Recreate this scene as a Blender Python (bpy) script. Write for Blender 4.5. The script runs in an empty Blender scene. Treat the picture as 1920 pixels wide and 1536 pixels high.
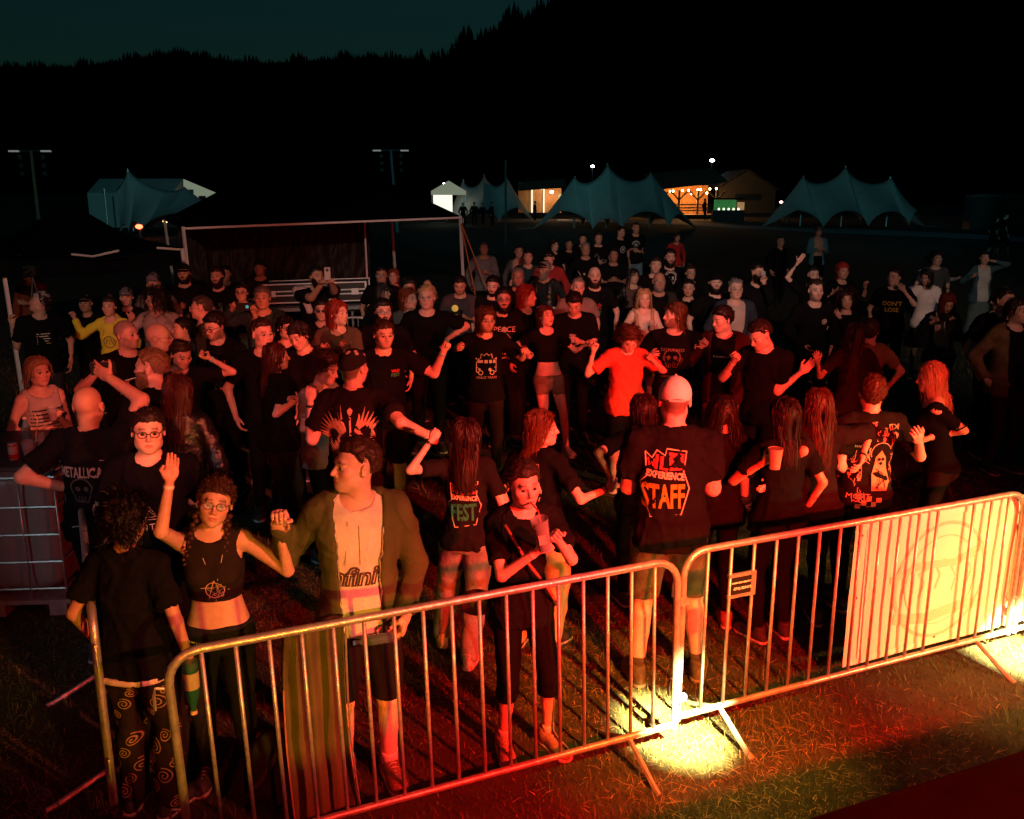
import bpy, math, random, time
import numpy as np
from mathutils import Vector, Matrix
from mathutils.bvhtree import BVHTree
T0 = time.time()
random.seed(7); RNG = np.random.default_rng(7)
R = math.radians
scene = bpy.context.scene
COL = scene.collection
# ------------------------------------------------------------------ camera
PITCH = R(13.5); F = 1700.0; CAMZ = 2.92
cam_d = bpy.data.cameras.new('camera'); cam = bpy.data.objects.new('camera', cam_d); COL.objects.link(cam)
cam.location = (0, 0, CAMZ); cam.rotation_euler = (math.pi/2 - PITCH, 0, 0)
cam_d.sensor_width = 36; cam_d.lens = F/1920*36; cam_d.clip_start = .05; cam_d.clip_end = 4000
scene.camera = cam
# ------------------------------------------------------------------ night sky
w = bpy.data.worlds.new('World'); scene.world = w; w.use_nodes = True
nt = w.node_tree; nt.nodes.clear()
out = nt.nodes.new('ShaderNodeOutputWorld'); bg = nt.nodes.new('ShaderNodeBackground')
sky = nt.nodes.new('ShaderNodeTexSky'); sky.sky_type = 'NISHITA'; sky.sun_disc = False
sky.sun_elevation = R(1.0); sky.sun_rotation = R(200); sky.altitude = 400
mul = nt.nodes.new('ShaderNodeMix'); mul.data_type = 'RGBA'; mul.blend_type = 'MULTIPLY'; mul.inputs[0].default_value = 1
nt.links.new(sky.outputs[0], mul.inputs[6]); mul.inputs[7].default_value = (.040, .19, .27, 1)
nt.links.new(mul.outputs[2], bg.inputs[0]); bg.inputs[1].default_value = .05
nt.links.new(bg.outputs[0], out.inputs[0])
scene.view_settings.view_transform = 'Standard'; scene.view_settings.look = 'None'
scene.view_settings.exposure = 0; scene.view_settings.gamma = 1; scene.view_settings.use_curve_mapping = False
scene.cycles.use_denoising = True; scene.cycles.max_bounces = 4; scene.cycles.diffuse_bounces = 2
scene.cycles.glossy_bounces = 2; scene.cycles.sample_clamp_indirect = 4
# ------------------------------------------------------------------ stage lights and added cold spots (behind and beside the camera)
def lamp(name, loc, target, power, color, size=50, blend=.6, rad=.12):
    l = bpy.data.lights.new(name, 'SPOT'); l.energy = power; l.color = color; l.spot_size = R(size); l.spot_blend = blend
    l.shadow_soft_size = rad
    o = bpy.data.objects.new(name, l); COL.objects.link(o); o.location = loc
    o.rotation_euler = (Vector(target)-Vector(loc)).to_track_quat('-Z', 'Y').to_euler(); return o
RED = (1, .012, .006)
KEY = (1, .16, .10)
K0 = (5.6, -1.6, 4.3)
lamp('stage_light_key', K0, (-1.0, 4.3, 1.2), 4200, KEY, 17, .7, .05)
lamp('stage_light_key', K0, (.6, 4.9, 1.2), 3300, KEY, 14, .7, .05)
lamp('stage_light_key', (5.6, -.5, 3.3), (2.4, 6.6, .9), 2500, (1, .045, .02), 26, .8, .05)
lamp('stage_light_key', K0, (-.9, 7.2, 1.2), 5800, (1, .11, .07), 15, .8, .05)
lamp('stage_light_key', K0, (1.4, 8.0, 1.1), 5000, (1, .07, .04), 17, .8, .05)
lamp('stage_light_key', (.2, -2.5, 4.2), (-2.7, 7.4, 1.5), 2600, (1, .12, .07), 15, .8, .05)
lamp('added_cold_light', (-6.5, -3.5, 4.2), (-2.5, 5.6, .8), 420, (.45, .85, .95), 15, .8, .08)  # added cold spot, stands in for the ambient light on the water tank
lamp('stage_light_red', (6.4, 2.2, 2.6), (1.4, 7.2, .5), 520, RED, 76, .8, .06)
lamp('stage_light_red', (2.4, 1.0, 2.4), (1.5, 4.3, .0), 3600, RED, 74, .8, .05)
lamp('stage_light_red', (-1.0, -1.0, 3.2), (-1.2, 6.2, .0), 220, RED, 60, .8, .06)
lamp('stage_light_amber', (7.0, 2.2, 1.9), (3.1, 5.3, .65), 2300, (1, .56, .17), 32, 1)
lamp('stage_light_amber', (3.0, 1.4, 1.35), (.9, 4.5, .7), 330, (1, .38, .04), 26, .9, .05)
lamp('stage_light_yellow', (.4, .9, 1.35), (-1.1, 3.6, .65), 300, (1, .46, .02), 52, .9, .05)
for tx, ty, e, c_, sz in ((-7.5, 15, 1.0, (1, .55, .42), 15), (-3.5, 12, .55, (1, .36, .26), 11), (-1.8, 15, 1.2, (1, .66, .54), 10), (.6, 11.5, .9, (1, .34, .24), 9), (2.2, 15, 1.3, (1, .50, .38), 12), (4.9, 13, .8, (1, .42, .30), 10), (8.5, 15, 1.1, (.95, .66, .56), 15), (3.0, 21, .9, (.9, .70, .62), 15)):
    lamp('stage_light_flood', (1.5+.3*tx, -9, 7), (tx, ty, 1.6), 3700*e, c_, sz, .75, .12)
for tx, ty in ((-21, 55), (-2, 70), (7.5, 62), (23, 63)): lamp('added_cold_light', (tx*.1, -9, 9), (tx, ty, 3.6), 10500, (.17, .74, .78), 15, .5, .4)  # added teal spots, one aimed at each far tent to brighten its canvas
lamp('stage_light_beam', (2.6, .6, 4.6), (.90, 4.50, .0), 170000, (1, .78, .28), 6.2, 1, .04)
lamp('stage_light_beam', (2.6, .6, 4.6), (.95, 4.60, .0), 2600, (1, .46, .05), 20, 1, .02)
lamp('stage_light_beam', (5.4, 1.4, 4.2), (3.30, 5.32, 0), 170000, (1, .80, .32), 6.5, 1, .04)
lamp('stage_light_beam', (5.4, 1.4, 4.2), (3.16, 5.35, 0), 2400, (1, .50, .07), 22, 1, .02)
# ------------------------------------------------------------------ pixel <-> place helpers (used only to lay things out on the ground)
def ray(px, py):
    xc = (px-960)/F; yc = -(py-768)/F
    return Vector((xc, math.cos(PITCH)+yc*math.sin(PITCH), -math.sin(PITCH)+yc*math.cos(PITCH)))
def gz(y): return min(max(0., .02*(y-6)), .45)
def at_z(px, py, z):
    d = ray(px, py); t = (z-CAMZ)/d.z; return Vector((0, 0, CAMZ)) + d*t
def at_y(px, py, Y):
    d = ray(px, py); return Vector((0, 0, CAMZ)) + d*(Y/d.y)
def at_h(px, py, h):
    z = h
    for _ in range(30):
        p = at_z(px, py, min(z, CAMZ-.15)); z = h + gz(p.y)
    return p
# ------------------------------------------------------------------ materials
MATS = {}
def mat(name, color=None, rough=.7, metal=0., bump=0., bscale=60., objcol=False, attr=None, var=0., vscale=8., emit=None, estr=0., spec=.5, trans=0., sheen=0., stretch=None):
    if name in MATS: return MATS[name]
    m = bpy.data.materials.new(name); m.use_nodes = True; nt = m.node_tree; b = nt.nodes['Principled BSDF']
    b.inputs['Roughness'].default_value = rough; b.inputs['Metallic'].default_value = metal
    b.inputs['Specular IOR Level'].default_value = spec
    if trans: b.inputs['Transmission Weight'].default_value = trans
    if sheen: b.inputs['Sheen Weight'].default_value = sheen
    src = None
    if objcol: src = nt.nodes.new('ShaderNodeObjectInfo').outputs['Color']
    elif attr: n = nt.nodes.new('ShaderNodeAttribute'); n.attribute_name = attr; src = n.outputs['Color']
    elif color: b.inputs['Base Color'].default_value = (*color, 1)
    tc = nt.nodes.new('ShaderNodeTexCoord'); co = tc.outputs['Object']
    if stretch:
        mp = nt.nodes.new('ShaderNodeMapping'); mp.inputs['Scale'].default_value = stretch; nt.links.new(co, mp.inputs[0]); co = mp.outputs[0]
    if var:
        n = nt.nodes.new('ShaderNodeTexNoise'); n.inputs['Scale'].default_value = vscale; n.inputs['Detail'].default_value = 4; nt.links.new(co, n.inputs['Vector'])
        mr = nt.nodes.new('ShaderNodeMapRange'); mr.inputs[1].default_value = .3; mr.inputs[2].default_value = .7; mr.inputs[3].default_value = 1-var; mr.inputs[4].default_value = 1+var*.6
        nt.links.new(n.outputs[0], mr.inputs[0])
        mx = nt.nodes.new('ShaderNodeVectorMath'); mx.operation = 'SCALE'
        if src: nt.links.new(src, mx.inputs[0])
        else: mx.inputs[0].default_value = color
        nt.links.new(mr.outputs[0], mx.inputs['Scale']); src = mx.outputs[0]
    if src: nt.links.new(src, b.inputs['Base Color'])
    if bump:
        n = nt.nodes.new('ShaderNodeTexNoise'); n.inputs['Scale'].default_value = bscale; n.inputs['Detail'].default_value = 5; nt.links.new(co, n.inputs['Vector'])
        bp = nt.nodes.new('ShaderNodeBump'); bp.inputs['Strength'].default_value = bump; bp.inputs['Distance'].default_value = .02
        nt.links.new(n.outputs[0], bp.inputs['Height']); nt.links.new(bp.outputs[0], b.inputs['Normal'])
    if emit: b.inputs['Emission Color'].default_value = (*emit, 1); b.inputs['Emission Strength'].default_value = estr
    MATS[name] = m; return m
M_SKIN = mat('skin', attr='Col', rough=.48, bump=.08, bscale=220, var=.12, vscale=30, spec=.4)
M_CLOTH = mat('cloth', objcol=True, rough=.9, bump=.5, bscale=11, var=.18, vscale=7, spec=.05)
M_DENIM = mat('denim', objcol=True, rough=.88, bump=.5, bscale=30, var=.4, vscale=9, spec=.2)
M_LEATHER = mat('leather', objcol=True, rough=.38, bump=.6, bscale=22, var=.2, vscale=9)
M_HAIR = mat('hair', objcol=True, rough=.5, spec=.28, var=.35, vscale=45, stretch=(3, 3, .3))
M_SHOE = mat('shoe', objcol=True, rough=.7, bump=.3, bscale=60, var=.3, vscale=40)
M_PRINT = mat('print', objcol=True, rough=.75, spec=.2, var=.2, vscale=80)
M_METAL = mat('galvanised_steel', (.52, .50, .47), rough=.38, metal=.65, bump=.12, bscale=90, var=.3, vscale=22)
M_PLAS = mat('plastic', objcol=True, rough=.4, var=.08)
M_BLACK = mat('black_plastic', (.012, .012, .013), rough=.35)
M_TENT = mat('tent_canvas', (.62, .62, .60), rough=.8, bump=.2, bscale=3, var=.1, vscale=1.2)
M_DKTENT = mat('black_canvas', (.004, .006, .007), rough=1, spec=0, bump=.3, bscale=5, var=.4, vscale=2)
M_WOOD = mat('wood', (.22, .13, .07), rough=.7, bump=.3, bscale=25, var=.4, vscale=9, stretch=(1, 8, 1))
def glassm(name, col, rough=.03, alpha=.35):
    m = mat(name, col, rough=rough, spec=.8); m.node_tree.nodes['Principled BSDF'].inputs['Alpha'].default_value = alpha; return m
M_GLASS = glassm('clear_glass', (.6, .65, .65))
def emat(name, c, s):
    return mat(name, (.02, .02, .02), emit=c, estr=s)
# ------------------------------------------------------------------ object helpers
def tag(o, label=None, cat=None, group=None, kind=None):
    if label: o['label'] = label
    if cat: o['category'] = cat
    if group: o['group'] = group
    if kind: o['kind'] = kind
    return o
def mesh_np(name, V, Fc, smooth=True):
    """V (n,3); Fc array (m,3|4) or list of tuples"""
    me = bpy.data.meshes.new(name)
    if isinstance(Fc, np.ndarray) and len(Fc):
        k = Fc.shape[1]; n = len(Fc)
        me.vertices.add(len(V)); me.vertices.foreach_set('co', np.asarray(V, np.float32).ravel())
        me.loops.add(n*k); me.loops.foreach_set('vertex_index', Fc.astype(np.int32).ravel())
        me.polygons.add(n); me.polygons.foreach_set('loop_start', np.arange(0, n*k, k, dtype=np.int32))
        me.polygons.foreach_set('loop_total', np.full(n, k, np.int32))
        me.polygons.foreach_set('use_smooth', np.full(n, smooth))
        me.update(calc_edges=True)
    else:
        me.from_pydata([tuple(v) for v in V], [], [tuple(f) for f in Fc]); me.update()
        if smooth: me.polygons.foreach_set('use_smooth', [True]*len(me.polygons))
    return me
def add(name, me, m, parent=None, col=None, loc=None, rot=None):
    o = bpy.data.objects.new(name, me); COL.objects.link(o)
    if m is not None and hasattr(me, 'materials') and not me.materials: me.materials.append(m)
    if parent is not None: o.parent = parent
    if col is not None: o.color = (*col, 1)
    if loc is not None: o.location = loc
    if rot is not None: o.rotation_euler = rot
    return o
def empty(name, loc, label=None, cat=None, group=None, rz=0):
    o = bpy.data.objects.new(name, None); COL.objects.link(o); o.location = loc; o.rotation_euler = (0, 0, rz)
    return tag(o, label, cat, group)
class MB:
    def __init__(s): s.v = []; s.f = []
    def addm(s, V, Fc):
        n = len(s.v); s.v += [tuple(v) for v in V]; s.f += [tuple(i+n for i in f) for f in Fc]; return s
    def box(s, c, size, rot=None):
        V = [Vector((x*size[0]/2, y*size[1]/2, z*size[2]/2)) for x in (-1, 1) for y in (-1, 1) for z in (-1, 1)]
        if rot is not None: V = [rot @ v for v in V]
        V = [v+Vector(c) for v in V]
        return s.addm(V, [(0, 1, 3, 2), (4, 6, 7, 5), (0, 4, 5, 1), (2, 3, 7, 6), (0, 2, 6, 4), (1, 5, 7, 3)])
    def tube(s, pts, r, n=8, cap=True):
        pts = [Vector(p) for p in pts]; rs = r if isinstance(r, (list, tuple)) else [r]*len(pts)
        V = []; up = None
        for i, p in enumerate(pts):
            d = (pts[min(i+1, len(pts)-1)]-pts[max(i-1, 0)]).normalized()
            if up is None:
                up = Vector((0, 0, 1)) if abs(d.z) < .9 else Vector((1, 0, 0))
            a = d.cross(up).normalized(); b = a.cross(d).normalized(); up = b
            for k in range(n):
                t = 2*math.pi*k/n; V.append(p+(a*math.cos(t)+b*math.sin(t))*rs[i])
        Fc = []
        for i in range(len(pts)-1):
            for k in range(n):
                Fc.append((i*n+k, i*n+(k+1) % n, (i+1)*n+(k+1) % n, (i+1)*n+k))
        if cap: Fc += [tuple(range(n))[::-1], tuple((len(pts)-1)*n+k for k in range(n))]
        return s.addm(V, Fc)
    def lathe(s, prof, c=(0, 0, 0), n=16, rot=None):
        V = []; c = Vector(c)
        for r, z in prof:
            for k in range(n):
                t = 2*math.pi*k/n; v = Vector((r*math.cos(t), r*math.sin(t), z)); V.append(c+(rot @ v if rot else v))
        Fc = [(i*n+k, i*n+(k+1) % n, (i+1)*n+(k+1) % n, (i+1)*n+k) for i in range(len(prof)-1) for k in range(n)]
        return s.addm(V, Fc)
    def ball(s, c, r, n=10, sc=(1, 1, 1)):
        prof = [(math.sin(math.pi*i/(n//2+2)), math.cos(math.pi*i/(n//2+2))) for i in range(n//2+3)]
        V = []; c = Vector(c)
        for a, z in prof:
            a = max(a, .001)
            for k in range(n):
                t = 2*math.pi*k/n; V.append(c+Vector((r*a*math.cos(t)*sc[0], r*a*math.sin(t)*sc[1], r*z*sc[2])))
        m = len(prof)
        return s.addm(V, [(i*n+k, (i+1)*n+k, (i+1)*n+(k+1) % n, i*n+(k+1) % n) for i in range(m-1) for k in range(n)])
    def mesh(s, name, smooth=False): return mesh_np(name, s.v, s.f, smooth)
    def build(s, name, m, parent=None, col=None, smooth=False, loc=None, rot=None):
        me = s.mesh(name, smooth)
        if smooth:
            try: me.set_sharp_from_angle(angle=R(40))
            except Exception: pass
        return add(name, me, m, parent, col, loc, rot)
def copyobj(o, parent=None, **kw):
    c = o.copy(); COL.objects.link(c)
    if parent is not None: c.parent = parent
    for ch in list(o.children): copyobj(ch, c)
    for k, v in kw.items(): setattr(c, k, v)
    return c
# ------------------------------------------------------------------ fields and surface extraction
class Field:
    def __init__(s, lo, hi, res):
        s.x = np.arange(lo[0], hi[0]+res, res, dtype=np.float32); s.y = np.arange(lo[1], hi[1]+res, res, dtype=np.float32); s.z = np.arange(lo[2], hi[2]+res, res, dtype=np.float32)
        s.F = np.full((len(s.x), len(s.y), len(s.z)), .3, np.float32); s.res = res
    def win(s, lo, hi):
        w = []
        for ax, l, h in ((s.x, lo[0], hi[0]), (s.y, lo[1], hi[1]), (s.z, lo[2], hi[2])):
            a, b = np.searchsorted(ax, l), np.searchsorted(ax, h); w.append(slice(max(a-1, 0), min(b+1, len(ax))))
        return tuple(w), s.x[w[0]][:, None, None], s.y[w[1]][None, :, None], s.z[w[2]][None, None, :]
    def put(s, w, d, k):
        a = s.F[w]
        if a.size == 0: return
        if k > 0:
            h = np.clip(.5+.5*(a-d)/k, 0, 1); s.F[w] = a+(d-a)*h-k*h*(1-h)
        else: s.F[w] = np.minimum(a, d)
    def cut(s, w, d, k=.01):
        a = s.F[w]; 
        if a.size == 0: return
        d = -d; h = np.clip(.5-.5*(a-d)/k, 0, 1); s.F[w] = a+(d-a)*h+k*h*(1-h)
    def cap(s, a, b, ra, rb, k=.02, cut=False):
        a = np.asarray(a, np.float32); b = np.asarray(b, np.float32); m = max(ra, rb)+.05
        w, X, Y, Z = s.win(np.minimum(a, b)-m, np.maximum(a, b)+m); ab = b-a; L = max(float(ab@ab), 1e-9)
        dx, dy, dz = X-a[0], Y-a[1], Z-a[2]; t = np.clip((dx*ab[0]+dy*ab[1]+dz*ab[2])/L, 0, 1)
        d = np.sqrt((dx-t*ab[0])**2+(dy-t*ab[1])**2+(dz-t*ab[2])**2)-(ra+(rb-ra)*t)
        (s.cut if cut else s.put)(w, d, k)
    def ell(s, c, r, k=.02, cut=False, rot=None):
        r = np.asarray(r, np.float32); m = r.max()+.05; c = np.asarray(c, np.float32)
        w, X, Y, Z = s.win(c-m, c+m); X, Y, Z = X-c[0], Y-c[1], Z-c[2]
        if rot is not None:
            X, Y, Z = (rot[0][0]*X+rot[0][1]*Y+rot[0][2]*Z, rot[1][0]*X+rot[1][1]*Y+rot[1][2]*Z, rot[2][0]*X+rot[2][1]*Y+rot[2][2]*Z)
        q = np.sqrt((X/r[0])**2+(Y/r[1])**2+(Z/r[2])**2); g = np.sqrt((X/r[0]**2)**2+(Y/r[1]**2)**2+(Z/r[2]**2)**2)+1e-6
        d = q*(q-1)/g
        (s.cut if cut else s.put)(w, d, k)
    def prof(s, zk, ak, bk, cx, cy, k=.03, e=2.3):
        """stacked (super)ellipses along z"""
        w, X, Y, Z = s.win((-.6, -.6, zk[0]-.02), (.6, .6, zk[-1]+.02)); z = Z[0, 0]
        a = np.interp(z, zk, ak); b = np.interp(z, zk, bk); ox = np.interp(z, cx[0], cx[1]); oy = np.interp(z, cy[0], cy[1])
        q = (np.abs((X-ox)/a)**e+np.abs((Y-oy)/b)**e)**(1/e)
        d = (q-1)*np.minimum(a, b)*.9
        d = np.maximum(d, np.maximum(zk[0]-z, z-zk[-1])); s.put(w, d.astype(np.float32), k)
    def plane(s, p, n, lo=None, hi=None):
        """keep the side where (x-p).n < 0 inside the window"""
        w, X, Y, Z = s.win(lo if lo is not None else (-9, -9, -9), hi if hi is not None else (9, 9, 9))
        s.F[w] = np.maximum(s.F[w], (X-p[0])*n[0]+(Y-p[1])*n[1]+(Z-p[2])*n[2])
    def mesh(s):
        Fd = s.F; Fd[0], Fd[-1] = .05, .05; Fd[:, 0], Fd[:, -1] = .05, .05; Fd[:, :, 0], Fd[:, :, -1] = .05, .05
        Fd[np.abs(Fd) < 1e-6] = 1e-6
        S = Fd < 0; n = Fd.shape; ax = (s.x, s.y, s.z); lin = lambda i, j, k: (i*n[1]+j)*n[2]+k
        cells = []; pts = []; quads = []
        for a in range(3):
            sl0 = [slice(None)]*3; sl1 = [slice(None)]*3; sl0[a] = slice(0, -1); sl1[a] = slice(1, None)
            A = S[tuple(sl0)]; B = S[tuple(sl1)]; idx = np.nonzero(A != B)
            i = list(idx); f0 = Fd[tuple(i)]; i1 = list(i); i1[a] = i[a]+1; f1 = Fd[tuple(i1)]; t = f0/(f0-f1)
            P = np.empty((len(t), 3), np.float32)
            for q in range(3): P[:, q] = ax[q][i[q]]
            P[:, a] += t*s.res
            b, c = [(1, 2), (2, 0), (0, 1)][a]; q4 = []
            for db, dc in ((1, 1), (0, 1), (0, 0), (1, 0)):
                j = [u.copy() for u in i]; j[b] = j[b]-db; j[c] = j[c]-dc; L = lin(*j); q4.append(L); cells.append(L); pts.append(P)
            Q = np.stack(q4, 1); fl = A[idx]; Q[~fl] = Q[~fl][:, ::-1]; quads.append(Q)
        if not len(cells): return np.zeros((0, 3)), np.zeros((0, 4), int)
        C = np.concatenate(cells); P = np.concatenate(pts); u, inv = np.unique(C, return_inverse=True)
        cnt = np.bincount(inv); V = np.stack([np.bincount(inv, P[:, q])/cnt for q in range(3)], 1)
        Q = np.concatenate(quads); Q = np.searchsorted(u, Q)
        return V.astype(np.float32), Q
def vnormals(V, Q):
    a = V[Q[:, 2]]-V[Q[:, 0]]; b = V[Q[:, 3]]-V[Q[:, 1]]; n = np.cross(a, b); N = np.zeros_like(V)
    for k in range(4):
        for q in range(3): N[:, q] += np.bincount(Q[:, k], n[:, q], len(V))
    return N/(np.linalg.norm(N, axis=1, keepdims=True)+1e-9)
def wob(P, seed, fr, n=5, st=(1, 1, 1)):
    r = np.random.default_rng(seed); o = np.zeros(len(P), np.float32)
    for i in range(n):
        k = r.normal(size=3); k /= np.linalg.norm(k); k = k*np.array(st)*fr*(.6+r.random()*1.2); ph = r.random()*6.28
        o += np.sin(P@k+ph+1.5*np.sin(P@(np.roll(k, 1)*.5)+ph*2))
    return o/n
# ================================================================== PEOPLE BUILDER
def sstep(a, b, x): t = np.clip((x-a)/(b-a), 0, 1); return t*t*(3-2*t)
HEADS = {}
def head_template(kind, res, v):
    """local: centre of head, facing -y; kind m/f/k"""
    key = (kind, round(res, 4), v)
    if key in HEADS: return HEADS[key]
    r = np.random.default_rng(v+{'m': 10, 'f': 50, 'k': 90}[kind]); j = lambda a: 1+(r.random()-.5)*a
    f = Field((-.11, -.15, -.22), (.11, .14, .14), res)
    fm = kind != 'm'
    f.ell((0, .014, .030), (.077*j(.05), .097*j(.05), .088*j(.04)), .01)
    jw = (.054 if fm else .061)*j(.12)
    f.ell((0, -.024, -.035), (.063*j(.06), .072, .075), .03)
    f.ell((0, -.030, -.062), (jw, .055, .05), .03)
    f.ell((0, -.070, -.096*j(.04)), (.020 if fm else .026, .020, .017), .035)
    for s in (-1, 1):
        f.ell((s*.044, -.058, -.020), (.024, .024, .02), .025)
        f.ell((s*jw*.86, -.008, -.07), (.014, .022, .02), .03)
    f.cap((-.032, -.078, .024), (.032, -.078, .024), .012, .012, .02)
    for s in (-1, 1): f.ell((s*.032, -.100, .002), (.019, .018, .012), .014, cut=True)
    for s in (-1, 1): f.ell((s*.031, -.0735, .006), (.0145, .0140, .0115), .004)
    nl = j(.25)
    f.cap((0, -.086, .012), (0, -.086-.024*nl, -.028), .0075, .0105*j(.2), .012)
    for s in (-1, 1): f.ell((s*.012, -.096, -.034), (.008, .010, .008), .008)
    f.ell((0, -.086, -.060), (.024, .016, .0075), .006); f.ell((0, -.084, -.072), (.021, .015, .008), .006)
    f.ell((0, -.104, -.066), (.022, .008, .0022), .004, cut=True)
    for s in (-1, 1):
        c, sn = math.cos(.35*s), math.sin(.35*s)
        f.ell((s*.083, .012, -.006), (.009, .020, .032), .006, rot=((c, sn, 0), (-sn, c, 0), (0, 0, 1)))
        f.ell((s*.092, .004, -.004), (.006, .010, .016), .006, cut=True)
    nk = .046 if fm else .056
    f.cap((0, .018, -.06), (0, .030, -.24), nk, nk*1.05, .03)
    V, Q = f.mesh(); N = vnormals(V, Q); HEADS[key] = (V, Q, N); return HEADS[key]
def skin_cols(V, tone, hairc, kind, stub=0., lips=None, buzz=0., brow=1.):
    tone = np.array(tone); C = np.tile(tone, (len(V), 1)); x, y, z = V.T; ax = np.abs(x)
    front = sstep(-.05, -.07, y)
    cheek = np.exp(-(((ax-.045)/.02)**2+((z+.03)/.022)**2))*front; C *= (1-.25*cheek[:, None]*np.array([0, 1, 1]))
    nose = np.exp(-((ax/.014)**2+((z+.03)/.015)**2))*front; C *= (1-.25*nose[:, None]*np.array([0, 1, 1]))
    lp = np.clip(1.2-((ax/.024)**2+((z+.066)/.0115)**2), 0, 1)*front; lp = sstep(0, .5, lp)[:, None]
    C = C*(1-lp)+lp*np.array(lips if lips else tone*np.array([.8, .48, .5]))
    hc = np.array(hairc)
    bw = sstep(.012, .018, ax)*sstep(.056, .046, ax)*np.exp(-((z-.0245-.006*np.sin(ax*60))/.0055)**2)*front
    C = C*(1-(bw*.85*brow)[:, None])+hc*(bw*.85*brow)[:, None]
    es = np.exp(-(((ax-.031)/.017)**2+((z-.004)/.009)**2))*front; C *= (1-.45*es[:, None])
    if stub:
        b = beard_mask(V)*stub; C = C*(1-b[:, None])+hc*b[:, None]
    if buzz:
        b = hair_mask(V, .0)*buzz; C = C*(1-b[:, None])+hc*b[:, None]
    return C
def beard_mask(V):
    x, y, z = V.T; ax = np.abs(x); nz = .004*wob(V, 77, 160, 4)
    up = np.interp(ax, [0, .03, .045, .06, .08], [-.060, -.060, -.048, -.030, .0])+nz
    m = sstep(up+.004, up-.012, z)*sstep(.012, -.012, y)*sstep(-.142, -.116, z)
    m = m*sstep(1.0, 1.35, np.sqrt((ax/.029)**2+((z+.064)/.015)**2))
    mous = np.exp(-((z+.0495)/.0055)**2)*sstep(.034, .024, ax)*sstep(-.06, -.075, y)
    return np.clip(np.maximum(m, mous*.8), 0, 1)
def hair_mask(V, low=0.):
    x, y, z = V.T; ax = np.abs(x)
    lim = np.interp(y, [-.11, -.085, -.06, -.03, -.012, .0, .012, .03, .05, .12], [.080, .071, .054, .034, .0, -.018, .022, .0, -.075, -.085])+low*sstep(-.1, .05, y)+low*.3
    lim = lim-.010*sstep(.03, .0, np.abs(ax-.055))*(y < -.06)+.005*wob(V, 31, 140, 5)+.007*wob(V, 36, 60, 3)-.008*sstep(.02, .0, ax)*(y < -.05)+.010*np.exp(-((ax-.042)/.012)**2)*(y < -.04)
    return sstep(lim-.004, lim+.022, z)*sstep(-.10, -.09, z)
def shell(V, Q, N, m, t, seed, rough=.25, fr=120, inset=.0):
    keep = m > .02; K = keep[Q].all(1); Qk = Q[K]; u = np.unique(Qk); mp = np.full(len(V), -1); mp[u] = np.arange(len(u))
    P = V[u]; d = m[u]*(t*(1+rough*wob(P, seed, fr)+rough*.6*wob(P, seed+1, fr*2.2)))-.0015*(1-m[u])
    return P+N[u]*d[:, None], mp[Qk]
def ribbons(P, W, U):
    """P (s,n,3) nodes; W (s,n) widths; U (s,3) side vectors"""
    s, n, _ = P.shape
    D = np.gradient(P, axis=1); side = np.cross(D, np.broadcast_to(U[:, None], D.shape)); side /= np.linalg.norm(side, axis=2, keepdims=True)+1e-9
    A = P-side*W[..., None]/2; B = P+side*W[..., None]/2; V = np.stack([A, B], 2).reshape(-1, 3)
    base = (np.arange(s)[:, None]*n+np.arange(n-1)[None])*2; q = np.stack([base, base+1, base+3, base+2], -1).reshape(-1, 4)
    return V, q
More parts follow.
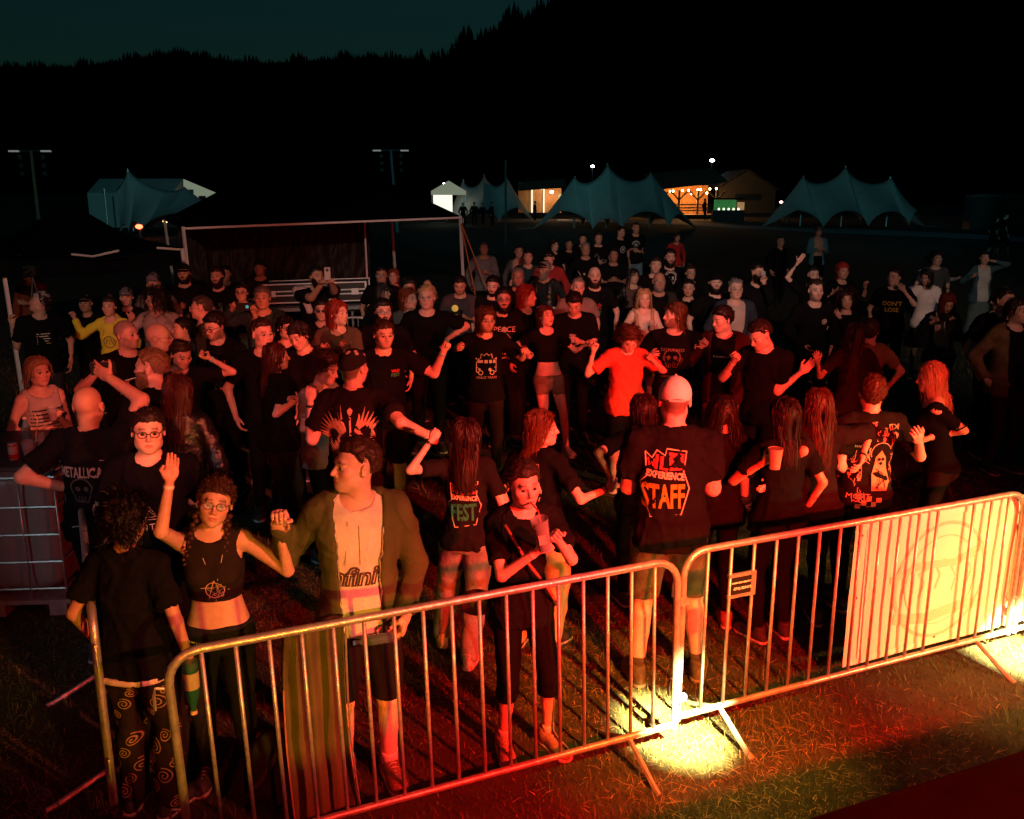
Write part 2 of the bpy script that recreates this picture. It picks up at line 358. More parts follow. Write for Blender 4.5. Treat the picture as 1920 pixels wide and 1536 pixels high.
def strands(n, L, seed, wid=.006, curl=0., segs=10, back=0., low=0., part=0., spread=1., fringe=False, fall=.5, torso=(.19, .105), front=True, up=None, clump=0):
    """hair combed from the scalp, falling by gravity; head-local; up = (x,y) down-direction tilt"""
    r = np.random.default_rng(seed); R3 = np.array([.080, .100, .092]); c0 = np.array([0, .014, .030])
    g = r.normal(size=(n*5, 3)); g /= np.linalg.norm(g, axis=1, keepdims=True); P = c0+g*R3
    m = hair_mask(P, low) > .5; P = P[m][:n]; n = len(P); nor = (P-c0)/R3**2; nor /= np.linalg.norm(nor, axis=1, keepdims=True)
    down = np.array([0, 0, -1.]) if up is None else np.array(up)
    sx = np.sign(P[:, 0]-part+1e-4)
    d = np.stack([sx*(.5+2*np.maximum(0, -P[:, 1]+.03)*6*(0 if fringe else 1)), np.full(n, .35)+.8*(P[:, 1] < 0)*(not fringe)-1.2*(fringe & (P[:, 1] < -.02)), -.2*np.ones(n)], 1)
    if L < .09: d = np.stack([sx*.25+r.normal(size=n)*.25, .9+r.normal(size=n)*.2, -.35+r.normal(size=n)*.25], 1); d[P[:, 1] < -.02, 2] += .5
    d -= nor*(d*nor).sum(1, keepdims=True)*(.9 if L < .09 else 1); d /= np.linalg.norm(d, axis=1, keepdims=True)
    Ls = L*(.75+.4*r.random(n)); out = np.empty((n, segs, 3)); p = P+nor*.004; off = .004+.02*r.random(n)*spread
    ph = r.random(n)*6.28; fr = 2.5+r.random(n)*2
    for s in range(segs):
        out[:, s] = p; st = (Ls/segs)[:, None]
        d = d*(1-fall)+down*fall+r.normal(size=(n, 3))*.05*spread; d /= np.linalg.norm(d, axis=1, keepdims=True); p = p+d*st
        q = (p-c0)/(R3+off[:, None]); l = np.linalg.norm(q, axis=1); ins = l < 1; p[ins] = c0+(q[ins]/l[ins, None])*(R3+off[:, None])[ins]
        # keep the face free
        fc = (L > .09) & (p[:, 1] < -.045) & (np.abs(p[:, 0]) < .066) & (p[:, 2] < .072 if not fringe else p[:, 2] < .03)
        p[fc, 0] = np.sign(p[fc, 0]+part*0+1e-4)*.068; p[fc, 1] += .01
        nk = (p[:, 2] < -.08)
        e = np.sqrt((p[:, 0]/(.075+off))**2+((p[:, 1]-.02)/(.07+off))**2); ii = nk & (e < 1); p[ii, 0] /= e[ii]; p[ii, 1] = .02+(p[ii, 1]-.02)/e[ii]
        ts = (p[:, 2] < -.17); e = np.sqrt((p[:, 0]/(torso[0]))**2+((p[:, 1]-.03)/(torso[1]+off))**2); ii = ts & (e < 1)
        p[ii, 1] = .03+(p[ii, 1]-.03)/np.maximum(e[ii], .35)
    if clump:
        for k in range(0, n, clump):
            ctr = out[k:k+clump].mean(0, keepdims=True); t = np.linspace(0, .75, segs)[None, :, None]; out[k:k+clump] = out[k:k+clump]*(1-t)+ctr*t
    if curl:
        t = np.arange(segs)[None, :]; a = curl*np.minimum(1, t/2.)
        out[..., 0] += a*np.sin(ph[:, None]+t*fr[:, None]); out[..., 1] += a*np.cos(ph[:, None]*1.3+t*fr[:, None]); out[..., 2] += a*.6*np.sin(ph[:, None]*2+t*fr[:, None])
    W = wid*np.linspace(1, .45, segs)[None]*(.6+.8*r.random(n))[:, None]
    c = out-np.array([0, .02, 0]); U = out.mean(1)-np.array([0, .02, 0]); U[:, 2] *= .3
    return ribbons(out, W, U+r.normal(size=(n, 3))*.03)
HANDS = {}
def hand_template(pose, res):
    key = (pose, round(res, 4))
    if key in HANDS: return HANDS[key]
    f = Field((-.06, -.115, -.20), (.09, .05, .05), res)
    f.cap((0, 0, .04), (0, 0, -.012), .026, .023, .01)
    f.ell((.0, -.002, -.050), (.042, .017, .050), .02); f.ell((.022, -.012, -.035), (.016, .014, .030), .012)
    bend = {'relax': (22, 30, 22), 'fist': (78, 88, 55), 'open': (6, 8, 6), 'grip': (50, 55, 35), 'point': (10, 10, 10)}[pose]
    for i, (x, L) in enumerate(((.030, .074), (.010, .082), (-.010, .076), (-.028, .058))):
        p = np.array([x*.95, -.002, -.084]); a = 0; sp = x*2.2
        for sgm, (b, fr_) in enumerate(zip(bend if not (pose == 'horns' and i in (0, 3)) else (5, 5, 5), (.45, .31, .24))):
            a += b*(1+.12*(i-1)); d = np.array([sp if pose in ('open', 'relax') else 0, -math.sin(R(a)), -math.cos(R(a))]); q = p+d*L*fr_
            f.cap(p, q, .0092-.0008*sgm, .0086-.0009*sgm, .004); p = q
    t = {'relax': ((.030, -.012, -.025), (.056, -.026, -.058), (.060, -.036, -.088)), 'open': ((.030, -.010, -.02), (.066, -.020, -.045), (.086, -.026, -.068)),
         'fist': ((.030, -.014, -.03), (.044, -.038, -.062), (.016, -.050, -.072)), 'grip': ((.030, -.014, -.03), (.048, -.038, -.055), (.036, -.060, -.078))}.get(pose, ((.03, -.012, -.025), (.05, -.03, -.06), (.04, -.04, -.085)))
    f.cap(t[0], t[1], .012, .0105, .010); f.cap(t[1], t[2], .0105, .0085, .004)
    V, Q = f.mesh(); HANDS[key] = (V, Q); return HANDS[key]
SHOES = {}
def shoe_mesh(kind='low'):
    if kind in SHOES: return SHOES[kind]
    f = Field((-.07, -.23, -.01), (.07, .12, .17 if kind == 'low' else .26), .0085)
    f.ell((0, -.125, .035), (.050, .090, .040), .02); f.ell((0, .01, .045), (.040, .075, .048), .03); f.cap((0, -.08, .055), (0, .01, .085), .032, .040, .03)
    f.cap((0, .015, .06), (0, .022, .105 if kind == 'low' else .2), .044, .046, .02)
    f.cap((0, -.16, .018), (0, .05, .018), .046, .038, .01); f.plane((0, 0, .004), (0, 0, -1)); f.plane((0, 0, .125 if kind == 'low' else .22), (0, 0, 1))
    V, Q = f.mesh(); me = mesh_np('shoe', V, Q); me.materials.append(M_SHOE)
    g = Field((-.07, -.23, -.012), (.07, .11, .045), .0085); g.cap((0, -.16, .014), (0, .05, .014), .052, .043, .0); g.plane((0, 0, .026), (0, 0, 1)); g.plane((0, 0, .001), (0, 0, -1))
    V, Q = g.mesh(); m2 = mesh_np('sole', V, Q); m2.materials.append(M_SHOE)
    SHOES[kind] = (me, m2); return SHOES[kind]
def ik(sh, tg, a, b, pole):
    d = tg-sh; L = d.length; mx = (a+b)*.985
    if L > mx: d = d*(mx/L); L = mx; tg = sh+d
    if L < abs(a-b)*1.3+.08: L = abs(a-b)*1.3+.08; tg = sh+d.normalized()*L; d = tg-sh
    n = d.normalized(); ca = (a*a+L*L-b*b)/(2*a*L); h = a*math.sqrt(max(0, 1-ca*ca)); pl = pole-n*pole.dot(n); pl.normalize()
    return sh+n*(a*ca)+pl*h, tg
MALE = dict(z=[.80, .86, .95, 1.05, 1.15, 1.28, 1.38, 1.44, 1.49], a=[.12, .160, .168, .148, .142, .164, .172, .150, .075], b=[.09, .112, .118, .104, .100, .112, .112, .092, .06])
FEM = dict(z=[.80, .86, .93, 1.03, 1.12, 1.25, 1.36, 1.43, 1.48], a=[.12, .165, .172, .142, .120, .140, .150, .130, .065], b=[.09, .115, .118, .096, .086, .100, .100, .082, .055])
def M3(o): return np.array(o)
PEOPLE = []
SK = {'p': (.56, .34, .25), 't': (.46, .26, .17), 'd': (.36, .20, .13), 'w': (.64, .42, .33)}
def person(px, py, h, yaw, label, top=('tee', (.006, .006, .007)), bot=('pants', (.008, .008, .010)), hair=('short', (.02, .012, .008)), L=None, Rr=None,
           kind='m', fat=0., hy=0, hp=0, hr=0, beard=0., stub=0., glasses=None, cap=None, skin='p', lean=(0, 0), shoes=(.03, .03, .03), sole=(.5, .5, .5), hl='relax', hrr='relax',
           pl=None, pr=None, jacket=None, group=None, feet=None, pos=None, seed=None, braids=False, wrist=None, lipc=None, elv=None, sole_on=True, knee=None, bust=1., headband=None, dist=None, shift=None):
    i = len(PEOPLE); seed = seed if seed is not None else 100+i*7
    base = at_h(px, py, h) if pos is None else Vector(pos)
    if dist: base = at_y(px, py, dist); 
    g0 = gz(base.y); d = base.y; s = h/1.78
    if dist: s = (base.z-g0)/1.78; h = s*1.78
    loc = Vector((base.x, base.y, g0)); Rz = Matrix.Rotation(R(yaw), 3, 'Z'); Ri = Rz.transposed()
    # the head is above the given pixel, so shift the feet by the lean
    ln = Vector((lean[0], lean[1], 0)); loc -= Rz @ (ln*s)*.9
    def loc2(p): return (Ri @ (Vector(p)-loc))/s
    res = min(max(.0025*d, .0105), .04)/s
    P = MALE if kind == 'm' else FEM; fm = kind == 'f'
    z = list(P['z']); a = list(P['a']); b = list(P['b'])
    if kind == 'k': a = [v*.9 for v in a]; b = [v*.9 for v in b]
    if fat:
        for q, wgt in ((1, .5), (2, .8), (3, 1.15), (4, 1.15), (5, .7), (6, .4)): a[q] += .05*fat*wgt; b[q] += .065*fat*wgt
    cx = ([.9, 1.45], [0, lean[0]]); cy = ([.9, 1.1, 1.45], [0, lean[1]*.3-.02*fat, lean[1]])
    sw = {'m': .185, 'f': .160, 'k': .165}[kind]+.02*fat; lz = 1.425
    SH = {q: Vector((q*sw+lean[0], lean[1]+.005, lz)) for q in (-1, 1)}
    NB = Vector((lean[0], lean[1]+.01, 1.47)); HYAW = R(hy); HM = Matrix.Rotation(HYAW, 3, 'Z') @ Matrix.Rotation(R(hr), 3, 'Y') @ Matrix.Rotation(R(hp), 3, 'X')
    hs = {'m': 1.0, 'f': .97, 'k': 1.0}[kind]*(1 if s > .95 else .95/s*1.0)
    HC = NB+Vector((0, -.02, .045))+HM @ Vector((0, -.012, .135*hs))
    ua, fa = .295, .265
    ar = 1.0 if kind == 'm' else .82; ar *= 1+.35*fat
    # arms: L / Rr are the image-left and image-right hands as (px, py, metres nearer than the body) ; sides found by world x
    sides = sorted((-1, 1), key=lambda q: (Rz @ SH[q]).x)
    if abs(math.cos(R(yaw))) < .25: sides = [-1, 1] if math.sin(R(yaw)) > 0 else [1, -1]
    arms = {}
    for q, tg, hp_, pol in ((sides[0], L, hl, pl), (sides[1], Rr, hrr, pr)):
        if isinstance(tg, str):
            if tg == 'up': t = Vector((q*.25, -.15, 1.85))
            elif tg == 'chest': t = Vector((q*.03+lean[0], -.26-.1*fat, 1.22))
            elif tg == 'phone': t = Vector((q*.045+lean[0], -.30, 1.24))
            elif tg == 'cross': t = Vector((-q*.10+lean[0], -.20-.07*fat, 1.16+.03*q)); 
            elif tg == 'face': t = Vector((q*.03+lean[0], -.2, 1.45))
            elif tg == 'hip': t = Vector((q*.18, -.05, .98))
            elif tg == 'pocket': t = Vector((q*.19, -.08, .86))
            elif tg == 'cup': t = Vector((q*.10+lean[0], -.30, 1.18))
        elif tg is None: t = SH[q]+Vector((q*(.07+.10*fat), -.05-.06*random.random(), -.545))
        else: t = loc2(at_y(tg[0], tg[1], loc.y-tg[2]))
        pole = Vector(pol) if pol else Vector((q*.55, .45, -.7))
        if tg is not None and not isinstance(tg, str): t = t  # target is the hand itself
        el, wr = ik(SH[q], t, ua, fa+.06, pole); dr = (wr-el).normalized(); arms[q] = (el, el+dr*fa, dr, hp_)
    # legs
    fx = feet or ((-.11, .0), (.11, .0)); hips = {-1: Vector((-.09, 0, .89)), 1: Vector((.09, 0, .89))}; lg = {}
    for q, (ax_, ay_) in zip((-1, 1), fx):
        an = Vector((ax_, ay_, .09)); kn, an = ik(hips[q], an, .415, .40, Vector((q*.12, -1, 0))); lg[q] = (kn, Vector((ax_, ay_, .09)))
    lr = (1.0 if kind == 'm' else .97)*(1+.3*fat)*(.86 if kind == 'k' else 1)
    allp = [SH[1], SH[-1], HC+Vector((0, 0, .02))]+[p for q in arms for p in arms[q][:2]]+[p for q in lg for p in lg[q]]
    lo = [min(p[c] for p in allp)-.16 for c in range(3)]; hi = [max(p[c] for p in allp)+.16 for c in range(3)]; lo[2] = .03
    lo[1] = min(lo[1], -.26-.1*fat); hi[1] = max(hi[1], .24); lo[0] = min(lo[0], -.3-.05*fat); hi[0] = max(hi[0], .3+.05*fat)
    def limbs(f, off=0., arm=None, leg=None, r0=1.):
        if arm:
            for q in arms:
                el, wr, dr, _ = arms[q]; f.cap(SH[q], SH[q].lerp(el, 1), .052*ar+off, .041*ar+off*.8, .03 if off == 0 else .035)
                if arm == 2: f.cap(el, wr, .041*ar+off, .027*ar+off*.9, .012)
        if leg:
            for q in lg:
                kn, an = lg[q]; f.cap(hips[q], kn, .088*lr+off, .056*lr+off*.9, .02)
                if leg == 2:
                    f.cap(kn, an, .053*lr+off, .038*lr+off*.9, .015)
                    c = kn.lerp(an, .32)+Vector((0, .022, 0)); f.cap(c+Vector((0, 0, .05)), c-Vector((0, 0, .06)), .042*lr+off, .036*lr+off, .03)
    def torso(f, off, k=.02, z0=None, z1=None, loose=0.):
        za = np.array(z); aa = np.array(a)+off; bb = np.array(b)+off
        lw = np.interp(za, [.8, 1.1, 1.3], [loose, loose*.8, 0]); aa = aa+lw; bb = bb+lw*.9
        f.prof(list(za), list(aa), list(bb), cx, cy, k)
        f.cap(NB+Vector((-.035, .01, .0)), SH[-1]+Vector((.02, 0, .012)), .055+off*.8, .05+off, .03); f.cap(NB+Vector((.035, .01, .0)), SH[1]+Vector((-.02, 0, .012)), .055+off*.8, .05+off, .03)
        for q in (-1, 1): f.ell((q*.07, .055, .905), (.085+off, .085+off, .09+off), .03)
        if fm:
            for q in (-1, 1): f.ell((q*.062+lean[0]*.8, -.078+lean[1]*.8, 1.275), (.06*bust+off, .055*bust+off, .06*bust+off), .03)
    # ---- body
    f = Field(lo, hi, res*1.25); torso(f, -.005 if top[0] not in ('croptank', 'crop', 'off') else 0); limbs(f, 0, 2, 2)
    f.cap(NB-Vector((0, 0, .05)), NB.lerp(HC, .45), .055 if kind == 'm' else .047, .053 if kind == 'm' else .045, .04)
    V, Q = f.mesh(); tone = np.array(SK[skin])*(.92+.16*RNG.random()); hcol = hair[1] if hair else (.03, .02, .015)
    C = np.tile(tone, (len(V), 1)); Vs = [V]; Qs = [Q]; Cs = [C]; nv = len(V)
    # head
    hres = min(max(.0010*d, .0043), .012); hv = seed % 5; HV, HQ, HN = head_template(kind, hres, hv)
    HMn = M3(HM); HVw = (HV*hs)@HMn.T+np.array(HC)
    bz = .0
    if hair and hair[0] == 'buzz': bz = .75
    Vs.append(HVw); Qs.append(HQ+nv); nv += len(HV); Cs.append(skin_cols(HV, tone, hcol, kind, stub=max(stub, .9 if beard else 0), buzz=bz, lips=lipc))
    # hands
    for q in arms:
        el, wr, dr, hp_ = arms[q]; V0, Q0 = hand_template(hp_, min(max(.0009*d, .0042), .0105))
        Z = -dr; inw = Vector((-q, 0, 0)) if abs(dr.x) < .7 else Vector((0, 0, -1)); 
        if dr.z > .3: inw = Vector((0, -1, 0))
        pn = inw-dr*inw.dot(dr); pn.normalize()           # palm normal -> local -y
        Yl = -pn; Xl = Yl.cross(Z)
        # thumb on +x local ; for a mirrored hand flip x so that the thumb points forward / up
        want = Vector((0, -1, .4)); fl = 1 if Xl.dot(want) > 0 else -1
        hsz = 1.0 if kind == 'm' else .9
        W = (V0*np.array([fl, 1, 1])*hsz)@np.array([Xl, Yl, Z])+np.array(wr)
        Vs.append(W); Qs.append((Q0 if fl == 1 else Q0[:, ::-1])+nv); nv += len(V0); Cs.append(np.tile(tone*np.array([1, .93, .92]), (len(V0), 1)))
    # eyeballs
    face_cam = True
    if d < 14:
        for q in (-1, 1):
            e = MB(); e.ball((0, 0, 0), 1, 10 if d < 8 else 8); E = np.array(e.v); E = E[:, [0, 2, 1]]; Ec = np.where((E[:, 1] < -.86)[:, None], np.array([.012, .009, .008]), np.where((E[:, 1] < -.60)[:, None], np.array([.05, .03, .02]), np.array([.46, .43, .41])))
            Ev = (E*.0122+np.array([q*.031, -.0785, .0015]))*hs; Vs.append(Ev@HMn.T+np.array(HC)); Qs.append(np.array(e.f)[:, ::-1]+nv); nv += len(E); Cs.append(Ec)
    V = np.concatenate(Vs); Q = np.concatenate(Qs); C = np.concatenate(Cs)
    me = mesh_np('person', V*s, Q); at = me.color_attributes.new('Col', 'FLOAT_COLOR', 'POINT'); at.data.foreach_set('color', np.concatenate([C, np.ones((len(C), 1))], 1).astype(np.float32).ravel())
    body = add('person', me, M_SKIN, loc=loc, rot=(0, 0, R(yaw))); tag(body, label, 'person', group or 'people in the festival crowd')
    info = dict(o=body, s=s, loc=loc, Rz=Rz, HC=HC, HM=HM, hs=hs, arms=arms, d=d, lean=lean, lg=lg, NB=NB, SH=SH)
    def child(name, V, Q, m, col): return add(name, mesh_np(name, np.asarray(V)*s, Q), m, body, col)
    def hchild(name, V, Q, m, col): return child(name, (np.asarray(V)*hs)@HMn.T+np.array(HC), Q, m, col)
    info['child'] = child; info['hchild'] = hchild
    # ---- clothes
    def garment(name, style, col, off, m=None, seedo=0, tight=1.):
        f = Field(lo, hi, res); lw = {'tee': .012, 'long': .012, 'hoodie': .022, 'jacket': .015, 'big': .03, 'tank': .0, 'crop': .004, 'vest': .02, 'croptank': .0, 'off': .0, 'dress': .0}[style]
        torso(f, off, loose=lw)
        sl = {'tee': .020, 'crop': .016, 'hoodie': .020, 'long': .014, 'jacket': .016, 'big': .03, 'off': .01}.get(style)
        if sl and tight < 1: sl = .004
        if sl:
            f0, f = f, Field(lo, hi, res)
            for q in arms:
                el, wr, dr, _ = arms[q]
                if style in ('tee', 'crop', 'big', 'off'):
                    fr_ = {'tee': .66, 'crop': .5, 'big': .9, 'off': .7}[style]; e2 = SH[q].lerp(el, fr_)
                    s0 = SH[q] if style != 'off' else SH[q].lerp(el, .3)
                    f.cap(s0, e2, .050*ar+sl, .046*ar+sl*1.25, .03); dn = (el-SH[q]).normalized()
                    f.plane(e2+dn*.02, dn, np.minimum(e2, el)-.12, np.maximum(e2, el)+.12)
                else:
                    f.cap(SH[q], el, .052*ar+sl, .043*ar+sl, .03); f.cap(el, wr-dr*.0, .043*ar+sl, .030*ar+sl*.9, .02)
                    e2 = wr-dr*.015; f.plane(e2, dr, np.minimum(e2, e2+dr*.1)-.07, np.maximum(e2, e2+dr*.1)+.07)
        if sl: f0.put((slice(None),)*3, f.F, .03 if style != 'big' else .04); f = f0
        hem = {'tee': .83, 'long': .84, 'hoodie': .85, 'jacket': .80, 'big': .72, 'tank': .88, 'crop': 1.12, 'vest': .86, 'croptank': 1.12, 'off': .9, 'dress': .80}[style]
        if hem < .9:
            f.prof([hem-.02, .95], [a[1]+off+lw*1.2+.008]*2, [b[1]+off+lw*1.2+.012]*2, cx, cy, .02)
        f.plane((0, 0, hem), (0, 0, -1))
        # neck opening
        nr = {'tee': .078, 'long': .078, 'hoodie': .085, 'jacket': .095, 'big': .08, 'tank': .105, 'crop': .085, 'vest': .10, 'croptank': .085, 'off': .18, 'dress': .11}[style]
        f.ell((NB.x, NB.y-.035, NB.z+.035+(.03 if style == 'off' else 0)), (nr, nr*1.05, nr*.85), .012, cut=True)
        if style in ('jacket', 'vest'):
            wv = .10 if style == 'jacket' else .06; 
            w_, X, Y, Z = f.win((-.3, -.6, .6), (.3, 0, 1.6)); g = np.maximum(np.abs(X-np.interp(Z[0, 0], cx[0], cx[1]))-(wv+.03*np.clip(Z-1.2, -.1, .3)*2), Y+.02); f.cut(w_, np.broadcast_to(g, f.F[w_].shape), .01)
        if style in ('tank', 'croptank', 'vest', 'dress'):
            for q in (-1, 1): f.ell((SH[q].x+q*.035, SH[q].y, SH[q].z-.02), (.075, .12, .10), .015, cut=True)
        if style in ('hoodie',):   # hood lump behind the neck
            f.ell((NB.x, NB.y+.075, NB.z+.0), (.10, .065, .075), .03); f.ell((NB.x, NB.y-.03, NB.z+.075), (.085, .085, .085), .012, cut=True)
        V, Q = f.mesh()
        if not len(V): return None
        N = vnormals(V, Q); am = .0075 if style in ('tee', 'big', 'hoodie', 'jacket', 'long') else .003
        fold = wob(V, seed+seedo, 20, 6, (1.5, 1.5, .5)); rdg = 1-np.minimum(1, np.abs(wob(V, seed+2+seedo, 17, 4, (1.2, 1.2, 1.0)))*3.2); rd2 = 1-np.minimum(1, np.abs(wob(V, seed+4+seedo, 30, 4, (1.6, 1.6, .7)))*3.); sh_ = wob(V, seed+5+seedo, 60, 5, (1, 1, 1.6))
        fold = fold*.9+rdg**2*.9+rd2**2*.5-.35
        V = V+N*(tight*np.maximum(am*1.7*fold+am*.5*sh_+.002, -.004 if seedo == 0 else .001))[:, None]
        o = child(name, V, Q, m or M_CLOTH, col); info[name] = (V, Q); return o
    nm = {'tank': 'tank_top', 'croptank': 'crop_top', 'crop': 'crop_top', 'hoodie': 'hoodie', 'jacket': 'jacket', 'vest': 'vest', 'off': 'blouse', 'dress': 'dress'}.get(top[0], 'shirt')
    tm = top[2] if len(top) > 2 else None
    info['topname'] = nm
    info['top'] = garment(nm, top[0], top[1], .012 if not jacket else .006, tm, 0, .35 if jacket else 1.)
    if jacket: info['jk'] = garment('jacket', jacket[0], jacket[1], .024, jacket[2] if len(jacket) > 2 else None, 3)
    # bottoms
    bs = bot[0]; f = Field(lo, [hi[0], hi[1], 1.12], res*1.05); off = {'pants': .012, 'shorts': .022, 'baggy': .035, 'leggings': .004, 'hot': .010, 'quarter': .018, 'skirt': .01, 'long_skirt': .01}[bs]
    za = [.80, .86, .93, 1.0, 1.05]; zi = np.interp(za, z, a)+off+.001; zb = np.interp(za, z, b)+off+.001
    hips_tuck = .0 if top[0] in ('croptank', 'crop') else -.006
    f.prof(za, list(zi+hips_tuck), list(zb+hips_tuck), cx, cy, .02)
    for q in (-1, 1): f.ell((q*.07, .055, .905), (.085+off*.5, .085+off*.5, .09), .03)
    if top[0] in ('croptank', 'crop'): f.plane((0, 0, .975), (0, 0, 1))
    hemt = {'tee': .83, 'long': .84, 'hoodie': .85, 'big': .72, 'tank': .88, 'vest': .86, 'off': .9}.get(top[0])
    if hemt: f.plane((0, 0, hemt+.045), (0, 0, 1), (-.23-.06*fat, -.4, .7), (.23+.06*fat, .4, 1.3))
    if bs in ('skirt', 'long_skirt'):
        zb_ = .52 if bs == 'skirt' else .12; f.prof([zb_, .9], [.27 if bs == 'skirt' else .26, .165], [.2, .12], cx, cy, .03)
    else: limbs(f, off, None, 2 if bs in ('pants', 'baggy', 'leggings') else 2)
    cutz = {'shorts': .50, 'hot': .74, 'quarter': .36}.get(bs)
    if cutz: f.plane((0, 0, cutz), (0, 0, -1))
    elif bs in ('pants', 'baggy', 'leggings'): f.plane((0, 0, .085 if bs != 'baggy' else .05), (0, 0, -1))
    if bs in ('shorts', 'quarter'):
        pass
    V, Q = f.mesh(); N = vnormals(V, Q); am = {'baggy': .012, 'pants': .006, 'shorts': .008, 'quarter': .006, 'leggings': .002, 'hot': .004, 'skirt': .01, 'long_skirt': .012}[bs]
    fold = wob(V, seed+9, 26, 6, (1.2, 1.2, .7)) if 'skirt' not in bs else wob(V, seed+9, 45, 4, (1.5, 1.5, .05)); V = V+N*(am*fold)[:, None]
    info['bot'] = child({'skirt': 'skirt', 'long_skirt': 'skirt', 'shorts': 'shorts', 'hot': 'shorts'}.get(bs, 'trousers'), V, Q, bot[2] if len(bot) > 2 else M_CLOTH, bot[1]); info['bottom'] = (V, Q)
    # shoes
    if d < 16:
        for q in lg:
            kn, an = lg[q]; sm, so = shoe_mesh(); dirx = -.18*q if False else .2*q
            o = add('shoe', sm, M_SHOE, body, shoes, loc=Vector((an.x, an.y, 0))*s, rot=(0, 0, dirx)); o.scale = (s,)*3
            o2 = add('sole', so, M_SHOE, o, sole)
            if d < 6.2:
                if bot[0] in ('shorts', 'quarter', 'hot'):
                    b_ = MB(); t_ = kn.lerp(an, .84); b_.tube([an+Vector((0, 0, -.02)), an.lerp(t_, .6), t_], [.046*lr, .043*lr, .044*lr], 14); add('sock', mesh_np('sock', np.array(b_.v)*s, b_.f), M_CLOTH, body, (.55, .5, .45) if shoes[0] > .1 else (.06, .06, .04))
                b_ = MB()
                for k in range(4): y_ = -.055-.022*k; z__ = .098-.009*k; b_.tube([(-.022, y_, z__-.006), (0, y_-.004, z__+.004), (.022, y_, z__-.006)], .0035, 4)
                add('laces', mesh_np('laces', b_.v, b_.f), M_CLOTH, o, (.5, .45, .4))
    # ---- hair
    if hair and hair[0] not in ('bald', 'buzz'):
        st, hc = hair[0], hair[1]; nrs = 1.5 if d < 7 else (.5 if d < 11 else .22); wd = .0034 if d < 7 else (.007 if d < 11 else .011)
        mk = hair_mask(HV, {'fade': .035, 'thin': .045}.get(st, 0.)); th = {'short': .016, 'fade': .022, 'thin': .006, 'quiff': .024, 'curly': .035, 'long': .010, 'curlylong': .018, 'bun': .012, 'pony': .010, 'bob': .012, 'fringe': .014, 'medium': .015}[st]
        mk = np.clip(mk, 0, 1)*(.25+.75*sstep(.0, .055, HV[:, 2]-np.interp(HV[:, 1], [-.11, -.085, -.06, -.02, .01, .05, .12], [.080, .070, .052, .0, .0, -.07, -.08]))); V, Q = shell(HV, HQ, HN, mk, th, seed, .38, 130 if st != 'curly' else 90); parts = [(V, Q)]
        dn = tuple(HMn.T@np.array([0, 0, -1.])); tz = (.16, .11) if kind != 'm' else (.19, .12)
        if st in ('short', 'fade', 'quiff', 'thin'):
            if d < 12: parts.append(strands(int(420*nrs), .05, seed, wd*.8, segs=4, fall=.12, spread=1.2, low={'fade': .04, 'thin': .05}.get(st, .005), fringe=st == 'fringe'))
        elif st == 'medium': parts.append(strands(int(700*nrs), .16, seed, wd, segs=7, fall=.4, spread=1.1, up=dn))
        elif st == 'fringe': parts.append(strands(int(700*nrs), .13, seed, wd, segs=6, fall=.45, fringe=True, up=dn)); parts.append(strands(int(600*nrs), .34, seed+1, wd, segs=9, fall=.5, up=dn, torso=tz))
        elif st == 'bob': parts.append(strands(int(900*nrs), .27, seed, wd, segs=8, fall=.45, up=dn, torso=tz, spread=1.1))
        elif st == 'curly': parts.append(strands(int(800*nrs), .11, seed, wd, curl=.014, segs=8, fall=.25, spread=3))
        elif st == 'curlylong': parts.append(strands(int(1100*nrs), hair[2] if len(hair) > 2 else .45, seed, wd*1.1, curl=.020, segs=13, fall=.42, spread=4.2, up=dn, torso=(tz[0], tz[1]+.03)))
        elif st == 'long': parts.append(strands(int(1500*nrs), hair[2] if len(hair) > 2 else .5, seed, wd, segs=12, fall=.5, spread=1.5, up=dn, torso=(tz[0], tz[1]+.02), part=hair[3] if len(hair) > 3 else 0, clump=9))
        elif st in ('bun', 'pony'):
            parts.append(strands(int(420*nrs), .10, seed, wd*.8, segs=5, fall=.1, spread=.5))
            b_ = MB(); b_.ball((0, .07 if st == 'bun' else .11, .125 if st == 'bun' else .05), .042, 12); Vb = np.array(b_.v); Vb += wob(Vb, seed, 150)[:, None]*.006; parts.append((Vb, np.array(b_.f)))
            if st == 'pony':
                n_ = 120; t = np.linspace(0, 1, 8); base_ = np.stack([0*t, .12+.06*np.sin(t*2), .05-.30*t], 1)[None]; rr = RNG.normal(size=(n_, 1, 3))*.014*(.4+np.sin(t*3.0))[None, :, None]; parts.append(ribbons(base_+rr, np.full((n_, 8), wd), RNG.normal(size=(n_, 3))))
        o0 = 0; VV = []; QQ = []
        for V, Q in parts: VV.append(V); QQ.append(np.asarray(Q)+o0); o0 += len(V)
        info['hair'] = hchild('hair', np.concatenate(VV), np.concatenate(QQ), M_HAIR, hc)
    if braids:
        for q in (-1, 1):
            b_ = MB(); n_ = 13
            for k in range(n_):
                t = k/(n_-1); c = Vector((q*(.078+.02*t), -.02-.07*t, -.06-.26*t)); b_.ball(c+Vector((.006*(-1)**k, 0, 0)), .017*(1-.45*t), 8, (1, 1, .9))
            add('braid', mesh_np('braid', ((np.array(b_.v)*hs)@HMn.T+np.array(HC))*s, np.array(b_.f)), M_HAIR, body, hair[1])
    if beard:
        mk = beard_mask(HV); V, Q = shell(HV, HQ, HN, mk, .005+.010*beard, seed, .6, 190); ztop = V[:, 2]; V = V.copy(); V[:, 2] -= np.clip(-.085-V[:, 2], 0, .05)*beard*.8
        hchild('beard', V, Q, M_HAIR, hcol if beard < 3 else hcol)
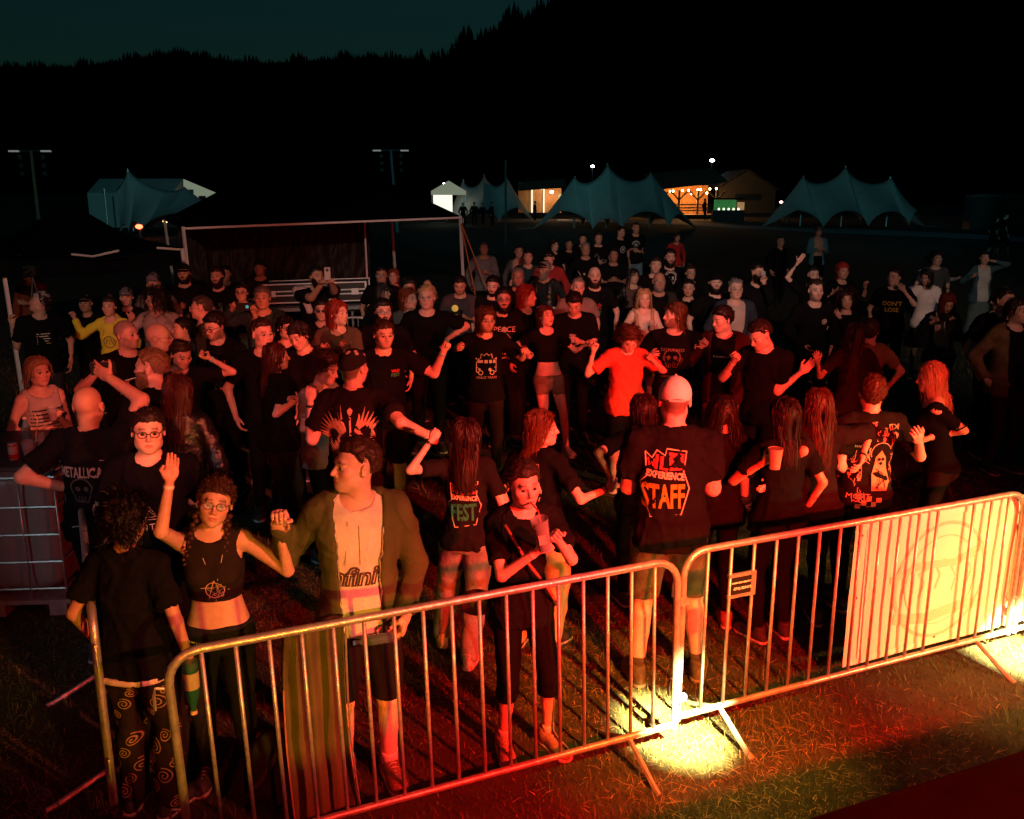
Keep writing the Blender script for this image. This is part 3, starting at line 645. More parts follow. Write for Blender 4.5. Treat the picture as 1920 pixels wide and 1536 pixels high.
    if glasses:
        g_ = MB(); rr = .0215; tw = .0016 if glasses != 'thick' else .0026
        for q in (-1, 1):
            pts = [Vector((q*.032+rr*1.12*math.cos(t), -.104-.0*abs(math.cos(t)), .002+rr*.9*math.sin(t)*(1 if math.sin(t) < 0 else .85))) for t in [k*math.pi/8 for k in range(17)]]
            g_.tube(pts, tw*(1 if d < 8 else 1.4), 5, False); g_.tube([(q*.056, -.101, .008), (q*.084, -.03, .006), (q*.086, .02, .0)], tw, 5)
        g_.tube([(-.009, -.106, .005), (.009, -.106, .005)], tw, 5); fcol = (.02, .02, .02) if glasses != 'wire' else (.4, .35, .3)
        gl = hchild('glasses', g_.v, g_.f, M_PLAS, fcol)
        if glasses == 'shine' or glasses == 'sun':
            l_ = MB()
            for q in (-1, 1): l_.addm([(q*.032, -.1045, .002)]+[(q*.032+rr*1.08*math.cos(k*math.pi/6), -.103, .002+rr*.82*math.sin(k*math.pi/6)) for k in range(12)], [(0, 1+k, 1+(k+1) % 12) for k in range(12)])
            add('lens', mesh_np('lens', (np.array(l_.v)*hs@HMn.T+np.array(HC))*s, l_.f), M_GLASS if glasses == 'shine' else M_BLACK, gl)
    if cap:
        ckind, cc = cap[0], cap[1]; f = Field((-.12, -.16, -.02), (.12, .15, .16), .006)
        low = {'cap': .045, 'backcap': .045, 'beanie': .02, 'bandana': .03, 'bucket': .05, 'visorcap': .045}[ckind]
        f.ell((0, .014, .034), (.089, .109, .102), .01)
        w_, X, Y, Z = f.win((-1, -1, -1), (1, 1, 1)); tl = .35 if ckind in ('beanie', 'bandana') else .18
        if ckind == 'backcap': f.F[w_] = np.maximum(f.F[w_], (low-.028-Z)+(Y)*.10*-1)
        else: f.F[w_] = np.maximum(f.F[w_], (low-Z)-(Y)*tl)
        if ckind == 'backcap': f.ell((0, .13, .005), (.042, .05, .017), .004, cut=True)
        V, Q = f.mesh()
        if ckind in ('bandana', 'beanie'): V = V+vnormals(V, Q)*(wob(V, seed, 70)*.003)[:, None]
        ho = hchild({'bandana': 'bandana', 'beanie': 'beanie', 'bucket': 'hat'}.get(ckind, 'cap'), V, Q, M_CLOTH, cc)
        if ckind in ('cap', 'backcap', 'visorcap'):
            b_ = MB(); sg = -1 if ckind != 'backcap' else -1; n_ = 13; VV = []
            for rr_, zz in ((.080, .0), (.115, -.004), (.155, -.014)):
                for k in range(n_):
                    t = math.pi*(.16+.68*k/(n_-1)); VV.append((math.cos(t)*.088*(1 if rr_ < .1 else 1-.12*(rr_ > .15)), .014-math.sin(t)*(rr_+(.015 if ckind != 'x' else 0)), low+.012+zz-.012*abs(math.cos(t))))
            FF = [(r_*n_+k, r_*n_+k+1, (r_+1)*n_+k+1, (r_+1)*n_+k) for r_ in range(2) for k in range(n_-1)]
            if ckind != 'backcap': 
                VV2 = [(x, y, z_-.005) for x, y, z_ in VV]; n0 = len(VV); FF2 = [tuple(i_+n0 for i_ in f_)[::-1] for f_ in FF]; rim = [(2*n_+k, 2*n_+k+1, n0+2*n_+k+1, n0+2*n_+k) for k in range(n_-1)]
                vv = (np.array(VV+VV2)*hs@HMn.T+np.array(HC))*s; add('brim', mesh_np('brim', vv, FF+FF2+rim), M_CLOTH, ho, cap[2] if len(cap) > 2 else cc)
            b2 = MB(); b2.ball((0, .014, .138), .007, 8); add('button', mesh_np('button', (np.array(b2.v)*hs@HMn.T+np.array(HC))*s, b2.f), M_CLOTH, ho, tuple(v*.6 for v in cc))
        if ckind == 'bucket':
            b_ = MB(); b_.lathe([(.1, .05), (.135, .025), (.137, .021), (.1, .044)], (0, .014, 0), 24); add('brim', mesh_np('brim', (np.array(b_.v)*hs@HMn.T+np.array(HC))*s, b_.f), M_CLOTH, ho, cc)
        info['cap'] = ho
    if headband:
        b_ = MB(); b_.lathe([(1, -.012), (1.02, 0), (1, .012)], (0, 0, 0), 20); V = np.array(b_.v); V = V*np.array([.085, .105, 1])+np.array([0, .014, .055]); hchild('headband', V, b_.f, M_CLOTH, headband)
    if wrist:
        for q, cc in zip(sides, wrist):
            if cc is None: continue
            el, wr, dr, _ = arms[q]; c = wr-dr*.03; b_ = MB(); b_.tube([c-dr*.009, c+dr*.009], .0315*ar, 12, False); child('wristband', b_.v, b_.f, M_PLAS, cc)
    hh = h if pos is None else 1.7
    if hh < 1.5 or hh > 1.93: print('HEIGHT', round(hh, 2), round(d, 1), label[:60])
    PEOPLE.append(info); info['hands'] = {k: loc+Rz @ ((arms[q][1]+arms[q][2]*.07)*s) for k, q in (('L', sides[0]), ('R', sides[1]))}
    info['handdir'] = {k: (Rz @ arms[q][2]) for k, q in (('L', sides[0]), ('R', sides[1]))}
    return info
# ------------------------------------------------------------------ prints on cloth
def text_polys(body, size=1., font=None, shear=0, spacing=1, bold=0.):
    cu = bpy.data.curves.new('t', 'FONT'); cu.body = body; cu.size = size; cu.align_x = 'CENTER'; cu.align_y = 'CENTER'; cu.shear = shear; cu.space_character = spacing; cu.offset = bold; cu.resolution_u = 2
    o = bpy.data.objects.new('t', cu); me = o.to_mesh(); V = [tuple(v.co[:2]) for v in me.vertices]; Fc = [tuple(p.vertices) for p in me.polygons]; o.to_mesh_clear(); bpy.data.objects.remove(o); bpy.data.curves.remove(cu)
    return V, Fc
def stroke(pts, w):
    V = []; Fc = []
    for i, p in enumerate(pts):
        a = pts[max(i-1, 0)]; b = pts[min(i+1, len(pts)-1)]; dx, dy = b[0]-a[0], b[1]-a[1]; L = math.hypot(dx, dy)+1e-9; nx, ny = -dy/L*w/2, dx/L*w/2
        V += [(p[0]-nx, p[1]-ny), (p[0]+nx, p[1]+ny)]
    for i in range(len(pts)-1): Fc.append((2*i, 2*i+1, 2*i+3, 2*i+2))
    return V, Fc
def join2(*ps):
    V = []; Fc = []
    for v, f in ps:
        n = len(V); V += list(v); Fc += [tuple(i+n for i in q) for q in f]
    return V, Fc
def xf(p, dx=0, dy=0, sx=1, sy=None, rot=0, shx=0):
    sy = sx if sy is None else sy; c, s_ = math.cos(R(rot)), math.sin(R(rot)); out = []
    for x, y in p[0]: x = x*sx+y*shx; y = y*sy; out.append((x*c-y*s_+dx, x*s_+y*c+dy))
    return out, p[1]
def decal(info, P, x0, z0, sc, col, which=None, side=-1, name='print', off=.004, m=None, maxdev=.09):
    """project flat shapes onto the garment: side -1 = chest, +1 = back"""
    V, Q = info[which or info['topname']]; 
    bv = info.setdefault(('bvh', which), None) or BVHTree.FromPolygons([tuple(v) for v in V], [tuple(q) for q in Q]); info[('bvh', which)] = bv
    mir = -1 if side > 0 else 1; pv = []; ok = []
    # subdivide long faces a little by splitting quads is unnecessary for small prints
    for (x, y) in P[0]:
        o = Vector((x0+mir*x*sc, side*.9, z0+y*sc)); hit = bv.ray_cast(o, Vector((0, -side, 0)))
        if hit[0] is None: pv.append((0, 0, 0)); ok.append(False)
        else: pv.append(tuple(hit[0]+Vector((0, side*off, 0))+hit[1]*0)); ok.append(True)
    fc = [f if mir*side < 0 else f[::-1] for f in P[1] if all(ok[i] for i in f) and max(pv[i][1] for i in f)-min(pv[i][1] for i in f) < maxdev]
    if not fc: return None
    me = mesh_np(name, np.array(pv)*info['s'], fc, False); return add(name, me, m or M_PRINT, info.get('top') if which is None else info['o'], col)
# ================================================================== SETTING
# ground: one sheet, rising gently away from the stage
ys = [-30, -8, 0, 3, 6, 8, 10, 13, 17, 21, 25, 28.5, 40, 60, 90, 140, 250, 500, 1000, 2600]; xs = [-2500, -600, -200, -80, -40, -20, -10, -5, 0, 5, 10, 20, 40, 80, 200, 600, 2500]
V = [(x, y, gz(y)) for y in ys for x in xs]; nx = len(xs)
gme = mesh_np('ground', V, [(j*nx+i, j*nx+i+1, (j+1)*nx+i+1, (j+1)*nx+i) for j in range(len(ys)-1) for i in range(nx-1)])
m = mat('meadow', (.028, .030, .012), rough=.95, bump=.8, bscale=9, var=.5, vscale=3)
ground = tag(add('ground', gme, m), kind='structure')
# hills
def hill(name, pts, D, D0, col, base=.4):
    V = []; n = len(pts); rows = [(0, 0), (.35, .30), (.7, .72), (1, 1), (1.5, .9)]
    for t, hgt in rows:
        for px, py in pts:
            p = at_y(px, py, D); yy = D0+(D-D0)*t; V.append((p.x*yy/D, yy, base+(p.z-base)*hgt))
    Fc = [(j*n+i, j*n+i+1, (j+1)*n+i+1, (j+1)*n+i) for j in range(len(rows)-1) for i in range(n-1)]
    return tag(add(name, mesh_np(name, V, Fc), mat(name+'_forest', col, rough=1, bump=.5, bscale=.05, var=.5, vscale=.02, spec=0)), kind='structure')
far_r = [(-900, 150), (-300, 128), (0, 126), (60, 126), (140, 127), (180, 120), (250, 111), (300, 102), (350, 102), (400, 110), (450, 117), (500, 119), (560, 115), (640, 110), (680, 108), (740, 108), (800, 118), (900, 130), (1400, 150), (2800, 160)]
near_r = [(640, 330), (700, 230), (740, 170), (790, 120), (830, 108), (850, 97), (900, 70), (960, 44), (1010, 20), (1060, 0), (1150, -45), (1300, -120), (1500, -200), (1800, -280), (2200, -330), (3000, -340)]
hill('far_hills', far_r, 1600, 800, (.006, .008, .007)); hill('near_hill', near_r, 620, 170, (.006, .009, .006))
def interp(pts, x):
    for (a, b), (c, d) in zip(pts, pts[1:]):
        if a <= x <= c: return b+(d-b)*(x-a)/(c-a)
    return pts[-1][1]
def treeline(name, pts, D, x0, x1, step, hgt, label):
    V = []; Fc = []
    x = x0
    while x < x1:
        for k in range(2):
            xx = x+random.uniform(-.5, .5)*step; DD = D*(1+random.uniform(-.01, .03)); p = at_y(xx, interp(pts, xx), DD); h = hgt*(.35+.9*abs(math.sin(xx*.031)+.6*math.sin(xx*.11)))*random.uniform(.45, 1.2)+1.5; r0 = h*random.uniform(.20, .32); zb = p.z-h*.25
            for lvl in range(4):
                za = zb+h*lvl*.24; ra = r0*(1-.22*lvl); n = 6; b0 = len(V)
                for q in range(n): t = 2*math.pi*q/n+lvl; V.append((p.x+ra*math.cos(t)*random.uniform(.8, 1.2), DD+ra*math.sin(t), za))
                V.append((p.x, DD, za+h*.42)); Fc += [(b0+q, b0+(q+1) % n, b0+n) for q in range(n)]
        x += step*random.uniform(.55, 1.3)
    o = add(name, mesh_np(name, V, Fc, False), mat('conifer', (.006, .010, .007), rough=1, spec=0)); return tag(o, label, 'forest', kind='stuff')
treeline('conifer_forest', near_r, 620, 745, 2000, 6.5, 7.5, 'dark conifer forest along the crest of the near hill')
treeline('conifer_forest', far_r, 1600, -80, 860, 3.6, 9, 'distant conifer treeline on the low far ridge')
# road strip behind the tents (pale)
m_road = mat('road', (.34, .36, .38), rough=.85, bump=.1, bscale=4, var=.15, vscale=.4)
def strip(name, pairs, m, lift=.006):
    V = []
    for (x, ya, yb) in pairs:
        for yy in (ya, yb): p = at_z(x, yy, .45+lift); V.append((p.x, p.y, .45+lift))
    return tag(add(name, mesh_np(name, V, [(2*i, 2*i+1, 2*i+3, 2*i+2) for i in range(len(pairs)-1)]), m), kind='structure')
strip('road', [(1045, 411, 415), (1280, 416, 421), (1380, 422, 428), (1480, 426, 433), (1600, 429, 439), (1760, 436, 445), (1990, 448, 457)], m_road)
# star tents --------------------------------------------------------
def star_tent(label, px_anchor, peaks, D, wy=4.5, group='pale star tents in a row across the meadow', name='star_tent', dy=0):
    k = D/math.cos(0); X = [at_y(x, y, D).x for x, y in px_anchor]; PK = [(at_y(x, y, D+wy).x*D/(D+wy)*1., at_y(x, y, D+wy).z-.45) for x, y in peaks]
    PK = [(at_y(x, y, D+wy).x, z) for (x, y), (_, z) in zip(peaks, PK)]
    x0, x1 = X[0], X[-1]; root = empty(name, ((x0+x1)/2, D+wy, .45), label, 'tent', group); cxm = (x0+x1)/2
    nodes = [(x0, .0)]+PK+[(x1, .0)]; nX = 110; nU = 12; V = []
    for i in range(nX+1):
        x = x0+(x1-x0)*i/nX
        for (a, za), (b, zb) in zip(nodes, nodes[1:]):
            if x <= b+1e-6:
                t = (x-a)/(b-a); e0, e1 = za == 0, zb == 0
                if e0: zr = zb*(t**1.15)
                elif e1: zr = za*((1-t)**1.15)
                else: zr = za+(zb-za)*t-.24*min(za, zb)*(4*t*(1-t))**.7
                break
        ze = 0
        for a, b in zip(X, X[1:]):
            if x <= b+1e-6:
                t = (x-a)/(b-a); ze = min(1.25, .42*(b-a))*(4*t*(1-t))**.6; break
        wf = min(1, (x-x0+.02)/3.2, (x1-x+.02)/3.2); ze = min(ze, zr*.6)
        for j in range(-nU, nU+1):
            u = j/nU; z = ze+(zr-ze)*(1-abs(u))**1.25; V.append((x-cxm, u*wy*wf, z+.01))
    M = 2*nU+1; Fc = [(i*M+j, i*M+j+1, (i+1)*M+j+1, (i+1)*M+j) for i in range(nX) for j in range(M-1)]
    V2 = [(x, y, z-.03) for x, y, z in V]; n0 = len(V)
    add('canopy', mesh_np('canopy', V+V2, Fc+[tuple(a+n0 for a in f)[::-1] for f in Fc]), M_TENT, root)
    for x, z in PK: b = MB(); b.tube([(x-cxm, 0, 0), (x-cxm, 0, z-.02)], .06, 8); b.build('mast', M_METAL, root, smooth=True)
    for a in (x0, x1): b = MB(); b.tube([(a-cxm, 0, .02), (a-cxm+(-1.2 if a == x0 else 1.2), -1.2, -.02)], .03, 6); b.build('guy_strap', mat('strap', (.3, .3, .3), rough=.8), root)
    return root
star_tent('large pale star tent with three peaks left of the lit timber porch', [(1003, 425), (1112, 432), (1166, 433), (1256, 432), (1335, 432)], [(1078, 330), (1139, 305), (1220, 323)], 60)
star_tent('pale three peaked star tent at the right, in front of the dark shed', [(1462, 416), (1546, 421), (1628, 421), (1706, 424), (1790, 428)], [(1507, 329), (1586, 311), (1670, 331)], 63)
star_tent('small pale star tent with three tight peaks behind the tall thin pole', [(826, 390), (866, 408), (936, 421), (1008, 412)], [(868, 336), (908, 326), (949, 331)], 72)
star_tent('broad pale star tent with one tall peak behind the left black canopy', [(160, 372), (205, 420), (262, 430), (420, 382)], [(195, 352), (239, 316), (345, 350)], 55)
# white frame tent with lit gable, behind the left star tent
def gable_tent(label, pA, pB, D, h0, h1, lit, dep=8):
    a = at_y(*pA, D); b = at_y(*pB, D); w_ = abs(b.x-a.x); root = empty('frame_tent', ((a.x+b.x)/2, D, .45), label, 'tent')
    x = w_/2; m1 = MB(); m1.addm([(-x, 0, h1), (x, 0, h1), (x, -2.2, h0), (-x, -2.2, h0)], [(0, 1, 2, 3)]); m1.addm([(-x, 0, h1), (x, 0, h1), (x, 2.2, h0), (-x, 2.2, h0)], [(3, 2, 1, 0)]); m1.build('roof', M_TENT, root)
    m2 = MB(); m2.box((0, -2.2, h0/2), (w_, .03, h0)); m2.build('side_wall', M_TENT, root)
    m3 = MB(); m3.addm([(x+.02, -2.2, 0), (x+.02, 2.2, 0), (x+.02, 2.2, h0), (x+.02, 0, h1), (x+.02, -2.2, h0)], [(0, 1, 2, 3, 4)]); m3.build('gable_wall', M_TENT, root)
    return root
gable_tent('long white frame tent with a bright gable end behind the left star tent', (188, 350), (343, 350), 68, 2.4, 3.4, True)
b = MB(); p = at_y(372, 365, 66); b.addm([(0, 0, 0), (2.4, .6, 0), (2.4, .6, .75), (.1, 0, 1.8)], [(0, 1, 2, 3)]); b.addm([(0, .05, 0), (2.4, .65, 0), (2.4, .65, .75), (.1, .05, 1.8)], [(3, 2, 1, 0)])
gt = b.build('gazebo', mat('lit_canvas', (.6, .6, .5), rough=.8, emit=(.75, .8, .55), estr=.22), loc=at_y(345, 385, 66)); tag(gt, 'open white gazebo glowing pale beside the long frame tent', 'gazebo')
for q, (cx_, cz_, sx_, sz_) in enumerate([(.55, .95, .35, .28), (1.25, .5, .5, .3)]):
    b = MB(); b.box((cx_, -.05+cx_*.25, cz_), (sx_, .05, sz_)); b.build('side_panel', mat(['shade_panel', 'red_panel'][q], [(.2, .22, .2), (.2, .02, .02)][q]), gt)
# small lit gazebo at the left end of the centre star tent row
def pyramid(label, c, w_, h0, h1, m, cat='gazebo', valance=.3):
    root = empty('gazebo', c, label, cat); x = w_/2; b = MB(); b.addm([(-x, -x, h0), (x, -x, h0), (x, x, h0), (-x, x, h0), (0, 0, h1)], [(0, 1, 4), (1, 2, 4), (2, 3, 4), (3, 0, 4)]); b.build('roof', m, root)
    b = MB(); b.addm([(-x, -x-.01, h0), (x, -x-.01, h0), (x, -x-.01, h0-valance), (-x, -x-.01, h0-valance)], [(0, 3, 2, 1)]); b.addm([(x, -x, h0), (x, x, h0), (x, x, h0-valance), (x, -x, h0-valance)], [(0, 3, 2, 1)]); b.build('valance', m, root)
    lg0 = None
    for sx_ in (-1, 1):
        for sy_ in (-1, 1):
            if lg0 is None: bb = MB(); bb.box((0, 0, h0/2), (.05, .05, h0)); lg0 = bb.mesh('leg')
            add('leg', lg0, M_METAL, root, loc=(sx_*(x-.03), sy_*(x-.03), 0))
    return root
g = pyramid('small white gazebo glowing at the left end of the small star tent', at_y(842, 385, 74)+Vector((0, 0, -.6)), 2.6, 1.7, 2.5, mat('lit_canvas', (.6, .6, .5)))
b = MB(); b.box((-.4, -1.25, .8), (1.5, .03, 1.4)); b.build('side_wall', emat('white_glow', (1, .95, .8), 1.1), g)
# timber porch, lit by bulbs
def pw(x, y, D): return at_y(x, y, D)
porch = empty('timber_porch', pw(1300, 395, 88), 'timber porch glowing orange under a string of warm bulbs', 'porch')
def rel(px, py, D=88, o=porch): return at_y(px, py, D)-o.location
a = rel(1235, 357); c = rel(1352, 349); fl = rel(1235, 402); dpt = 5
m_plank = mat('orange_planks', (.55, .27, .09), rough=.7, bump=.3, bscale=12, var=.3, vscale=5, stretch=(3, 1, .4))
b0 = MB(); b0.box((0, 0, 1.35), (.5, .05, 2.7)); pk = b0.mesh('plank'); W = c.x-a.x; npk = int(W/.52)
for i in range(npk): add('plank', pk, m_plank, porch, loc=(a.x+.26+i*.52, dpt+random.uniform(-.02, .02), fl.z))
b = MB(); b.addm([(a.x-.6, -.5, a.z+.0), (c.x+.5, -.5, c.z+.35), (c.x+.5, dpt+1, c.z+1.7), (a.x-.6, dpt+1, a.z+1.5)], [(0, 1, 2, 3)]); b.addm([(a.x-.6, -.5, a.z+.08), (c.x+.5, -.5, c.z+.43), (c.x+.5, dpt+1, c.z+1.8), (a.x-.6, dpt+1, a.z+1.6)], [(3, 2, 1, 0)]); b.build('roof', M_WOOD, porch)
b = MB(); b.box((W/2+a.x, dpt/2, fl.z-.1), (W+1, dpt+1, .15)); b.build('deck', M_WOOD, porch)
for i in range(4):
    x = a.x+W*(i+.1)/3.3; b = MB(); b.box((x, 0, (a.z+fl.z)/2), (.18, .18, a.z-fl.z)); b.tube([(x, 0, a.z-.9), (x+.8, 0, a.z-.05)], .08, 6); b.tube([(x, 0, a.z-.9), (x-.8, 0, a.z-.05)], .08, 6); b.build('post', M_WOOD, porch)
b0 = MB(); b0.box((0, 0, 0), (1, .06, .12)); rl = b0.mesh('railing')
for i in range(7):
    for z in (.35, .6, .9): add('railing', rl, M_WOOD, porch, loc=(a.x+.55+i*(W-.6)/6.6, -.1, fl.z+z))
bm = MB(); bm.ball((0, 0, 0), .09, 8); bl = bm.mesh('bulb', True); bl.materials.append(emat('warm_bulb', (1, .62, .25), 30))
for i in range(13):
    x = a.x+.3+(W-.6)*i/12; add('bulb', bl, None, porch, loc=(x, .6+.8*(i % 2), a.z-.15-.35*(i % 3 == 1)+.3*i/12))
l = bpy.data.lights.new('porch_lamp', 'POINT'); l.energy = 800; l.color = (1, .42, .12); l.shadow_soft_size = .3; o = bpy.data.objects.new('porch_lamp', l); COL.objects.link(o); o.location = porch.location+Vector((a.x+W/2, 1.4, a.z-.5))
# lit kiosk left of the big tent
kio = empty('kiosk', pw(1015, 395, 84), 'timber kiosk with a bright white door frame between two star tents', 'kiosk')
a2 = rel(972, 358, 84, kio); c2 = rel(1062, 352, 84, kio); f2 = rel(1015, 400, 84, kio); W2 = c2.x-a2.x
for i in range(int(W2/.5)): add('plank', pk, m_plank, kio, loc=(a2.x+.25+i*.5, 2.5, f2.z))
b = MB(); b.addm([(a2.x, -.3, a2.z), (c2.x, -.3, c2.z), (c2.x, 3, c2.z+.7), (a2.x, 3, a2.z+.7)], [(0, 1, 2, 3)]); b.addm([(a2.x, -.3, a2.z+.1), (c2.x, -.3, c2.z+.1), (c2.x, 3, c2.z+.8), (a2.x, 3, a2.z+.8)], [(3, 2, 1, 0)]); b.build('roof', M_WOOD, kio)
d0 = rel(1010, 361, 84, kio)
dr = MB(); dr.box((d0.x-.55, 2.3, f2.z+1.05), (.12, .1, 2.1)); dr.box((d0.x+.55, 2.3, f2.z+1.05), (.12, .1, 2.1)); dr.box((d0.x, 2.3, f2.z+2.16), (1.22, .1, .12)); dr.build('door_frame', emat('lit_white', (1, .85, .6), 1.4), kio)
b = MB(); b.box((d0.x+2.3, 2.3, f2.z+1.4), (.8, .06, .5)); b.build('menu_board', emat('sign_glow', (.95, .85, .5), .6), kio)
l = bpy.data.lights.new('kiosk_lamp', 'POINT'); l.energy = 130; l.color = (1, .55, .28); l.shadow_soft_size = .2; o = bpy.data.objects.new('kiosk_lamp', l); COL.objects.link(o); o.location = kio.location+Vector((d0.x+1.2, .9, a2.z-.3))
b = MB(); b.ball((d0.x+1.2, .8, a2.z-.1), .14, 8); b.build('bulb', emat('white_bulb', (1, .9, .75), 25), kio)
# dark shed with gable
shed = empty('shed', pw(1400, 395, 92), 'dark grey barn with a steep gable beside the lit porch', 'barn'); r_ = lambda x, y: rel(x, y, 92, shed)
A, B_, P_, G_ = r_(1348, 352), r_(1455, 355), r_(1402, 320), r_(1400, 400)
m_shed = mat('grey_timber', (.04, .038, .03), rough=.9, bump=.3, bscale=8, var=.3, vscale=4, stretch=(3, 1, .3))
b = MB(); b.addm([(A.x, 0, G_.z), (B_.x, 0, G_.z), (B_.x, 0, B_.z), (P_.x, 0, P_.z), (A.x, 0, A.z)], [(0, 1, 2, 3, 4)]); b.addm([(B_.x, 0, G_.z), (B_.x, 9, G_.z), (B_.x, 9, B_.z), (B_.x, 0, B_.z)], [(0, 1, 2, 3)]); b.build('wall', m_shed, shed)
b = MB(); 
for s_, E in ((-1, A), (1, B_)): b.addm([(P_.x, -.3, P_.z+.12), (E.x+s_*.3, -.3, E.z-.08), (E.x+s_*.3, 9, E.z-.08), (P_.x, 9, P_.z+.12)], [(0, 1, 2, 3) if s_ < 0 else (3, 2, 1, 0)])
b.build('roof', mat('shed_roof', (.05, .05, .05)), shed)
b = MB(); b.box(((A.x+B_.x)/2, -.04, A.z-.9), (2.4, .06, .6)); b.build('window', M_BLACK, shed)
# green lit stall
stall = empty('bar_stall', pw(1372, 405, 80), 'small bar stall with a green lit back wall and dark counter', 'stall'); r_ = lambda x, y: rel(x, y, 80, stall)
A = r_(1343, 375); B_ = r_(1384, 395); 
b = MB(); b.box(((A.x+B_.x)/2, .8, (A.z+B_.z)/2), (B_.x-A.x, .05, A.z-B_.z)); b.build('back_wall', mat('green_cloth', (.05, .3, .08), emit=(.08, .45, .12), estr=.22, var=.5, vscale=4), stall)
b = MB(); b.box(((A.x+B_.x)/2, -.4, B_.z-.45), (B_.x-A.x+.8, .5, 1.0)); b.build('counter', M_BLACK, stall)
b = MB(); b.box(((A.x+B_.x)/2, .1, A.z+.1), (B_.x-A.x+.6, 1.8, .1)); b.build('roof', M_DKTENT, stall)
for i in range(5): b = MB(); b.ball((A.x+.15+i*.42, -.5, B_.z+.12), .09, 8, (1, 1, 1.3)); b.build('lamp', emat('stall_lamp', (.9, .85, .6), 2.2), stall)
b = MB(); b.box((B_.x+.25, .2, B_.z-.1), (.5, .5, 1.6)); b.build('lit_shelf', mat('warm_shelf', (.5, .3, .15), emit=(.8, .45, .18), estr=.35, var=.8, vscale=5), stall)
# small far lamps on poles
def lamp_pole(px, py, D, col, s, label, h=None, r=.16):
    p = at_y(px, py, D); o = empty('street_lamp', (p.x, D, .45), label, 'street lamp', 'small distant lamps across the field'); b = MB(); b.tube([(0, 0, 0), (0, 0, p.z-.45)], .07, 6); b.build('pole', mat('dark_steel', (.05, .05, .05), rough=.6), o)
    b = MB(); b.ball((0, -.1, p.z-.45), r, 8, (1.3, .8, .8)); b.build('lamp_head', emat('lamp_%d%d%d' % tuple(int(c*9) for c in col), col, s), o, smooth=True)
lamp_pole(1335, 301, 110, (.95, 1, 1), 30, 'bright white lamp high above the lit porch', r=.2)
lamp_pole(1111, 312, 110, (.95, 1, 1), 22, 'white lamp between the two left peaks of the large star tent', r=.16)
lamp_pole(707, 341, 100, (.8, 1, 1), 16, 'cold white lamp left of the centre light mast', r=.12)
lamp_pole(834, 345, 100, (.95, 1, 1), 16, 'white lamp over the glowing gazebo', r=.14)
lamp_pole(282, 347, 80, (.9, 1, .85), 24, 'round white lamp on the ridge of the long frame tent', r=.15)
lamp_pole(499, 330, 130, (1, .6, .45), 16, 'left one of a pair of orange lamps above the centre canopy', r=.22)
lamp_pole(512, 330, 130, (1, .6, .45), 16, 'right one of a pair of orange lamps above the centre canopy', r=.22)
lamp_pole(1464, 379, 72, (1, .4, .35), 14, 'tiny pink lamp at the left corner of the right star tent', r=.1)
lamp_pole(262, 425, 50, (1, .08, .03), 9, 'red lamp low under the left star tent', r=.16)
lamp_pole(311, 415, 52, (1, .4, .15), 8, 'small orange lamp under the left star tent', r=.11)
# tall thin pole
p = at_y(948, 300, 45); b = MB(); b.tube([(0, 0, 0), (0, 0, p.z-.45)], .055, 8); tag(b.build('pole', mat('dark_steel', (.05, .05, .05)), smooth=True, loc=(p.x, 45, .45)), 'tall thin dark pole standing before the small star tent', 'pole')
# mobile light masts
def light_mast(top, bot, D, col, label):
    t = at_y(*top, D); g = at_y(*bot, D); root = empty('light_mast', (g.x, D, .45), label, 'light mast', 'unlit lighting masts'); h = t.z-.45; dx = t.x-g.x
    b = MB(); b.tube([(0, 0, 0), (dx, 0, h)], [.11, .07], 8); b.build('mast_pole', mat(col, {'rust_wood': (.30, .17, .09), 'teal_steel': (.2, .3, .3)}[col], rough=.8, var=.3), root)
    b = MB(); b.box((dx, 0, h), (2.2, .08, .08)); b.build('crossbar', mat('dark_steel', (.05, .05, .05)), root)
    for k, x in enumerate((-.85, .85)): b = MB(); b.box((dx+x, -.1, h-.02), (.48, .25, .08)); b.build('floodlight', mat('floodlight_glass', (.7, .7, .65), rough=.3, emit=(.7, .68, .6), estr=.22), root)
    for k in range(6): b = MB(); b.ball((dx+(-.6 if k % 2 else .6), -.05, h-.35-.42*(k//2)), .14, 8, (1, .5, 1)); b.build('lamp_dish', mat('dull_glass', (.03, .05, .05), rough=.3), root)
light_mast((58, 283), (74, 428), 50, 'rust_wood', 'rusty light mast with two pale floodlights above the left canopy')
light_mast((733, 282), (743, 356), 58, 'teal_steel', 'pale steel light mast rising behind the centre canopy roof')
# toilets far right
b0 = MB(); b0.box((0, 0, 1.05), (1.05, 1.05, 2.1)); bx = b0.mesh('cabin_body'); b0 = MB(); b0.tube([(-.5, -.5, 2.1), (-.35, -.5, 2.28), (.35, -.5, 2.28), (.5, -.5, 2.1)], .05, 6); b0.box((0, 0, 2.2), (1.0, 1.0, .14)); bt = b0.mesh('cabin_roof'); b0 = MB(); b0.box((0, -.54, 1.0), (.75, .03, 1.8)); bd = b0.mesh('door')
for i in range(6):
    p = at_y(1828+i*19, 400, 62+.4*i); o = empty('toilet_cabin', (p.x, p.y, .45), ['portable toilet nearest the star tent, first of the row', 'second portable toilet of the row from the star tent', 'third portable toilet in the row of cabins', 'fourth portable toilet in the row of cabins', 'fifth portable toilet, next to last before the picture edge', 'last portable toilet, cut by the right picture edge'][i], 'toilet', 'portable toilets in a row')
    add('cabin_body', bx, mat('toilet_blue', (.03, .05, .06), rough=.5), o); add('roof', bt, mat('toilet_roof', (.12, .13, .13), rough=.5), o); add('door', bd, mat('toilet_door', (.05, .06, .06), rough=.5), o)
b = MB(); 
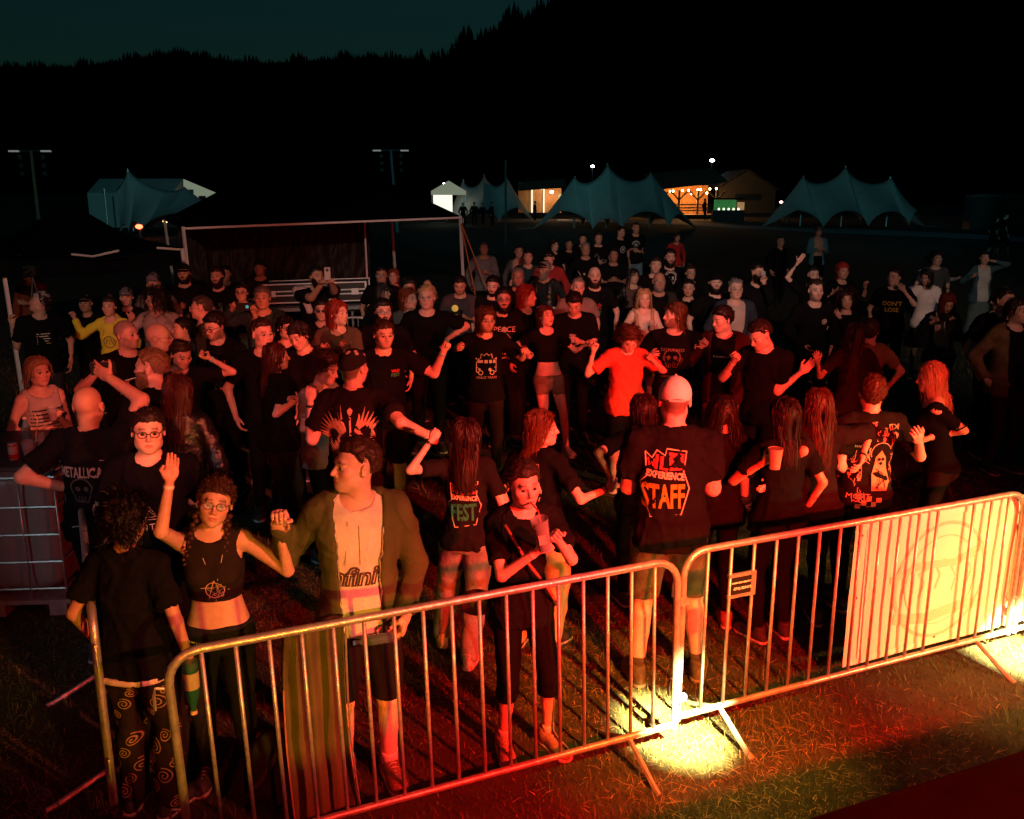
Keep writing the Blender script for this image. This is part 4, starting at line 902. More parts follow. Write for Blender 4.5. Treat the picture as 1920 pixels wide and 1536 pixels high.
# ------------------------------------------------------------------ black canopies
def crinkle(name, a, b_, z0, z1, m, parent, seed=1, amp=.06, nx=90, nz=30):
    V = []
    for j in range(nz+1):
        for i in range(nx+1):
            t = i/nx; z = z0+(z1-z0)*j/nz; P = Vector(a).lerp(Vector(b_), t); V.append((P.x, P.y, z))
    V = np.array(V); n = wob(V, seed, 8, 7, (1.8, 1, .15))+.6*(1-2*np.minimum(1, 2.5*np.abs(wob(V, seed+3, 15, 5, (1.7, 1, .25))))); V[:, 1] += amp*n
    return add(name, mesh_np(name, V, [(j*(nx+1)+i, j*(nx+1)+i+1, (j+1)*(nx+1)+i+1, (j+1)*(nx+1)+i) for j in range(nz) for i in range(nx)]), m, parent)
A = at_y(343, 425, 15.2); B_ = at_y(863, 405, 17.2)
can = empty('black_canopy', ((A.x+B_.x)/2, 16, gz(16)), 'wide black market canopy with a shiny front beam at centre left', 'canopy'); o_ = can.location
A -= o_; B_ -= o_; dv = Vector((B_.x-A.x, B_.y-A.y, 0)).normalized(); nv_ = Vector((-dv.y, dv.x, 0)); dep = 4.4
A2 = A+nv_*dep; B2_ = B_+nv_*dep; pk_ = (A+B_+A2+B2_)/4+Vector((0, 0, 1.05)); pk1 = pk_-dv*.5; pk2 = pk_+dv*.9
b = MB(); b.addm([A, B_, B2_, A2, pk1, pk2], [(0, 1, 5, 4), (1, 2, 5), (2, 3, 4, 5), (3, 0, 4)]); V_ = [v-Vector((0, 0, .03)) for v in (A, B_, B2_, A2, pk1, pk2)]; b.addm(V_, [(4, 5, 1, 0), (5, 2, 1), (5, 4, 3, 2), (4, 0, 3)]); b.build('roof', M_DKTENT, can)
m_alu = mat('aluminium', (.75, .80, .80), rough=.45, metal=.1)
b = MB(); L_ = (B_-A).length; mid = (A+B_)/2; rotm = Matrix.Rotation(math.atan2(dv.y, dv.x), 3, 'Z') @ Matrix.Rotation(-math.asin((B_.z-A.z)/L_), 3, 'Y')
b.box(mid-Vector((0, .03, .03)), (L_, .035, .035), rotm); b.build('front_beam', m_alu, can)
for q, P in enumerate((A, B_, A2, B2_)):
    b = MB(); z0 = gz(P.y+o_.y)-o_.z; b.tube([P+Vector((0, 0, 0)), Vector((P.x+(.08 if q % 2 else .12), P.y-.15 if q < 2 else P.y, z0))], .03, 4); b.build('post', m_alu, can)
c_ = A+nv_*dep; b = MB(); P = A+dv*3.6+nv_*2; b.tube([Vector((P.x, P.y, B_.z-.05)), Vector((P.x+.02, P.y, -.1))], .02, 6); b.build('post', m_alu, can)
m_tarp = mat('crinkled_tarp', (.020, .016, .013), rough=.5, bump=.3, bscale=5, spec=.12)
crinkle('back_wall', A+nv_*2.6+dv*.1, A+nv_*2.6+dv*3.85, gz(18)-o_.z, A.z+.1, m_tarp, can, 4, .055)
b = MB(); s0 = B_+Vector((0, 0, -.1)); b.tube([s0, s0+Vector((.9, -1.2, -2.1))], .012, 5); b.tube([s0, s0+Vector((.5, -1.4, -2.1))], .012, 5); b.build('guy_rope', mat('orange_rope', (.5, .16, .05)), can)
# left canopy
C0 = at_y(0, 487, 11.6); C1 = at_y(341, 466, 13.0)
canl = empty('black_canopy', (-5.2, 12.5, gz(12.5)), 'black pop-up canopy with bright folding struts at the far left', 'canopy'); o_ = canl.location; C0 -= o_; C1 -= o_; dv = Vector((C1.x-C0.x, C1.y-C0.y, 0)).normalized(); nv_ = Vector((-dv.y, dv.x, 0)); E0 = C0-dv*.1; E1 = C1; E2 = C1+nv_*3; E3 = E0+nv_*3
pkl = at_y(128, 378, 13.8)-o_
b = MB(); n = 10; VV = []
for (s_, e_) in ((E0, E1), (E1, E2), (E2, E3), (E3, E0)):
    for i in range(n):
        t = i/n; P = s_.lerp(e_, t); VV.append(P-Vector((0, 0, .06*math.sin(math.pi*t))))
ring2 = [P.lerp(pkl, .5)-Vector((0, 0, .14)) for P in VV]; nn = len(VV)
b.addm(VV+ring2+[pkl], [(i, (i+1) % nn, nn+(i+1) % nn, nn+i) for i in range(nn)]+[(nn+i, nn+(i+1) % nn, 2*nn) for i in range(nn)]); b.build('roof', M_DKTENT, canl, smooth=True)
b = MB(); 
for i in range(nn): 
    P, Q_ = VV[i], VV[(i+1) % nn]; b.addm([P, Q_, Q_-Vector((0, 0, .22)), P-Vector((0, 0, .22))], [(0, 3, 2, 1)])
b.build('valance', M_DKTENT, canl)
def pxl(x, y, D=11.9): return at_y(x, y, D)-o_
for seg in (((0, 484), (36, 481)), ((134, 477), (174, 481), (223, 470)), ((294, 465), (338, 468))):
    b = MB(); b.tube([pxl(*q) for q in seg], .014, 4); b.build('folding_strut', m_alu, canl)
for x, y, D in ((3, 485, 11.7), (341, 466, 13.0)):
    P = pxl(x, y, D); b = MB(); b.tube([P, Vector((P.x+.05, P.y, -.1))], .03, 4); b.build('post', m_alu, canl)
# flight case on legs
fc = empty('flight_case', at_y(596, 545, 13.6), 'long black flight case with silver edges behind the phone filmer', 'case'); fc.rotation_euler = (0, R(-1.5), R(4)); Wc, Dc, Hc = 1.48, .55, .27
b = MB(); b.box((0, 0, 0), (Wc, Dc, Hc)); b.build('case_body', M_BLACK, fc)
b = MB()
for y in (-Dc/2, Dc/2):
    for z in (-Hc/2, -.03, .03, Hc/2): b.box((0, y, z), (Wc+.02, .028, .018))
for x in (-Wc/2, Wc/2):
    for y in (-Dc/2, Dc/2): b.box((x, y, 0), (.028, .03, Hc+.02))
b.build('edge_trim', m_alu, fc)
for x in (-.62, .58): b = MB(); b.box((x, -Dc/2-.02, .0), (.10, .02, .09)); b.build('latch', m_alu, fc)
b = MB(); b.box((0, -.05, -Hc/2-.10), (Wc*.96, Dc, .05)); b.build('tray', mat('teal_table', (.25, .3, .3)), fc)
for x in (-.5, 0, .5): b = MB(); b.tube([(x, -.1, -Hc/2-.1), (x, -.1, -1.9)], .02, 6); b.build('leg', mat('teal_table', (.25, .3, .3)), fc)
# ------------------------------------------------------------------ crowd barriers
HB = 1.1; RB = .0195
def barrier(P0, P1, label, n=18, lean=(0, 0),  skip=(), group='steel crowd barriers in front of the stage', feet=True, hook=True, m=M_METAL, zb=.15):
    P0 = Vector(P0); P1 = Vector(P1); L_ = (P1-P0).length; ang = math.atan2(P1.y-P0.y, P1.x-P0.x); root = empty('crowd_barrier', (P0.x-lean[0], P0.y-lean[1], 0), label, 'barrier', group, ang)
    # lean rotates the panel about its base line
    if lean[0]: root.rotation_euler = (0, R(lean[0]*0), ang)
    sh = lean[0]; X = lambda x, z: Vector((x+sh*(z-HB)/HB*-1*0+sh*(1-z/HB)*-1, 0, z)) if False else Vector((x+sh*z/HB, 0, z))
    r = .13; pts = [X(0, zb-.02), X(0, HB-r)]+[X(r-r*math.cos(t), HB-r+r*math.sin(t)) for t in (.3, .6, .9, 1.2)]+[X(r, HB), X(L_-r, HB)]+[X(L_-r+r*math.sin(t), HB-r+r*math.cos(t)) for t in (.35, .7, 1.0, 1.3)]+[X(L_, HB-r), X(L_, zb-.02)]
    b = MB(); b.tube(pts, RB, 10); b.build('frame', m, root, smooth=True)
    b = MB(); b.tube([X(0, zb), X(L_, zb)], RB*.9, 10); b.build('bottom_rail', m, root, smooth=True)
    bb = MB(); bb.tube([X(0, zb), X(0, HB)], .0095, 8); bm_ = bb.mesh('bar', True)
    for i in range(1, n):
        if i in skip: continue
        add('bar', bm_, m, root, loc=(L_*i/n, 0, 0))
    if feet:
        for x in (.28, L_-.28):
            b = MB(); b.tube([(x+sh*.1, -.30, .0), (x+sh*.1, -.26, .012), (x+sh*.14, 0, zb-.012), (x+sh*.1, .26, .012), (x+sh*.1, .30, .0)], .016, 6); b.build('foot', m, root, smooth=True)
    if hook:
        for x, z, s_ in ((0, .95, -1), (0, .38, -1)):
            p = X(x, z); b = MB(); b.tube([p, p+Vector((-.055, -.0, .012)), p+Vector((-.062, 0, -.02)), p+Vector((-.062, 0, -.085))], .007, 6); b.build('hook', m, root, smooth=True)
        for x, z in ((L_, .86), (L_, .30)): p = X(x, z); b = MB(); b.box(p+Vector((.04, 0, 0)), (.05, .03, .035)); b.build('eye_plate', m, root)
    return root, L_, ang, X
T1a, T1b = at_z(283, 1226, HB), at_z(1262, 1047, HB)
bar1 = barrier((T1a.x+.06, T1a.y, 0), (T1b.x+.02, T1b.y, 0), 'steel barrier with a green coat hung on it, in front of the boy', lean=(-.03, 0))
T2a, T2b = at_z(1284, 1037, HB), at_z(1925, 922, HB)
bar2 = barrier((T2a.x, T2a.y, 0), (T2b.x, T2b.y, 0), 'steel barrier with a black plate and a pale banner on its right half', n=17, skip=(13,))
T3b = T2b+(T2b-T2a).normalized()*2.4
bar3 = barrier((T2b.x+.05, T2b.y+.02, 0), (T3b.x, T3b.y, 0), 'steel barrier running out of the picture past the banner')
n0 = at_z(172, 1150, HB); f0 = at_z(152, 948, HB)
bar0 = barrier((n0.x, n0.y, 0), (f0.x, f0.y, 0), 'steel barrier seen end on beside the pale water tank', n=17)
# plate on barrier 2
root, L_, ang, X = bar2
px_ = L_/17; x0, x1 = px_*2, px_*3; pl = MB(); pl.box(((x0+x1)/2, -.006, .86), (x1-x0, .006, .115)); plate = pl.build('sign_plate', M_BLACK, root)
b = MB(); 
for z in (.80, .92): b.box(((x0+x1)/2, -.004, z), (x1-x0+.03, .016, .018))
b.box((x1, -.004, .86), (.03, .018, .14)); b.build('sign_frame', M_METAL, root)
def flat_text(body, size, parent, loc, rot, m, col=None, bold=0., name='lettering'):
    V, Fc = text_polys(body, size, bold=bold); o = add(name, mesh_np(name, [(x, y, 0) for x, y in V], Fc, False), m, parent, col, loc, rot); return o
M_WHITE = mat('white_paint', (.8, .78, .74), rough=.6)
flat_text('www.eurotent.ro', .0185, plate, ((x0+x1)/2, -.0105, .878), (math.pi/2, 0, 0), M_WHITE, bold=.0006)
flat_text('0742 829419', .0215, plate, ((x0+x1)/2+.004, -.0105, .842), (math.pi/2, 0, 0), M_WHITE, bold=.0006)
# banner behind the bars of barrier 2
ban_x0 = px_*8.05; n = 120; k = 44; V = []
for j in range(k+1):
    for i in range(n+1):
        x = ban_x0+(L_+.25-ban_x0)*i/n; z = .165+(.90)*j/k; V.append((x-.012*(1-j/k), .024, z))
V = np.array(V); yy = .006*wob(V, 3, 7, 5, (1.3, 1, .7))+.0022*wob(V, 8, 22, 5, (1.2, 1, .8)); V[:, 1] += .016+yy
bn = add('banner', mesh_np('banner', V, [(j*(n+1)+i, j*(n+1)+i+1, (j+1)*(n+1)+i+1, (j+1)*(n+1)+i) for j in range(k) for i in range(n)]), mat('banner_vinyl', (.78, .74, .66), rough=.55, bump=.15, bscale=7, spec=.3), loc=root.location, rot=root.rotation_euler)
tag(bn, 'pale vinyl banner stretched along the right barrier', 'banner')
bvb = BVHTree.FromPolygons([tuple(v) for v in V], [tuple(p.vertices) for p in bn.data.polygons])
def on_banner(P, col, name='banner_print', off=.003):
    pv = []; ok = []
    for x, z in P[0]:
        h = bvb.ray_cast(Vector((x, -1, z)), Vector((0, 1, 0))); ok.append(h[0] is not None); pv.append((x, h[0].y-off, z) if h[0] else (0, 0, 0))
    add(name, mesh_np(name, pv, [f for f in P[1] if all(ok[i] for i in f)], False), M_PRINT, bn, col)
cxb, czb = ban_x0+.72, .60
def ring(cx_, cz_, rr, w_, n_=64): return stroke([(cx_+rr*math.cos(2*math.pi*t/n_), cz_+rr*math.sin(2*math.pi*t/n_)) for t in range(n_+1)], w_)
on_banner(ring(cxb, czb, .37, .022), (.66, .52, .42)); on_banner(ring(cxb, czb, .29, .008), (.68, .56, .46))
on_banner(stroke([(cxb-.42, .66), (cxb-.2, .72), (cxb+.1, .70), (cxb+.35, .78)], .05), (.70, .57, .46)); on_banner(stroke([(cxb-.36, .40), (cxb-.1, .36), (cxb+.2, .40), (cxb+.4, .38)], .07), (.70, .57, .46))
for (x, z) in ((.4, .62), (.55, .6), (.68, .64), (.82, .6), (.95, .63)): on_banner(stroke([(ban_x0+x, z-.09), (ban_x0+x+.03, z), (ban_x0+x-.02, z+.07), (ban_x0+x+.06, z+.09)], .018), (.70, .60, .5))
on_banner(stroke([(ban_x0+.02, 1.04), (L_, 1.04)], .035), (.85, .82, .74), 'hem'); on_banner(stroke([(ban_x0+.02, .19), (L_, .19)], .035), (.85, .82, .74), 'hem')
on_banner(stroke([(ban_x0+.10, .19), (ban_x0+.10, 1.04)], .02), (.85, .82, .74), 'hem')
for x, z in ((.05, .99), (.05, .60), (.85, 1.03), (.40, .20), (.72, .215)): on_banner(ring(ban_x0+x, z, .004, .008, 10), (.03, .02, .02), 'eyelet', .004)
# coat hung over barrier 1
def coat():
    root, L_, ang, X = bar1; n = 46; k = 40; V = []
    for j in range(k+1):
        t = j/k
        for i in range(n+1):
            u = i/n; w_ = .25+.04*t; x = .455+u*w_-.02*math.sin(t*3); z = 1.085-t*.98-.02*math.sin(u*5); V.append((x, 0, z))
    V = np.array(V); u = (V[:, 0]-.455)/.28; V[:, 1] = .05+.018*np.sin(u*11+1.5*V[:, 2])+.009*np.sin(u*23+3*V[:, 2])+.03*wob(V, 5, 9, 6)+.03*(1.09-V[:, 2])
    top_ = []; Fc = [(j*(n+1)+i, (j+1)*(n+1)+i, (j+1)*(n+1)+i+1, j*(n+1)+i+1) for j in range(k) for i in range(n)]
    V2 = V.copy(); V2[:, 1] += .045; n0 = len(V); F2 = [tuple(a+n0 for a in f)[::-1] for f in Fc]; rim = [(j*(n+1), n0+j*(n+1), n0+(j+1)*(n+1), (j+1)*(n+1)) for j in range(k)]+[(j*(n+1)+n, (j+1)*(n+1)+n, n0+(j+1)*(n+1)+n, n0+j*(n+1)+n) for j in range(k)]+[(i, i+1, n0+i+1, n0+i) for i in range(n)]
    o = add('coat', mesh_np('coat', np.concatenate([V, V2]), Fc+F2+rim), M_CLOTH, None, (.10, .085, .035), loc=root.location, rot=root.rotation_euler); tag(o, 'olive green coat hanging from the barrier left of the shorts wearer', 'coat')
    pts = [V[j*(n+1)+n]+np.array([.004, -.02, 0]) for j in range(0, k+1, 2)]; b = MB(); b.tube(pts, .0045, 5); b.build('zip', M_METAL, o, smooth=True)
    pts = [V[j*(n+1)]+np.array([-.004, -.02, 0]) for j in range(12, k+1, 2)]; b = MB(); b.tube(pts, .0035, 5); b.build('piping', mat('piping', (.4, .15, .08)), o, smooth=True)
    # bag on the grass beside it
    f = Field((-.25, -.15, 0), (.25, .2, .42), .014); f.ell((0, 0, .16), (.2, .13, .2), .02); f.ell((.05, -.08, .12), (.13, .08, .11), .03); f.ell((-.12, .0, .1), (.1, .1, .12), .04); f.plane((0, 0, .005), (0, 0, -1)); Vb, Qb = f.mesh(); Vb += vnormals(Vb, Qb)*(wob(Vb, 2, 28)*.012)[:, None]
    p = at_z(520, 1530, 0); bg_ = add('backpack', mesh_np('backpack', Vb, Qb), M_CLOTH, None, (.05, .055, .03), loc=(p.x, p.y+.15, 0)); tag(bg_, 'dark green backpack lying on the grass behind the hung coat', 'backpack')
    b = MB(); b.tube([(-.16, -.1, .06), (-.06, -.16, .2), (.02, -.14, .33)], .012, 6); b.tube([(.12, -.16, .04), (.16, -.13, .16), (.13, -.08, .28)], .012, 6); b.build('strap', mat('strap_dark', (.10, .06, .03)), bg_, smooth=True)
coat()
# stage edge, bottom right
p0, p1, p2 = at_z(1440, 1560, .95), at_z(1960, 1395, .95), at_z(2100, 1700, .95)
b = MB(); q0, q1 = p0+(p0-p1).normalized()*2.5, p1+(p1-p0).normalized()*2; off = Vector((.9, -2.2, 0))
V_ = [q0, q1, q1+off, q0+off]; V_ = [Vector((v.x, v.y, .95)) for v in V_]+[Vector((v.x, v.y, .0)) for v in V_]
b.addm(V_, [(3, 2, 1, 0), (0, 1, 5, 4), (1, 2, 6, 5), (3, 0, 4, 7), (2, 3, 7, 6)])
tag(b.build('stage_deck', mat('stage_floor', (.0015, .0015, .0015), rough=1, spec=.05, bump=.2, bscale=120, var=.3)), kind='structure')
# cable ramps across the grass
def cable(pts, r, label, m):
    P = [at_z(x, y, .012) for x, y in pts]; P = [Vector((p.x, p.y, gz(p.y)+r*.6)) for p in P]; b = MB(); b.tube(P, r, 6); tag(b.build('cable_duct', m, smooth=True), label, 'cable')
m_duct = mat('duct', (.22, .11, .06), rough=.6, var=.4, vscale=8)
cable([(1046, 820), (1070, 826), (1100, 832), (1135, 846), (1165, 862), (1185, 874)], .035, 'brown cable duct on the grass by the red shirt dancer', m_duct)
cable([(1380, 955), (1410, 970), (1440, 986), (1475, 1002), (1500, 1012)], .03, 'brown cable duct on the grass behind the barrier sign', m_duct)
# ------------------------------------------------------------------ pale water tank in a cage, with drinks on top
tp = at_z(8, 1152, .06); IW, ID, IH = 1.0, 1.0, 1.02
ibc = empty('water_tank', (at_z(118, 1150, .05).x-IW/2, at_z(118, 1150, .05).y+ID/2, 0), 'pale plastic water tank in a steel cage at the left edge', 'tank'); ibc.rotation_euler = (0, 0, R(4))
f = Field((-.54, -.54, .1), (.54, .54, 1.16), .03)
w_, X_, Y_, Z_ = f.win((-1, -1, 0), (1, 1, 2)); rp = .022*np.cos(X_*2*np.pi/.25)+.022*np.cos(Y_*2*np.pi/.25)
q = ((np.abs(X_)/.47)**7+(np.abs(Y_)/.47)**7+(np.abs(Z_-.62)/.46)**7)**(1/7); f.F[w_] = ((q-1)*.45+rp*.5*(np.abs(Z_-.62) < .40)).astype(np.float32)
Vt, Qt = f.mesh(); add('tank_body', mesh_np('tank_body', Vt, Qt), mat('milky_plastic', (.20, .22, .21), rough=.35, spec=.5, var=.1), ibc)
b = MB(); S = .49
for z in (.22, .42, .62, .82, 1.03):
    b.tube([(-S, -S, z), (S, -S, z), (S, S, z), (-S, S, z), (-S, -S, z)], .009 if z < 1 else .014, 6)
b.build('cage_ring', M_METAL, ibc)
bb = MB(); bb.tube([(0, 0, .15), (0, 0, 1.03)], .008, 6); cm = bb.mesh('cage_bar', True)
for x in (-.49, -.25, 0, .25, .49):
    for y in (-S, S): add('cage_bar', cm, M_METAL, ibc, loc=(x, y, 0)); add('cage_bar', cm, M_METAL, ibc, loc=(y, x, 0)) if abs(x) < .4 else None
b = MB(); 
for x in (-.42, 0, .42): b.box((x, 0, .07), (.12, 1.0, .10))
b.box((0, 0, .13), (1.04, 1.04, .03)); b.build('pallet', M_METAL, ibc)
b = MB(); b.box((0, 0, 1.10), (1.02, 1.02, .025)); b.build('top_board', mat('board_dark', (.07, .06, .055), rough=.6), ibc)
TOPZ = 1.115
b = MB(); b.tube([(-.95, -.75, .0), (-.50, -.60, 1.0)], .035, 4); tag(b.build('timber_prop', mat('dark_red_wood', (.06, .015, .01)), loc=ibc.location), 'dark red timber leaning against the left of the tank', 'timber')
def on_tank(px, py): p = at_z(px, py, TOPZ); return (p.x, p.y, TOPZ)
can_ = empty('drink_can', on_tank(27, 862), 'red and white drink can on the tank, leftmost of the drinks', 'can')
b = MB(); b.lathe([(.001, .002), (.027, .002), (.033, .012), (.033, .112), (.027, .122)], n=16); b.build('can_body', mat('can_white', (.6, .5, .42), rough=.3), can_, smooth=True); b = MB(); b.lathe([(.0335, .012), (.0335, .045)], n=16); b.lathe([(.0335, .10), (.0335, .112)], n=16); b.build('can_print', mat('can_red', (.5, .02, .015), rough=.3), can_, smooth=True); b = MB(); b.lathe([(.027, .122), (.001, .119)], n=16); b.build('can_lid', M_METAL, can_)
def cup(loc, label, drink=(.25, .03, .02), r=.036, h=.11, fill=.5, tagit=True, cat='cup'):
    root = empty('plastic_cup', loc, label, cat); b = MB(); b.lathe([(.001, .003), (r*.75, .003), (r, h), (r*1.04, h)], n=14); b.build('cup_wall', M_GLASS, root, smooth=True)
    b = MB(); b.lathe([(.001, .006), (r*.72, .006), (r*(.72+.25*fill), h*fill), (.001, h*fill)], n=14); b.build('drink', mat('drink_%d' % int(drink[0]*99), drink, rough=.1), root, smooth=True); return root
c1 = cup(on_tank(55, 858), 'clear plastic cup of red drink beside the drink can', r=.042, h=.12); cup(on_tank(77, 840), 'smaller cup of red drink with a yellow straw behind the bottle', r=.035)
b = MB(); b.tube([(0, 0, .02), (.05, -.01, .24), (.035, -.01, .28)], .004, 6); st_ = b.build('drinking_straw', mat('yellow_straw', (.7, .5, .15)), loc=on_tank(66, 848)); tag(st_, 'yellow bendy straw standing among the drinks on the tank', 'straw')
def bottle(loc, label, col, h=.25, rot=None, capc=(.7, .7, .7), r=.033, lab=None, m=None):
    root = empty('bottle', loc, label, 'bottle'); 
    if rot is not None: root.rotation_euler = rot
    b = MB(); b.lathe([(.001, 0), (r, .004), (r, h*.55), (r*.9, h*.66), (r*.4, h*.86), (r*.38, h*.95)], n=14); b.build('bottle_glass', m or glassm('bottle_'+'_'.join(str(int(c*99)) for c in col), col, .05, .75), root, smooth=True)
    b = MB(); b.lathe([(r*.44, h*.93), (r*.44, h), (.001, h)], n=12); b.build('bottle_cap', mat('cap_%d%d' % (int(capc[0]*9), int(capc[1]*9)), capc), root)
    if lab: b = MB(); b.lathe([(r*1.02, h*.2), (r*1.02, h*.5)], n=14); b.build('bottle_label', mat('label_%d' % int(lab[0]*99), lab), root, smooth=True)
    return root
bottle(on_tank(53, 842), 'blue tinted water bottle on the tank behind the cup', (.15, .35, .42), .24)
b = MB(); b.lathe([(.001, .002), (.075, .002), (.10, .05), (.103, .05)], n=18); tag(b.build('bowl', M_GLASS, smooth=True, loc=on_tank(105, 838)), 'shallow clear bowl at the right corner of the tank', 'bowl')
# ------------------------------------------------------------------ grass blades
def grass(name, n, x0, x1, y0, y1, hgt, wid, seed, label, keep=None):
    r = np.random.default_rng(seed); x = x0+(x1-x0)*r.random(n); y = y0+(y1-y0)*r.random(n)**1.15
    k = np.abs(x-.0) < y*.62+.8; x, y = x[k], y[k]; P0 = np.stack([x, y, np.interp(y, ys, [gz(v) for v in ys])], 1)
    pn = wob(P0, seed, 1.6, 5); dens = r.random(len(x)) < .62+.4*pn; P0 = P0[dens]; n = len(P0); pn = pn[dens]; scl = 1+.5*wob(P0, seed+3, 3.3, 4)
    straw = r.random(n) < (.16+.26*pn); a = r.random(n)*6.28; tilt = np.where(straw, 1.3+.25*r.random(n), .35+.75*r.random(n)); L = hgt*(.35+1.3*r.random(n)**1.6)*np.clip(scl, .4, 1.6)*np.where(straw, 1.3, 1)
    d = np.stack([np.cos(a)*np.sin(tilt), np.sin(a)*np.sin(tilt), np.cos(tilt)], 1); s = np.stack([-np.sin(a), np.cos(a), np.zeros(n)], 1)*(wid*(.6+.8*r.random(n)))[:, None]
    mid = P0+d*(L*.55)[:, None]+np.array([0, 0, .004]); tip = P0+d*L[:, None]; tip[:, 2] -= L*.22*np.sin(tilt); tip[:, 2] = np.maximum(tip[:, 2], P0[:, 2]+.004)
    V = np.stack([P0-s, P0+s, mid+s*.7, mid-s*.7, tip], 1).reshape(-1, 3); b = np.arange(n)*5
    q = np.stack([b, b+1, b+2, b+3], 1); t = np.stack([b+3, b+2, b+4], 1)
    me = bpy.data.meshes.new(name); me.vertices.add(len(V)); me.vertices.foreach_set('co', V.astype(np.float32).ravel()); L_ = np.concatenate([np.concatenate([q, t], 1).ravel()]); me.loops.add(len(L_)); me.loops.foreach_set('vertex_index', L_.astype(np.int32)); me.polygons.add(2*n)
    st_ = np.stack([np.arange(n)*7, np.arange(n)*7+4], 1).ravel(); me.polygons.foreach_set('loop_start', st_.astype(np.int32)); me.polygons.foreach_set('loop_total', np.tile([4, 3], n).astype(np.int32)); me.update(calc_edges=True)
    g = np.array([.075, .080, .020]); sw_ = np.array([.40, .27, .12]); c = g[None]*(.5+.9*r.random(n))[:, None]; c[straw] = sw_*(.4+.8*r.random(straw.sum()))[:, None]; c = np.repeat(c, 5, 0)
    at = me.color_attributes.new('Col', 'FLOAT_COLOR', 'POINT'); at.data.foreach_set('color', np.concatenate([c, np.ones((len(c), 1))], 1).astype(np.float32).ravel())
    return tag(add(name, me, mat('grass_blade', attr='Col', rough=.6, spec=.3)), label, 'grass', kind='stuff')
grass('grass', 240000, -3.6, 5.4, 2.6, 8.2, .05, .0017, 11, 'trampled short grass with straw around the barriers')
grass('grass', 60000, -9, 10, 8.0, 20, .09, .0055, 12, 'dark trampled meadow grass under the crowd')
print('setting', round(time.time()-T0, 1))
# ================================================================== THE CROWD
BK = (.006, .006, .007); GR = (.16, .17, .17); DG = (.04, .042, .045); WH = (.62, .60, .56); JN = (.05, .08, .13); HB_ = (.028, .014, .008); HD = (.010, .008, .007); HR = (.16, .035, .012); HL = (.40, .26, .13); HG = (.22, .20, .18)
tee = ('tee', BK); P = person; WB = (.75, .72, .65); WBL = (.3, .55, .65)
# ---- front row
p_cur = P(226, 932, 1.60, 170, 'person with black curly hair and spiral patterned trousers, back turned, in the barrier corner', top=('tee', BK), bot=('baggy', (.020, .014, .012)), hair=('curly', (.003, .002, .002)), kind='f', Rr=(364, 1262, .05), hrr='grip', skin='t')
p_brd = P(388, 897, 1.60, 8, 'woman with glasses and two braids raising one hand, in a dark crop tank top', top=('croptank', (.022, .016, .014)), bot=('pants', (.014, .014, .018), M_DENIM), hair=('long', (.05, .022, .012), .10), kind='f', hy=8, hp=-4, hr=14, L=(322, 880, .20), Rr=(522, 985, .14), hl='point', hrr='relax', pl=(-.3, -.4, -1), pr=(.7, -.1, -.9), glasses='shine', braids=True, wrist=(WB, None), skin='p', fat=.12, sole=(.3, .3, .3))
p_inf = P(664, 822, 1.80, 12, 'man in an open olive parka over a white jersey, face turned left', top=('long', (.66, .64, .62)), bot=('shorts', (.012, .010, .012)), hair=('fade', (.045, .02, .012)), jacket=('jacket', (.080, .088, .036)), hy=-68, hp=-4, L=(524, 965, .15), Rr=(757, 1178, .16), hl='grip', hrr='grip', pl=(-.8, .2, -.7), shoes=(.16, .10, .07), sole=(.4, .35, .3), skin='w', seed=204)
p_boy = P(980, 862, 1.62, 22, 'boy in a black tee drinking through a red straw behind the barrier', top=('tee', (.008, .007, .007)), bot=('quarter', BK), hair=('short', (.03, .015, .008)), kind='k', hy=-2, hp=6, hr=-4, L=(1024, 1022, .30), Rr=(1038, 1002, .32), hl='grip', hrr='grip', pl=(-.5, -.1, -1), shoes=(.26, .19, .14), sole=(.6, .55, .48), wrist=(WB, None), skin='w', feet=((-.11, .02), (.15, -.04)), seed=305)
p_stf = P(1268, 708, 1.89, 176, 'large staff man from behind with a white cap worn backwards and denim shorts', top=('tee', (.009, .007, .007)), bot=('shorts', (.085, .10, .05), M_DENIM), hair=('buzz', (.03, .02, .012)), cap=('backcap', (.78, .74, .68)), fat=.42, hp=4, L='chest', Rr='chest', shoes=(.07, .07, .03), sole=(.16, .15, .08), skin='w', feet=((-.20, -.02), (.16, .06)))
# ---- ring of dancers seen from behind
P(1357, 742, 1.64, 188, 'dark haired woman in a black tee close to the right of the white cap man', top=('tee', (.009, .007, .007)), bot=('leggings', BK), hair=('bob', (.016, .008, .006)), kind='f', Rr=(1436, 912, .22), hrr='relax', pr=(-1, .3, -.8), dist=5.75, skin='w', shoes=(.3, .1, .08))
P(1207, 742, 1.62, 185, 'dark haired woman mostly hidden behind the left side of the white cap man', top=tee, bot=('pants', BK), hair=('long', (.02, .008, .006), .4), kind='f', dist=6.1, L=(1150, 905, .1))
p_r29 = P(1012, 770, 1.60, 150, 'auburn haired girl in yellow trousers with her arm out towards the white cap man', top=tee, bot=('baggy', (.55, .48, .22)), hair=('long', (.14, .045, .02), .34), kind='f', hy=-62, Rr=(1150, 912, .05), hrr='relax', wrist=(None, (.3, .05, .05)), skin='w', lean=(0, .04), feet=((-.1, .0), (.12, .12)))
p_r28 = P(872, 788, 1.54, 176, 'long haired girl in baggy grey jeans stepping left, one hand lifted', top=('tee', (.012, .010, .010)), bot=('baggy', (.22, .23, .22), M_DENIM), hair=('long', (.025, .009, .005), .46), kind='f', L=(818, 812, .05), hl='fist', wrist=((.02, .02, .02), None), feet=((-.05, .30), (.20, -.02)), shoes=(.5, .45, .36), sole=(.55, .5, .4), skin='w')
